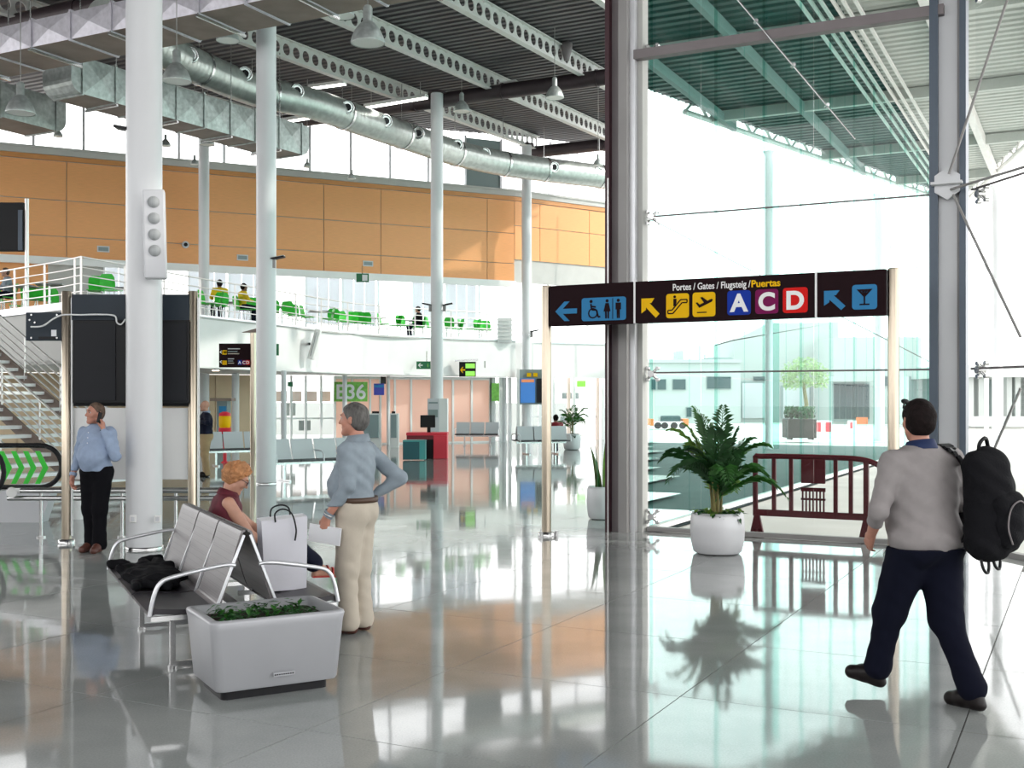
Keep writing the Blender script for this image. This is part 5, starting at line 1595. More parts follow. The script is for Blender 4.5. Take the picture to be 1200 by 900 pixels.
for px, py, w, lab in PEND:
    dia = .54 if w >= 17 else .34
    Y = min(dia * F / w, 38.0 if px > 350 else 35.0); s_ = w * Y / F / .54
    o = P(px, py, Y); bb = SIN * o.x + COS * o.y
    t = thing('pendant_lamp', lab, 'lamp', o, 0)
    q = MB(); q.lathe([(.27 * s_, 0), (.272 * s_, .015 * s_), (.25 * s_, .10 * s_), (.20 * s_, .21 * s_), (.13 * s_, .30 * s_), (.085 * s_, .34 * s_)], (0, 0, 0), 24, cap=False); part('bell', q, 'galv', t)
    q = MB(); q.lathe([(.262 * s_, .01 * s_), (.235 * s_, .10 * s_), (.17 * s_, .17 * s_), (.05 * s_, .19 * s_)], (0, 0, 0), 20); part('reflector', q, 'lamp_inner', t)
    q = MB(); q.lathe([(.085 * s_, .33 * s_), (.075 * s_, .36 * s_), (.075 * s_, .56 * s_), (.05 * s_, .60 * s_)], (0, 0, 0), 16); part('ballast_housing', q, 'galv', t)
    q = MB(); q.cyl((0, 0, .58 * s_), (0, 0, max(zd(bb) + .06 - o.z, .7)), .009, n=6); part('suspension_rod', q, 'steel_grey', t)
t = thing('spot_lamp', 'small dark spotlight clamped on top of the main tube beam', 'lamp', P(664, 71, 33.9), 0)
q = MB(); q.lathe([(.08, 0), (.10, .1), (.16, .3), (.18, .5), (.12, .58)], (0, 0, 0), 16); part('head', q, 'steel_mauve', t)
for (x0, y0), (x1, y1), lab in (((428, 124.5), (500, 112.5), 'bright strip light along the underside of the tube beam left of the column'), ((586, 99), (606, 96), 'short bright strip light under the tube beam right of the column'), ((363, 102), (404, 96.5), 'bright strip light right of the tall column, the upper one'), ((327, 142), (364, 136), 'bright strip light right of the tall column above the round duct')):
    Y = 37.0 if y0 < 130 and x0 > 400 else 36.0; a_, b_ = P(x0, y0, Y), P(x1, y1, Y - .5 * (x1 - x0) / 40)
    t = thing('strip_light', lab, 'lamp', (a_ + b_) / 2, 0)
    q = MB(); q.bar(a_, b_, .22, .10); part('housing', q, 'beam_paint', t, world=True)
    q = MB(); q.bar(a_ - UP * .06, b_ - UP * .06, .16, .03); part('diffuser', q, 'strip_glow', t, world=True)
    q = MB()
    for p_ in (a_.lerp(b_, .1), a_.lerp(b_, .9)): q.cyl(p_, Vector((p_.x, p_.y, zr(SIN * p_.x + COS * p_.y) + .1)), .012, n=6)
    part('suspension_rod', q, 'steel_grey', t, world=True)

# ---------------- ducts


def box_duct(name, label, a, b_, w, h, z, n, mats=('galv', 'duct_under'), endcap=True):
    """rectangular duct from a to b_ (plan), bottom at z; its side panels are creased to a shallow point"""
    a, b_ = Vector((a[0], a[1], z)), Vector((b_[0], b_[1], z)); d = (b_ - a).normalized(); s_ = Vector((d.y, -d.x, 0)) * (w / 2)
    t = thing(name, label, 'duct', (a + b_) / 2, 0)
    L = (b_ - a).length
    for i in range(n):
        p0, p1 = a + d * (L * i / n), a + d * (L * (i + 1) / n)
        q = MB()
        for sg in (-1, 1):
            c4 = [p0 + s_ * sg, p1 + s_ * sg, p1 + s_ * sg + UP * h, p0 + s_ * sg + UP * h]; ap = (c4[0] + c4[2]) / 2 + s_.normalized() * sg * .05
            q.add(c4 + [ap], [(0, 1, 4), (1, 2, 4), (2, 3, 4), (3, 0, 4)], False)
        q.quad(p0 - s_ + UP * h, p1 - s_ + UP * h, p1 + s_ + UP * h, p0 + s_ + UP * h)
        part('duct_section', q, mats[0], t, world=True)
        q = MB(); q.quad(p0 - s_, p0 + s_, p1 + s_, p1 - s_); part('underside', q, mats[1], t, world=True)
    for i in range(n + 1):
        q = MB(); p0 = a + d * (L * i / n)
        for u0, u1 in ((-s_, s_), (-s_ + UP * h, s_ + UP * h)): q.bar(p0 + u0 * 1.03, p0 + u1 * 1.03, .05, .06)
        for sg in (-1, 1): q.bar(p0 + s_ * sg * 1.02, p0 + s_ * sg * 1.02 + UP * h, .05, .06, d)
        part('flange', q, mats[0], t, world=True)
    if endcap:
        for p0, sgn in ((a, -1), (b_, 1)):
            pl = [(0, h), (0, 0)] + [(.32 * math.sin(math.radians(k)), .32 * (1 - math.cos(math.radians(k)))) for k in range(15, 91, 15)] + [(.32, h)]
            q = MB(); q.prism(pl, p0 - s_, d * sgn, UP, -w if sgn < 0 else w); part('end_elbow', q, mats[0], t, world=True)
    for k in range(1, n, 2):
        q = MB(); p0 = a + d * (L * k / n); zt_ = zr(SIN * p0.x + COS * p0.y) + .1
        for sg in (-1, 1): q.cyl(p0 + s_ * sg * 1.03 - UP * .04, Vector((p0.x + s_.x * sg * 1.03, p0.y + s_.y * sg * 1.03, zt_)), .014, n=6)
        q.bar(p0 - s_ * 1.1 - UP * .06, p0 + s_ * 1.1 - UP * .06, .05, .05)
        part('hanger', q, 'steel', t, world=True)
    return t


box_duct('square_duct', 'galvanised rectangular duct with creased panels running to the window wall', GX(80, 27.0), GX(338, 33.6), 1.05, .88, 9.02, 8)
box_duct('square_duct', 'short galvanised duct end over the left clerestory window', (-15.2, 26.0), GX(48, 30.6), 1.2, .9, 9.0, 3)
box_duct('square_duct', 'pale flat duct crossing high in front of the other ducts', AB(25, 16.8), AB(9.2, 16.8), 1.25, .55, 9.02, 14, ('galv_light', 'duct_under'))
rp = [(120, 20), (180, 52), (233, 79), (300, 106), (367, 122), (433, 145), (483, 162), (533, 179), (580, 190), (617, 196), (660, 201.5), (713, 208), (728, 210)]
path = spline([P(x, y, 9.0 * F / (H0 - y)) for x, y in rp], 4)
rd = thing('round_duct', 'long curved spiral duct of bright metal with jet nozzles', 'duct', (path[24].x, path[24].y, path[24].z - .45), 0)
q = MB(); q.tube(path, .46, 28); part('pipe', q, 'spiral', rd, world=True)
acc = 0; q = MB()
for i in range(len(path) - 1):
    L = (path[i + 1] - path[i]).length; nn = max(1, int(L / .17))
    for k in range(nn):
        p0 = path[i].lerp(path[i + 1], k / nn); dd = (path[i + 1] - path[i]).normalized(); q.cyl(p0, p0 + dd * .03, .468, n=24, cap=False)
part('spiral_seam', q, 'spiral', rd, world=True, kind='stuff')
for i in range(3, len(path) - 1, 5):
    q = MB(); dd = (path[i + 1] - path[i]).normalized(); q.cyl(path[i], path[i] + dd * .09, .485, n=28)
    q.cyl(path[i] + UP * .45, Vector((path[i].x, path[i].y, zr(SIN * path[i].x + COS * path[i].y) + .7)), .012, n=6)
    part('joint_band', q, 'steel', rd, world=True)
for px, py in ((222, 65), (286, 87), (347, 107), (406, 126), (451, 142), (489, 156), (535, 170), (567, 180), (648, 196), (699, 202)):
    best = min(path, key=lambda v: abs(600 + F * v.x / v.y - px)); dd = Vector((.42, -.85, -.12)).normalized(); c = P(px, py, best.y - .42)
    q = MB(); q.cyl(c - dd * .2, c + dd * .12, .19, n=18); q.tube([c + dd * .12 + Vector((dd.y, -dd.x, 0)).normalized() * .19 * math.cos(t_) + Vector((dd.y, -dd.x, 0)).normalized().cross(dd) * .19 * math.sin(t_) for t_ in [2 * math.pi * k / 16 for k in range(16)]], .035, 6, closed=True)
    nz = part('nozzle', q, 'steel', rd, world=True)
    q = MB(); q.cyl(c + dd * .115, c + dd * .128, .11, n=16); part('nozzle_throat', q, 'black', nz, world=True)

# ---------------- outside, beyond the glass


def wb_(px0, py0, px1, py1, Y, d): return wbox(px0, py0, px1, py1, Y, d)


b1 = thing('terminal_building', 'low white airport building with dark windows beyond the glass, farthest left', 'building', GX(815, 92, -.1), 0)
part('wall', wb_(750, 424, 868, 496.5, 92, 8), 'facade', b1, world=True)
for x0, y0, x1, y1 in ((763, 444, 769, 457), (770, 444, 781, 457), (788, 444, 804, 457), (828, 441, 857, 456), (804, 477, 811, 489)):
    f = part('window', wb_(x0, y0, x1, y1, 91.9, .2), 'facade_grey', b1, world=True); part('pane', wb_(x0 + .7, y0 + .7, x1 - .7, y1 - .7, 91.85, .2), 'win_dark', f, world=True)
part('parapet', wb_(749, 421, 869, 425, 91.8, 8.2), 'facade', b1, world=True)
part('roof_plant', wb_(795, 411, 801, 424, 93, 3), 'facade', b1, world=True); part('roof_plant', wb_(830, 419, 858, 424, 94, 4), 'facade_grey', b1, world=True)
q = MB(); q.tube([P(820, 424, 93), P(820, 405, 93)], .06, 6); q.tube([P(826, 424, 93), P(826, 415, 93)], .06, 6); part('aerial', q, 'facade_grey', b1, world=True)
b2 = thing('terminal_building', 'tall plain white block in the middle with grey loading doors', 'building', GX(920, 96, -.1), 0)
part('wall', wb_(860, 398, 977, 496, 97, 10), 'facade', b2, world=True)
q = MB(); a_ = P(860, 398, 97); q.prism([(0, 0), (0, -.1), (3.0, 1.4), (9, 1.5), (9, 0)], a_, (1, 0, 0), (0, 0, 1), -9); part('sloped_parapet', q, 'facade', b2, world=True)
for x0, y0, x1, y1 in ((867, 447, 900, 490), (915, 452, 950, 490)):
    f = part('loading_door', wb_(x0, y0, x1, y1, 96.9, .2), 'facade_grey', b2, world=True); part('door_leaf', wb_(x0 + 3, y0 + 2, x1 - 1.5, y1, 96.85, .2), 'seat_far', f, world=True)
for x0, y0, x1, y1 in ((959, 421, 967, 426), (968, 421, 975.5, 426), (883, 441, 899, 446)):
    f = part('window', wb_(x0, y0, x1, y1, 96.9, .2), 'facade_grey', b2, world=True); part('pane', wb_(x0 + .4, y0 + .4, x1 - .4, y1 - .4, 96.8, .2), 'win_dark', f, world=True)
b3 = thing('terminal_building', 'white block with a wide dark glazed opening right of the canopy column', 'building', GX(1010, 90, -.1), 0)
part('wall', wb_(977.5, 395, 1080, 497, 90, 6), 'facade', b3, world=True)
f = part('opening', wb_(976.5, 446, 1019, 494, 89.9, .3), 'facade_grey', b3, world=True)
for k in range(6): part('pane', wb_(977.5 + k * 7, 450, 983.7 + k * 7, 491, 89.85, .25), 'win_dark', f, world=True)
f = part('opening', wb_(1036, 441, 1052, 452, 89.9, .3), 'win_dark', b3, world=True)
part('canopy_slab', wb_(972, 441, 1030, 447, 87, 3), 'facade', b3, world=True)
b4 = thing('arcade_building', 'white arcade with tall piers at the photo edge beyond the glass', 'building', GX(1185, 75, -.1), 0)
part('roof_slab', wb_(1118, 428, 1290, 442, 74, 12), 'facade', b4, world=True)
for px in (1062, 1122, 1138, 1150, 1183, 1193, 1206, 1225, 1250): part('pier', wb_(px - 3, 441, px + 3, 497, 74.5, .8), 'facade', b4, world=True)
part('back_wall', wb_(1050, 441, 1290, 497, 82, .4), 'facade_grey', b4, world=True)
part('low_wall', wb_(1140, 488, 1290, 500, 70, .4), 'facade', b4, world=True)
for k, (px, base, w, lab) in enumerate(((901, 527, 9, 'pale round canopy column beyond the tinted screen'), (1031, 517, 11, 'pale canopy column left of the right steel post'), (1156, 507, 5, 'thin pale canopy column just right of the steel post'), (1169, 519, 12, 'pale round canopy column at the photo edge'))):
    b_ = G(px, base, -.1); r_ = w * b_.y / F / 2
    q = MB(); q.lathe([(r_ * 1.2, 0), (r_ * 1.2, .12), (r_, .15), (r_, 11.0), (r_ * 1.5, 11.15)], b_, 20); o = struct('column', q, 'column_paint'); o['label'] = lab
q = MB(); b_ = G(909, 527, -.1); q.bar(b_, b_ + UP * 11, .26, .05, (0, 1, 0)); struct('fin', q, 'fin_green')  # green strip added for the column's doubled reflection in the glass
tr = thing('street_tree', 'pale green leafy tree in front of the white building outside', 'tree', GX(943, 62, -.1), 0)
q = MB(); b_ = GX(943, 62, -.1); q.tube([b_, b_ + Vector((.1, 0, 1.6)), b_ + Vector((-.1, 0, 3.0))], [.16, .12, .08], 8); part('trunk', q, 'stem', tr, world=True)
rg_ = random.Random(11); q = MB()
for _ in range(900):
    a_ = rg_.random() * 6.28; ph = math.acos(rg_.uniform(-.6, 1)); rr_ = rg_.uniform(.55, 1.0)
    c = b_ + Vector((1.35 * rr_ * math.sin(ph) * math.cos(a_), 1.3 * rr_ * math.sin(ph) * math.sin(a_), 3.1 + 1.15 * rr_ * math.cos(ph))); u_ = Vector((rg_.uniform(-1, 1), rg_.uniform(-1, 1), rg_.uniform(-1, 1))).normalized() * .12; v_ = u_.orthogonal().normalized() * .07
    q.add([c - u_, c - v_, c + u_, c + v_], [(0, 1, 2, 3)], False)
part('crown', q, 'tree_leaf', tr, world=True, kind='stuff')
pb = thing('timber_planter', 'dark brown planter box with a clipped hedge outside on the pavement', 'planter', GX(940, 50.5, -.1), 0)
part('box', wb_(924, 491.5, 957, 513.5, 50.0, 1.2), 'planter_brown', pb, world=True, bev=.02)
rg_ = random.Random(12); q = MB()
for _ in range(500):
    c = Vector((GX(941, 50).x + rg_.uniform(-.6, .6), 50.6 + rg_.uniform(-.5, .5), .95 + rg_.uniform(0, .5))); u_ = Vector((rg_.uniform(-1, 1), rg_.uniform(-1, 1), rg_.uniform(-1, 1))).normalized() * .1; v_ = u_.orthogonal().normalized() * .06
    q.add([c - u_, c - v_, c + u_, c + v_], [(0, 1, 2, 3)], False)
part('hedge', q, 'hedge', pb, world=True, kind='stuff')
for px in (928, 953): part('foot', wb_(px - 1, 513.5, px + 1, 515.5, 50.2, .8), 'black', pb, world=True)
for k, (px0, px1, reds) in enumerate(((959, 975, ((959, 962), (968, 974))), (996, 1004, ((996.5, 999),)))):
    t = thing('road_barrier', ('red and white water filled barrier right of the hedge planter', 'short red and white barrier in front of the glazed opening')[k], 'barrier', GX((px0 + px1) / 2, 56 + 8 * k, -.15), 0)
    part('body', wb_(px0, 493, px1, (514.2, 508.3)[k], 56 + 8 * k, .5), 'barrier_white', t, world=True, bev=.03)
    for a_, c_ in reds: part('red_band', wb_(a_, 495, c_, 506 - 4 * k, 55.95 + 8 * k, .6), 'red', t, world=True)
cart = thing('baggage_tractor', 'low airport service vehicle with orange ends parked outside at the far left', 'vehicle', GX(787, 72, -.1), 0)
part('chassis', wb_(764, 494, 807, 499, 72, 1.6), 'barrier_white', cart, world=True, bev=.05)
part('cab', wb_(774, 487, 798, 495, 72.2, 1.2), 'win_dark', cart, world=True, bev=.1)
for a_, c_ in ((763, 766), (801, 807)): part('bumper', wb_(a_, 491, c_, 499, 71.95, 1.7), 'orange', cart, world=True)
for px in (771, 779, 790, 800):
    q = MB(); c = GX(px, 72, .13); q.cyl(c - Vector((0, .05, 0)), c + Vector((0, .2, 0)), .22, n=14); part('wheel', q, 'black', cart, world=True)
rb2 = solo('orange_barrier', wb_(1005, 489, 1017, 497, 85, .4), 'orange', 'orange plastic barrier before the glazed building outside', 'barrier')

# ================================================================== PEOPLE
def sdf_build(prims, vox, k=0.03, cuts=(), fold=0.0, seed=0, subs=()):
    """one smooth skin over a set of tapered limbs and ellipsoids, meshed by surface nets; cuts are (point, normal) half spaces taken away"""
    lo = np.full(3, 1e9); hi = np.full(3, -1e9)
    for p in prims:
        if p[0] == 'c':
            for q, r in ((p[1], p[2]), (p[3], p[4])):
                lo = np.minimum(lo, np.array(q) - r); hi = np.maximum(hi, np.array(q) + r)
        else:
            r = max(p[2]); lo = np.minimum(lo, np.array(p[1]) - r); hi = np.maximum(hi, np.array(p[1]) + r)
    lo -= 3 * vox + 0.01; hi += 3 * vox + 0.01
    n = np.ceil((hi - lo) / vox).astype(int) + 1
    ax = [lo[i] + vox * np.arange(n[i], dtype=np.float32) for i in range(3)]
    f = np.full(n, 0.5, np.float32)

    def dist(p, sl):
        X = ax[0][sl[0]][:, None, None]; Y = ax[1][sl[1]][None, :, None]; Z = ax[2][sl[2]][None, None, :]
        if p[0] == 'c':
            a = np.array(p[1], np.float32); b = np.array(p[3], np.float32); ba = b - a; L2 = float(ba @ ba) + 1e-9
            h = np.clip(((X - a[0]) * ba[0] + (Y - a[1]) * ba[1] + (Z - a[2]) * ba[2]) / L2, 0, 1)
            return np.sqrt((X - a[0] - ba[0] * h) ** 2 + (Y - a[1] - ba[1] * h) ** 2 + (Z - a[2] - ba[2] * h) ** 2) - (p[2] + (p[4] - p[2]) * h)
        c = p[1]; r = p[2]; dx, dy, dz = X - c[0], Y - c[1], Z - c[2]
        if len(p) > 3 and p[3] is not None:
            M = np.array(p[3].transposed()); dx, dy, dz = (M[0][0] * dx + M[0][1] * dy + M[0][2] * dz, M[1][0] * dx + M[1][1] * dy + M[1][2] * dz, M[2][0] * dx + M[2][1] * dy + M[2][2] * dz)
        k0 = np.sqrt((dx / r[0]) ** 2 + (dy / r[1]) ** 2 + (dz / r[2]) ** 2); k1 = np.sqrt((dx / r[0] ** 2) ** 2 + (dy / r[1] ** 2) ** 2 + (dz / r[2] ** 2) ** 2) + 1e-9
        return k0 * (k0 - 1) / k1

    def box(p, m):
        if p[0] == 'c':
            l = np.minimum(np.array(p[1]) - p[2], np.array(p[3]) - p[4]); u = np.maximum(np.array(p[1]) + p[2], np.array(p[3]) + p[4])
        else:
            r = max(p[2]); l = np.array(p[1]) - r; u = np.array(p[1]) + r
        i0 = np.clip(np.floor((l - m - lo) / vox).astype(int), 0, n - 1); i1 = np.clip(np.ceil((u + m - lo) / vox).astype(int) + 1, 1, n)
        return tuple(slice(int(i0[i]), int(i1[i])) for i in range(3))

    for p in prims:
        kk = p[5] if (p[0] == 'c' and len(p) > 5) else (p[4] if (p[0] == 'e' and len(p) > 4) else k)
        sl = box(p, kk + 2 * vox); d = dist(p, sl); g = f[sl]
        h = np.maximum(kk - np.abs(g - d), 0) / kk
        f[sl] = np.minimum(g, d) - h * h * kk * 0.25
    for p in subs:
        sl = box(p, 0.02); d = dist(p, sl); g = f[sl]; kk = 0.008
        h = np.maximum(kk - np.abs(g + d), 0) / kk
        f[sl] = np.maximum(g, -d) + h * h * kk * 0.25
    X = ax[0][:, None, None]; Y = ax[1][None, :, None]; Z = ax[2][None, None, :]
    if fold:
        s = seed * 1.7
        f += fold * (np.sin(X * 31 + Z * 22 + s) * np.sin(Y * 27 - Z * 34 + 2 * s) + 0.6 * np.sin(Z * 61 + X * 33 + Y * 25 + s) * np.sin(X * 19 - Y * 23 + Z * 9 + s))
    for pt, nr in cuts:
        nr = np.array(nr) / np.linalg.norm(nr)
        f = np.maximum(f, (X - pt[0]) * nr[0] + (Y - pt[1]) * nr[1] + (Z - pt[2]) * nr[2])
    neg = f < 0
    nx, ny, nz = n
    cnt = np.zeros((nx - 1, ny - 1, nz - 1), np.int8)
    for i in (0, 1):
        for j in (0, 1):
            for l in (0, 1): cnt += neg[i:nx - 1 + i, j:ny - 1 + j, l:nz - 1 + l]
    cell = np.argwhere((cnt > 0) & (cnt < 8))
    idx = np.full((nx - 1, ny - 1, nz - 1), -1, np.int32); idx[tuple(cell.T)] = np.arange(len(cell))
    acc = np.zeros((len(cell), 3)); w = np.zeros(len(cell))
    C8 = [(i, j, l) for i in (0, 1) for j in (0, 1) for l in (0, 1)]
    for a in C8:
        for b in C8:
            if sum(b) - sum(a) == 1 and sum(abs(b[i] - a[i]) for i in range(3)) == 1:
                fa = f[cell[:, 0] + a[0], cell[:, 1] + a[1], cell[:, 2] + a[2]]; fb = f[cell[:, 0] + b[0], cell[:, 1] + b[1], cell[:, 2] + b[2]]
                m = (fa < 0) != (fb < 0); t = np.where(m, fa / np.where(m, fa - fb, 1), 0)
                for i in range(3): acc[:, i] += np.where(m, a[i] + t * (b[i] - a[i]), 0)
                w += m
    V = lo + vox * (cell + acc / w[:, None])
    Q = []
    for axis in range(3):
        s0 = [slice(0, m_) for m_ in n]; s1 = [slice(0, m_) for m_ in n]; s0[axis] = slice(0, n[axis] - 1); s1[axis] = slice(1, n[axis])
        A, B = neg[tuple(s0)], neg[tuple(s1)]; e = np.argwhere(A != B); u, v = (axis + 1) % 3, (axis + 2) % 3
        e = e[(e[:, u] > 0) & (e[:, v] > 0) & (e[:, u] < n[u] - 1) & (e[:, v] < n[v] - 1)]
        q = []
        for du, dv in ((-1, -1), (0, -1), (0, 0), (-1, 0)):
            c = e.copy(); c[:, u] += du; c[:, v] += dv; q.append(idx[tuple(c.T)])
        q = np.stack(q, 1); fl = ~A[tuple(e.T)]; q[fl] = q[fl][:, ::-1]; Q.append(q)
    Q = np.concatenate(Q); Q = Q[(Q >= 0).all(1)]
    return V, Q


def np_mesh(name, pieces, m):
    me = bpy.data.meshes.new(name); off = 0; vs = []; fs = []
    for V, Q in pieces: vs.append(V); fs.append(Q + off); off += len(V)
    V = np.concatenate(vs); Q = np.concatenate(fs)
    me.vertices.add(len(V)); me.vertices.foreach_set('co', V.astype(np.float32).ravel())
    me.loops.add(Q.size); me.loops.foreach_set('vertex_index', Q.astype(np.int32).ravel())
    me.polygons.add(len(Q)); me.polygons.foreach_set('loop_start', np.arange(0, Q.size, 4, dtype=np.int32)); me.polygons.foreach_set('loop_total', np.full(len(Q), 4, np.int32))
    me.polygons.foreach_set('use_smooth', np.ones(len(Q), bool)); me.update(calc_edges=True); me.validate()
    me.materials.append(MATS[m]); return me


def vv(*a): return Vector(a)


def hand_prims(w, d, nrm, thumb, curl=0.5, s=1.0, spread=0.0):
    """palm and five fingers: w wrist, d towards the fingers, nrm out of the palm, thumb side"""
    d = d.normalized(); nrm = (nrm - d * nrm.dot(d)).normalized(); t = d.cross(nrm)
    t = t if t.dot(thumb) > 0 else -t
    P_ = []
    offs = (.027, .009, -.009, -.026)
    for i, o in enumerate(offs):
        kn = w + d * (.088 - .006 * abs(i - 1)) * s + t * o * s
        P_.append(('c', w + t * o * .6 * s, .017 * s, kn, .0125 * s, .012))
        L = ((.043, .026, .021), (.048, .029, .022), (.044, .027, .021), (.034, .021, .018))[i]; p = kn; a = curl * .75
        dd = (d + t * o * spread * 8).normalized()
        for j, l in enumerate(L):
            r0, r1 = (.0092 - .0008 * j) * s, (.0086 - .0009 * j) * s
            q = p + (dd * math.cos(a) + nrm * math.sin(a)) * l * s; P_.append(('c', p, r0, q, r1, .004)); p = q; a += curl * (1.0 if j == 0 else .7)
    p = w + d * .022 * s + t * .02 * s
    q = p + (d * .62 + t * .62 + nrm * .42).normalized() * .042 * s; r_ = q + (d * .85 + t * .18 + nrm * (.3 + .3 * curl)).normalized() * .032 * s; e = r_ + (d * .85 + nrm * (.25 + .4 * curl) - t * .1).normalized() * .026 * s
    P_ += [('c', p, .017 * s, q, .0125 * s, .012), ('c', q, .0115 * s, r_, .010 * s, .004), ('c', r_, .010 * s, e, .008 * s, .004)]
    return P_


def head_prims(c, Rm, s=1.0, female=False, old=False):
    T = lambda x, y, z: c + Rm @ vv(x * s, y * s, z * s)
    e = lambda p, r, k=.02: ('e', T(*p), (r[0] * s, r[1] * s, r[2] * s), Rm, k)
    c_ = lambda p, r0, q, r1, k=.012: ('c', T(*p), r0 * s, T(*q), r1 * s, k)
    P_ = [e((0, -.012, .025), (.076, .096, .092)), e((0, .024, -.028), (.060, .066, .086), .03),
          c_((-.043, .012, -.062), .022, (-.012, .064, -.098), .020, .03), c_((.043, .012, -.062), .022, (.012, .064, -.098), .020, .03),
          c_((0, .086, .014), .009, (0, .110, -.024), .0125), c_((-.010, .094, -.030), .008, (.010, .094, -.030), .008, .008),
          c_((-.038, .074, .034), .011, (-.010, .085, .030), .010), c_((.038, .074, .034), .011, (.010, .085, .030), .010),
          e((-.040, .056, -.024), (.022, .024, .022)), e((.040, .056, -.024), (.022, .024, .022)),
          c_((-.019, .082, -.060), .0062, (0, .090, -.0585), .0072, .005), c_((.019, .082, -.060), .0062, (0, .090, -.0585), .0072, .005),
          c_((-.016, .081, -.069), .0068, (.016, .081, -.069), .0068, .006), e((0, .074, -.102), (.020, .018, .016))]
    for sg in (-1, 1):
        P_ += [e((sg * .078, -.008, -.004), (.010, .022, .033), .008), e((sg * .082, -.016, .012), (.007, .014, .016), .006)]
    S_ = [e((sg * .032, .092, .010), (.017, .014, .0105)) for sg in (-1, 1)] + [('c', T(-.017, .092, -.0645), .0016 * s, T(.017, .092, -.0645), .0016 * s)]
    return P_, S_, T


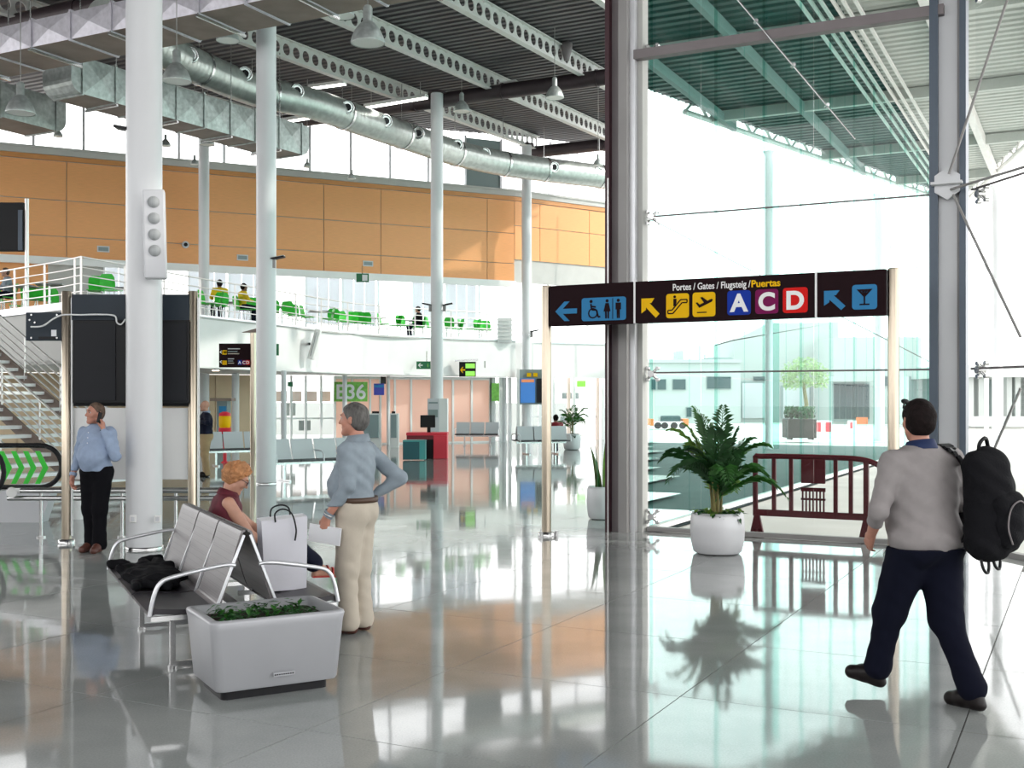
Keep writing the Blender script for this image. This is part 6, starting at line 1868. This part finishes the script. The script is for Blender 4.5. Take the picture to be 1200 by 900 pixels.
def figure(name, label, loc, rz, J, st, cat='person', far=False):
    """J: joints in the person's own frame (x right, y forward, z up); st: what they wear"""
    root = thing(name, label, cat, loc, rz)
    J = {k: Vector(v) for k, v in J.items()}
    vox = st.get('vox', .0105 if not far else .02); b = st.get('build', 1.0); s = st.get('head_s', 1.0)
    Rm = Euler((st.get('nod', 0), st.get('tilt', 0), st.get('turn', 0)), 'XYZ').to_matrix() if 'Rm' not in st else st['Rm']
    pe, ch, nb, hd = J['pelvis'], J['chest'], J['neck'], J['head']
    Rt = st.get('torso_rot', Matrix.Identity(3))
    X3 = Rt @ vv(1, 0, 0)
    wa = (pe + ch) / 2 + Rt @ vv(0, .01, 0)
    belly = st.get('belly', .0)

    shi = 0.0 if st.get('sleeves', True) else .10

    def torso(g, full=True):
        return [('e', pe, (.165 * b + g, .118 * b + g, .125 + g), Rt, .06), ('e', wa + Rt @ vv(0, belly * .45, 0), (.150 * b + g + belly * .2, .108 * b + g + belly * .45, .15 + g), Rt, .08),
                ('e', ch, (.168 * b + g, .118 * b + g, .178 + g), Rt, .08), ('c', J['shL'].lerp(J['shR'], shi), .048 + g, J['shR'].lerp(J['shL'], shi), .048 + g, .08), ('c', ch + (nb - ch) * .55, .085 + g, nb, .058 + g * .6, .06)]

    def arm(sd, g, r=(.052, .044, .036, .027), upto=1.0):
        sh, el, wr = J['sh' + sd], J['el' + sd], J['wr' + sd]; e2 = el + (wr - el) * upto
        return [('c', sh, r[0] * b + g, el, r[1] + g, .03), ('c', el, r[1] + g, e2, r[2] + (r[3] - r[2]) * upto + g, .02)]

    def leg(sd, g, upto=1.0, r=(.083, .060, .040)):
        hp, kn, an = J['hp' + sd], J['kn' + sd], J['an' + sd]; e2 = kn + (an - kn) * upto; m_ = kn + (an - kn) * .35
        return [('c', hp, r[0] * b + g, kn, r[1] + g, .05), ('c', kn, r[1] + g, m_, .056 + g, .03), ('c', m_, .056 + g, e2, r[2] + g, .03)]

    body = torso(-.012) + arm('L', 0) + arm('R', 0) + leg('L', -.006) + leg('R', -.006)
    hp_, hs_, T = head_prims(hd, Rm, s)
    neck = [('c', nb - Rt @ vv(0, 0, .03), .060, nb, .054, .03), ('c', nb, .053, T(0, -.018, -.06), .052 * s, .025)]
    pieces = [sdf_build(body, vox * 1.15, .03)]
    pieces.append(sdf_build(neck + hp_, .0062 if not far else .012, .02, subs=hs_ if not far else ()))
    for sd in 'LR':
        hd_ = st.get('hand' + sd)
        if hd_ and not far:
            wr = J['wr' + sd]; el = J['el' + sd]
            pieces.append(sdf_build([('c', el.lerp(wr, .35), .036, wr, .0255, .02)] + hand_prims(wr, Vector(hd_[0]), Vector(hd_[1]), Vector(hd_[2]), hd_[3], st.get('hand_s', 1.0)), .0042, .012))
        elif hd_:
            wr = J['wr' + sd]; pieces.append(sdf_build([('c', J['el' + sd].lerp(wr, .5), .034, wr, .027)] + hand_prims(wr, Vector(hd_[0]), Vector(hd_[1]), Vector(hd_[2]), hd_[3], 1.05), .0075, .012))
    bo = link('body', np_mesh('body', pieces, st.get('skin', 'skin')), root)
    if not far:
        for sg in (-1, 1):
            q = MB(); q.ell(T(sg * .032, .0735, .0105), .0125 * s, 12, 8); ey = part('eye', q, 'eye_white', root)
            q = MB(); q.ell(T(sg * .032, .0832, .0105), .0056 * s, 10, 6); part('iris', q, 'iris', ey)
            q = MB(); q.tube([T(sg * .014, .0945, .030), T(sg * .030, .0915, .036), T(sg * .046, .079, .031)], .0036 * s, 6); part('eyebrow', q, st.get('hair', 'hair_dark'), root)
    # hair
    hv = st.get('hair_vol', .012)
    if st.get('hair'):
        hp2 = [('e', T(0, -.016, .030), ((.077 + hv) * s, (.096 + hv) * s, (.090 + hv) * s), Rm), ('e', T(0, -.045, -.01), ((.068 + hv) * s, (.060 + hv) * s, (.075 + hv) * s), Rm, .03)]
        if st.get('curls'):
            rg = random.Random(5)
            for _ in range(120):
                a = rg.random() * 6.28; z = rg.uniform(-.55, 1); rr = math.sqrt(max(0, 1 - z * z)); c_ = rg.uniform(.97, 1.08); hp2.append(('e', T(.085 * c_ * rr * math.cos(a), -.016 + .105 * c_ * rr * math.sin(a), .03 + .102 * c_ * z), (.020, .020, .020), None, .005))
        cf = st.get('hairline', (.83, -.55, .014)); nr = Rm @ vv(0, cf[0], cf[1])
        pt = hd + Rm @ (vv(0, cf[0], cf[1]) * (cf[2] * s))
        link('hair', np_mesh('hair', [sdf_build(hp2, .006 if not far else .012, .02, cuts=[(pt, nr), (T(0, 0, st.get('nape', -.085)), Rm @ vv(0, 0, -1))], fold=.0025)], st['hair']), root)
    # clothes
    if st.get('shirt'):
        up = st.get('sleeve', .93); g = st.get('shirt_g', .012)
        pr = torso(g)
        if st.get('sleeves', True):
            for sd in 'LR':
                pr += arm(sd, .012, upto=up)
        else:
            pass
        hem = st.get('hem', pe.z - .06); cuts = [((0, 0, hem), st.get('hem_n', (0, 0, -1))), (tuple(nb + (nb - ch).normalized() * .012), tuple(nb - ch))]
        link('shirt', np_mesh('shirt', [sdf_build(pr, vox, .03, cuts=cuts, fold=st.get('fold', .004), seed=st.get('seed', 1))], st['shirt']), root)
        if st.get('collar'):
            q = MB(); ring_ = []
            up_ = (nb - ch).normalized(); xx = X3; yy = up_.cross(xx)
            for lv, (r_, z_) in enumerate(((.074, -.015), (.071, .034), (.079, .037), (.100, -.018))):
                ring_.append([nb + xx * (r_ * 1.02 * math.cos(t)) + yy * (r_ * .98 * math.sin(t)) + up_ * (z_ - .016 * math.sin(t)) for t in [2 * math.pi * k / 24 for k in range(24)]])
            part('collar', loft(ring_, False, False), st['collar'], root)
        if st.get('cuff'):
            for sd in st.get('cuff_on', 'LR'):
                el, wr = J['el' + sd], J['wr' + sd]; p0 = el.lerp(wr, up - .10); p1 = el.lerp(wr, up + .05); q = MB(); q.tube([p0, p0.lerp(p1, .5), p1], [.043, .0425, .041], 16, cap=False); q.tube([p1, p0.lerp(p1, .5)], [.041, .036], 16, cap=False); part('cuff', q, st['cuff'], root)
    if st.get('trousers'):
        wz = st.get('waist', pe.z + .07); tu = st.get('leg_to', 1.0)
        pr = [('e', pe, (.168 * b + .008, .122 * b + .008, .135), Rt, .05)]
        if belly or st.get('upright', True): pr.append(('e', pe + vv(0, 0, .08), (.158 * b + .008, .112 * b + .008 + belly * .2, .10), Rt, .05))
        for sd in 'LR': pr += leg(sd, .014, upto=tu, r=st.get('leg_r', (.088, .068, .062)))
        pr += [('e', pe + vv(sd * .075, -.05, -.05), (.09 * b, .085 * b, .10), None, .05) for sd in (-1, 1)] if st.get('upright', True) else []
        cuts = [((0, 0, wz), (0, 0, 1))] + [((0, 0, .03), (0, 0, -1))] if st.get('upright', True) else []
        link('trousers', np_mesh('trousers', [sdf_build(pr, vox, .03, cuts=cuts, fold=st.get('fold_t', .002), seed=st.get('seed', 1) + 3)], st['trousers']), root)
        if st.get('belt'):
            q = MB(); rg_ = [[(pe.x + (.170 * b + .012 + o) * math.cos(t), pe.y + (.124 * b + .012 + o + belly * .2) * math.sin(t), wz + z) for t in [2 * math.pi * k / 32 for k in range(32)]] for o, z in ((-.02, -.035), (.002, -.035), (.002, .004), (-.02, .004))]
            part('belt', loft(rg_, False, False), st['belt'], root)
    if st.get('shoe'):
        for sd in 'LR':
            an, to = J['an' + sd], J['to' + sd]; fd = (to - an); dn = st.get('down' + sd, vv(0, 0, -1)); dn = Vector(dn).normalized()
            heel = an + dn * .045 - (fd - dn * fd.dot(dn)).normalized() * .035
            pr = [('c', an - dn * .02, .043, an + dn * .03, .040), ('c', heel, .035, to, .034, .03), ('c', an.lerp(to, .55), .043, to, .036, .03), ('c', an, .042, an.lerp(to, .5), .045, .03)]
            sole = to + dn * .036
            link('shoe', np_mesh('shoe', [sdf_build(pr, .007 if not far else .012, .02, cuts=[(tuple(sole), tuple(dn))])], st['shoe']), root)
    return root, J, T


def stand(h=1.72, **kw):
    k = h / 1.72
    J = dict(pelvis=(0, 0, .95), chest=(0, 0, 1.255), neck=(0, -.015, 1.445), head=(0, .02, 1.595), shL=(-.172, -.01, 1.365), shR=(.172, -.01, 1.365), elL=(-.235, -.04, 1.11), elR=(.235, -.04, 1.11), wrL=(-.24, .03, .86), wrR=(.24, .03, .86),
             hpL=(-.085, 0, .90), hpR=(.085, 0, .90), knL=(-.095, .02, .49), knR=(.095, .02, .49), anL=(-.10, -.02, .085), anR=(.10, -.02, .085), toL=(-.125, .14, .035), toR=(.125, .14, .035))
    J = {n_: tuple(c * k for c in v) for n_, v in J.items()}
    J.update(kw); return J


# ---- the standing man with the paper
sm_loc = G(417, 741); sm_rz = math.radians(72)
J = stand(1.73, elL=(-.20, -.03, 1.12), wrL=(-.215, .13, .885), elR=(.30, -.23, 1.15), wrR=(.20, -.03, 1.0), anL=(-.075, .02, .085), toL=(-.09, .17, .035), anR=(.085, -.02, .085), toR=(.13, .13, .035), knL=(-.085, .03, .49), knR=(.09, .01, .49))
sman, J, T = figure('person', 'person with grey hair in blue grey shirt and beige trousers standing beside the bench', sm_loc, sm_rz, J,
                    dict(shirt='shirt_grey', collar='shirt_grey', cuff='shirt_grey', trousers='trouser_beige', belt='belt', shoe='shoe_brown', hair='hair_grey', skin='skin_red', turn=.05, belly=.09, build=1.05, hem=.965, waist=1.02, seed=2, fold=.005, leg_r=(.094, .074, .068),
                         handL=((-.05, .25, -1), (1, .0, .1), (0, 1, 0), .55), handR=((-.9, .2, -.5), (-.3, -.2, -1), (0, 1, 0), .4)))
Mw = WM[sman.name]
q = MB(); wl = J['wrL'] + vv(-.01, .0, -.10)
M_ = Matrix.Translation(wl) @ Matrix.Rotation(.12, 4, 'X')
q.box((0, .01, -.03), (.010, .26, .13)); q.box((.009, .015, -.025), (.004, .26, .12)); q = moved(q, Mw @ M_)
solo('folded_paper', q, 'paper', 'white folded paper held low by the grey haired man', 'paper')
q = MB(); q.tube([J['elL'].lerp(J['wrL'], .90) + vv(.044 * math.cos(t), .03 * math.sin(t), .02 * math.sin(t)) for t in [2 * math.pi * k / 14 for k in range(14)]], .007, 6, closed=True); part('watch', q, 'steel', sman)

# ---- the man with the backpack
bm_loc = Vector((2.40, 6.56, 0)); bm_rz = math.radians(20)
J = stand(1.76, pelvis=(0, -.02, .955), chest=(.0, .03, 1.275), neck=(0, .03, 1.475), head=(0.0, .055, 1.63),
          shL=(-.205, .02, 1.385), shR=(.205, .02, 1.40), elL=(-.335, -.02, 1.115), wrL=(-.265, .14, .955), elR=(.27, .02, 1.14), wrR=(.20, .24, 1.24),
          hpL=(-.09, 0, .90), hpR=(.09, -.02, .90), knL=(-.125, .15, .50), knR=(.115, -.05, .475), anL=(-.155, .23, .125), toL=(-.225, .37, .105), anR=(.125, -.27, .085), toR=(.10, -.11, .035))
bman, J, T = figure('person', 'person in grey polo and dark jeans walking away with a black backpack', bm_loc, bm_rz, J,
                    dict(shirt='polo_grey', collar='navy', trousers='jeans', shoe='shoe_dark', hair='hair_dark', skin='skin_red', turn=-.22, belly=.05, build=1.30, step=True, shirt_g=.022, leg_to=.9, hem=.868, waist=.90, seed=4, fold=.005, sleeve=.40, cuff='polo_grey', cuff_on='LR', downL=(0, .35, -1), leg_r=(.092, .082, .068),
                         hairline=(.83, -.55, .022), handL=((.35, .75, -.75), (1, 0, .2), (0, .6, 1), .35), handR=((-.2, .4, 1), (-1, 0, .2), (0, 1, -.3), 1.0)))
Mw = WM[bman.name]
q = MB(); q.tube([T(sg * .078, -.02 + .0, .055) if sg else T(0, .0, .0) for sg in (-1,)] + [T(-.084, .01, .075), T(-.045, .075, .105), T(0, .088, .112), T(.045, .075, .105), T(.084, .01, .075), T(.08, -.02, .055)], .006, 6)
for sg in (-1, 1): q.ell(T(sg * .036, .082, .112), (.030, .010, .020), 12, 8, Euler((-.7, 0, bm_rz * 0), 'XYZ').to_matrix())
solo('sunglasses', moved(q, Mw), 'black', 'dark sunglasses pushed up on the head of the man with backpack', 'sunglasses')
# backpack on the right shoulder
bpk = thing('backpack', 'large black backpack slung on the right shoulder of the walking man', 'backpack', Mw @ vv(.27, -.26, .86), bm_rz)
Rb = Euler((0, -.12, .25), 'XYZ').to_matrix()
off = vv(.27, -.26, .86)
L_ = lambda x, y, z: Rb @ vv(x, y, z)
pr = [('e', L_(0, .0, .20), (.185, .13, .22), Rb, .06), ('e', L_(.0, .0, .40), (.165, .12, .22), Rb, .06), ('c', L_(-.11, 0, .10), .09, L_(.11, 0, .10), .09, .06), ('c', L_(-.08, .02, .54), .075, L_(.08, .02, .54), .07, .06)]
link('main_bag', np_mesh('main_bag', [sdf_build(pr, .012, .05, fold=.006, seed=3)], 'black_soft'), bpk)
pr = [('e', L_(.01, -.105, .20), (.13, .07, .15), Rb, .05), ('c', L_(-.06, -.10, .32), .055, L_(.07, -.10, .32), .055, .05)]
link('front_pocket', np_mesh('front_pocket', [sdf_build(pr, .011, .05, fold=.004, seed=5)], 'black_soft'), bpk)
q = MB()
pth = spline([J['shR'] + vv(-.02, -.13, -.02) - off, J['shR'] + vv(-.055, -.07, .065) - off, J['shR'] + vv(-.05, .02, .085) - off, J['shR'] + vv(-.03, .10, .03) - off, J['shR'] + vv(.02, .14, -.12) - off, J['shR'] + vv(.09, .06, -.28) - off, L_(-.10, .10, .10)], 4)
for a_, c_ in zip(pth, pth[1:]): q.bar(a_, c_, .078, .016, (0, .3, 1))
part('shoulder_strap', q, 'black', bpk)
q = MB(); q.tube(spline([L_(-.05, .02, .60), L_(-.06, .0, .66), L_(.0, .0, .68), L_(.05, .02, .60)], 4), .012, 6); part('top_handle', q, 'black', bpk)
q = MB()
for x in (-.13, -.02): q.tube(spline([L_(x, 0, .03), L_(x - .01, -.02, -.04), L_(x + .03, -.02, -.07), L_(x + .06, -.01, -.02), L_(x + .05, 0, .03)], 4), .009, 5)
part('loose_strap', q, 'black', bpk)
q = MB(); q.tube(spline([L_(-.07, -.165, .10), L_(-.10, -.165, .2), L_(-.06, -.165, .30), L_(.02, -.172, .33), L_(.10, -.165, .28)], 6), .005, 5); part('zip', q, 'steel_mauve', bpk)

# ---- the man on the phone
pm_loc = G(113, 646); pm_rz = math.radians(166)
J = stand(1.73, elR=(.27, -.05, 1.10), wrR=(.275, .06, .865), elL=(-.285, .05, 1.10), wrL=(-.155, .10, 1.415), head=(.0, .03, 1.60), anR=(.06, .0, .085), toR=(.085, .15, .035), anL=(-.075, .05, .085), toL=(-.10, .2, .035), knL=(-.08, .05, .49), knR=(.07, .03, .49))
pman, J, T = figure('person', 'person in light blue shirt and black trousers phoning beside the largest column', pm_loc, pm_rz, J,
                    dict(shirt='shirt_blue', collar='shirt_blue', cuff='shirt_blue', cuff_on='R', trousers='trouser_black', shoe='shoe_brown', hair='hair_brown', hair_vol=.006, skin='skin_red', turn=-.45, tilt=-.08, belly=.10, build=1.06, hem=.93, waist=.99, seed=6, fold=.005, leg_r=(.092, .074, .07), hairline=(.83, -.55, .004),
                         handR=((-.02, .2, -1), (-1, 0, 0), (0, 1, 0), .6), handL=((.15, -.15, 1), (1, .1, 0), (0, 1, .3), .75)))
Mw = WM[pman.name]
q = MB(); c_ = J['wrL'] + vv(.035, .02, .135); q.box((0, 0, 0), (.014, .06, .13), None); q = moved(q, Mw @ Matrix.Translation(c_) @ Matrix.Rotation(.35, 4, 'X')); solo('mobile_phone', q, 'black', 'small dark phone held to the ear of the man in blue shirt', 'phone', bev=.003)
q = MB(); q.tube([J['wrL'] + vv(.03 * math.cos(t), .03 * math.sin(t), -.01) for t in [2 * math.pi * k / 14 for k in range(14)]], .007, 6, closed=True); part('watch', q, 'black', pman)
q = MB()
for k in range(7): q.ell(vv(0.0, .155 + .0 * k, 1.38 - .06 * k) + vv(0, (.0, .012, .02, .026, .03, .028, .02)[k], 0), (.007, .004, .007), 8, 6)
part('button', q, 'paper', pman)

# ---- the seated woman
wm_loc = bl(.22, 1.98); wm_rz = math.radians(26.1 - 90)
J = dict(pelvis=(0, 0.0, .53), chest=(0.02, .045, .81), neck=(.03, .075, .99), head=(.05, .135, 1.12), shL=(-.15, .06, .93), shR=(.175, .045, .93), elL=(-.19, .30, .70), elR=(.25, .20, .67), wrL=(-.02, .47, .62), wrR=(.27, .43, .60),
         hpL=(-.085, .03, .53), hpR=(.085, .03, .53), knL=(-.08, .53, .53), knR=(.0, .55, .62), anL=(-.10, .56, .085), anR=(-.06, .86, .33), toL=(-.11, .71, .035), toR=(-.05, 1.01, .285))
wman, J, T = figure('person', 'person with curly ginger hair in dark red sleeveless blouse sitting on the bench reading glasses on', wm_loc, wm_rz, J,
                    dict(shirt='blouse', sleeves=False, collar='blouse', trousers='navy_dark', upright=False, hair='hair_ginger', curls=True, hair_vol=.014, skin='skin', head_s=.96, Rm=Euler((-.55, 0, -.12), 'XYZ').to_matrix(), torso_rot=Euler((-.18, 0, 0), 'XYZ').to_matrix(), build=1.02, belly=.05, hem=.47, seed=8, fold=.004, leg_to=.8, leg_r=(.092, .074, .066), nape=-.075,
                         handL=((.5, .5, -.3), (0, 0, -1), (1, 0, 0), .5), handR=((.25, .9, -.25), (0, -.2, -1), (-1, 0, 0), .5), hairline=(.83, -.55, .018)))
wman['label'] = 'person with curly ginger hair and dark red sleeveless blouse sitting on the bench'
Mw = WM[wman.name]
q = MB()
for sg in (-1, 1):
    q.tube([T(sg * .034 + .024 * math.cos(t), .103 - .006 * abs(math.cos(t)), .004 + .019 * math.sin(t)) for t in [2 * math.pi * k / 14 for k in range(14)]], .0028, 6, closed=True)
    q.tube([T(sg * .056, .097, .008), T(sg * .078, .06, .012), T(sg * .083, -.01, .014)], .0026, 6)
q.tube([T(-.011, .104, .008), T(0, .108, .010), T(.011, .104, .008)], .0026, 6)
solo('spectacles', moved(q, Mw), 'maroon_edge', 'dark framed spectacles on the seated woman', 'glasses')
for sd in 'LR':
    an, to = J['an' + sd], J['to' + sd]; dn = vv(0, 0, -1) if sd == 'L' else vv(0, -.25, -1).normalized()
    heel = an + dn * .05 - (to - an).normalized() * .03
    pr = [('c', heel, .030, an, .034), ('c', an, .036, to, .026, .02), ('c', heel, .030, to, .028, .02)] + [('c', to + vv((i - 2) * .014, 0, 0), .011, to + (to - an).normalized() * (.045 - .005 * abs(i - 1)) + vv((i - 2) * .016, 0, -.008), .008, .006) for i in range(5)] + [('c', J['kn' + sd].lerp(an, .7), .045, an, .034)]
    link('foot', np_mesh('foot', [sdf_build(pr, .006, .015)], 'skin'), wman)
    q = MB(); ft = (to - an).normalized(); sl = [heel + dn * .03 - ft * .02, an.lerp(to, .5) + dn * .045, to + dn * .028, to + ft * .055 + dn * .022]
    for a_, c_ in zip(sl, sl[1:]): q.bar(a_, c_, .075, .014, dn)
    for t_, r_ in ((.35, .047), (.65, .042), (.95, .040)):
        c_ = an.lerp(to, t_) + dn * .004; q.tube([c_ + vv(1, 0, 0) * r_ * math.cos(u) - dn * r_ * .85 * math.sin(u) for u in [math.pi * k / 10 for k in range(-1, 12)]], .010, 6)
    q.tube([an + vv(.043 * math.cos(u), .043 * math.sin(u), 0) for u in [2 * math.pi * k / 14 for k in range(14)]], .008, 6, closed=True)
    part('sandal', q, 'sandal', wman)
q = MB(); q.tube([J['elR'].lerp(J['wrR'], .92) + vv(.033 * math.cos(t), .0, .033 * math.sin(t)) for t in [2 * math.pi * k / 16 for k in range(16)]], .006, 6, closed=True); part('bracelet', q, 'paper', wman)
q = MB()
for k in range(12):
    t = k / 11; q.ell(J['neck'].lerp(J['chest'], t * .9) + vv(-.06 + .12 * abs(t - .5) * 0 + .05 * math.sin(t * 3), .085 + .05 * t, 0), .010, 8, 6)
part('necklace', q, 'paper', wman)
# jacket on the bench
pr = []; rg = random.Random(21)
for k in range(26):
    x, y = rg.uniform(-.56, -.26), rg.uniform(.78, 2.02); a = rg.random() * 6.28; l = rg.uniform(.06, .16)
    pr.append(('c', vv(x, y, .475 + rg.uniform(0, .03)), .035, vv(max(-.60, min(-.22, x + l * math.cos(a))), y + l * math.sin(a), .47 + rg.uniform(0, .05)), .03, .03))
pr += [('e', vv(-.40, 1.4, .47), (.19, .56, .055), None, .04), ('e', vv(-.36, 1.15, .49), (.14, .26, .065), None, .04)]
V, Q = sdf_build(pr, .012, .03, cuts=[((0, 0, .447), (0, 0, -1))], fold=.007, seed=9)
jk = link('jacket', np_mesh('jacket', [(V - np.array((-.40, 1.4, .447)), Q)], 'black_soft')); jk.location = bl(-.40, 1.4, .447); jk.rotation_euler = (0, 0, BRZ); jk['label'] = 'crumpled black jacket lying on the left seats of the bench'; jk['category'] = 'jacket'

# ---- people further away
J = stand(1.75, elL=(-.46, .0, 1.24), wrL=(-.20, .16, 1.27), elR=(.27, -.03, 1.1), wrR=(.24, .1, .88))
fm, J, T = figure('person', 'person in dark jacket and khaki trousers standing far back left of the tall column', G(241, 558.5), math.radians(110), J, dict(shirt='navy_dark', collar='shirt_blue', trousers='khaki', shoe='shoe_dark', hair=None, skin='skin', build=1.3, hem=.80, waist=.98, vox=.015, handL=((.9, .2, .1), (0, -1, 0), (0, 0, 1), .7), handR=((0, .1, -1), (-1, 0, 0), (0, 1, 0), .6)), far=True)
q = MB(); q.prism([(-.05, 1.42), (.05, 1.42), (.02, 1.0), (-.02, 1.0)], (0, .135, 0), (1, 0, 0), (0, 0, 1), -.03); part('shirt_front', q, 'shirt_blue', fm)


def sitter(label, loc, rz, top, trs, hair, skin, seat=.46):
    J = dict(pelvis=(0, 0, seat + .09), chest=(0, .03, seat + .38), neck=(0, .05, seat + .57), head=(0, .09, seat + .71), shL=(-.18, .03, seat + .51), shR=(.18, .03, seat + .51), elL=(-.24, .14, seat + .27), elR=(.24, .14, seat + .27), wrL=(-.14, .34, seat + .26), wrR=(.14, .34, seat + .26),
             hpL=(-.09, .03, seat + .08), hpR=(.09, .03, seat + .08), knL=(-.11, .45, seat + .04), knR=(.11, .45, seat + .04), anL=(-.11, .42, .085), anR=(.11, .42, .085), toL=(-.12, .57, .035), toR=(.12, .57, .035))
    return figure('person', label, loc, rz, J, dict(shirt=top, trousers=trs, upright=False, shoe='shoe_dark', hair=hair, skin=skin, hem=seat + .05, vox=.02, build=1.02), far=True)


for px, dY, rz, lab, t_, h_, s_ in ((258, .9, .5, 'person in yellow top with dark hair sitting in the gallery cafe, left of the pair', 'yellow_cloth', 'hair_dark', 'skin_dark'), (283, 1.0, -.9, 'person in yellow top sitting in the gallery cafe, right of the pair', 'yellow_cloth', 'hair_dark', 'skin_dark'), (492, .9, 1.4, 'person in black sitting in the gallery cafe left of the column', 'black_soft', 'hair_dark', 'skin'), (10, .9, 2.2, 'person in pale top among green cafe chairs at the left photo edge', 'shirt_grey', 'hair_brown', 'skin')):
    loc = GX(px, edgeY(px) + dY, ZT)
    sitter(lab, loc, rz, t_, 'navy_dark', h_, s_)
    dup(ch, loc, rz + math.pi, 'green cafe chair occupied by the %s' % ' '.join(lab.split()[:5 if 'yellow' not in lab else 4] + (lab.split()[-4:] if 'pair' in lab else [])), 'occupied cafe chairs')
loc = Vector((1.58, 37.3, 0)); sitter('person sitting far back on the double seats, only the dark head showing', GX(652, 37.4), math.radians(14), 'deep_red', 'navy_dark', 'hair_dark', 'skin_dark', .44)
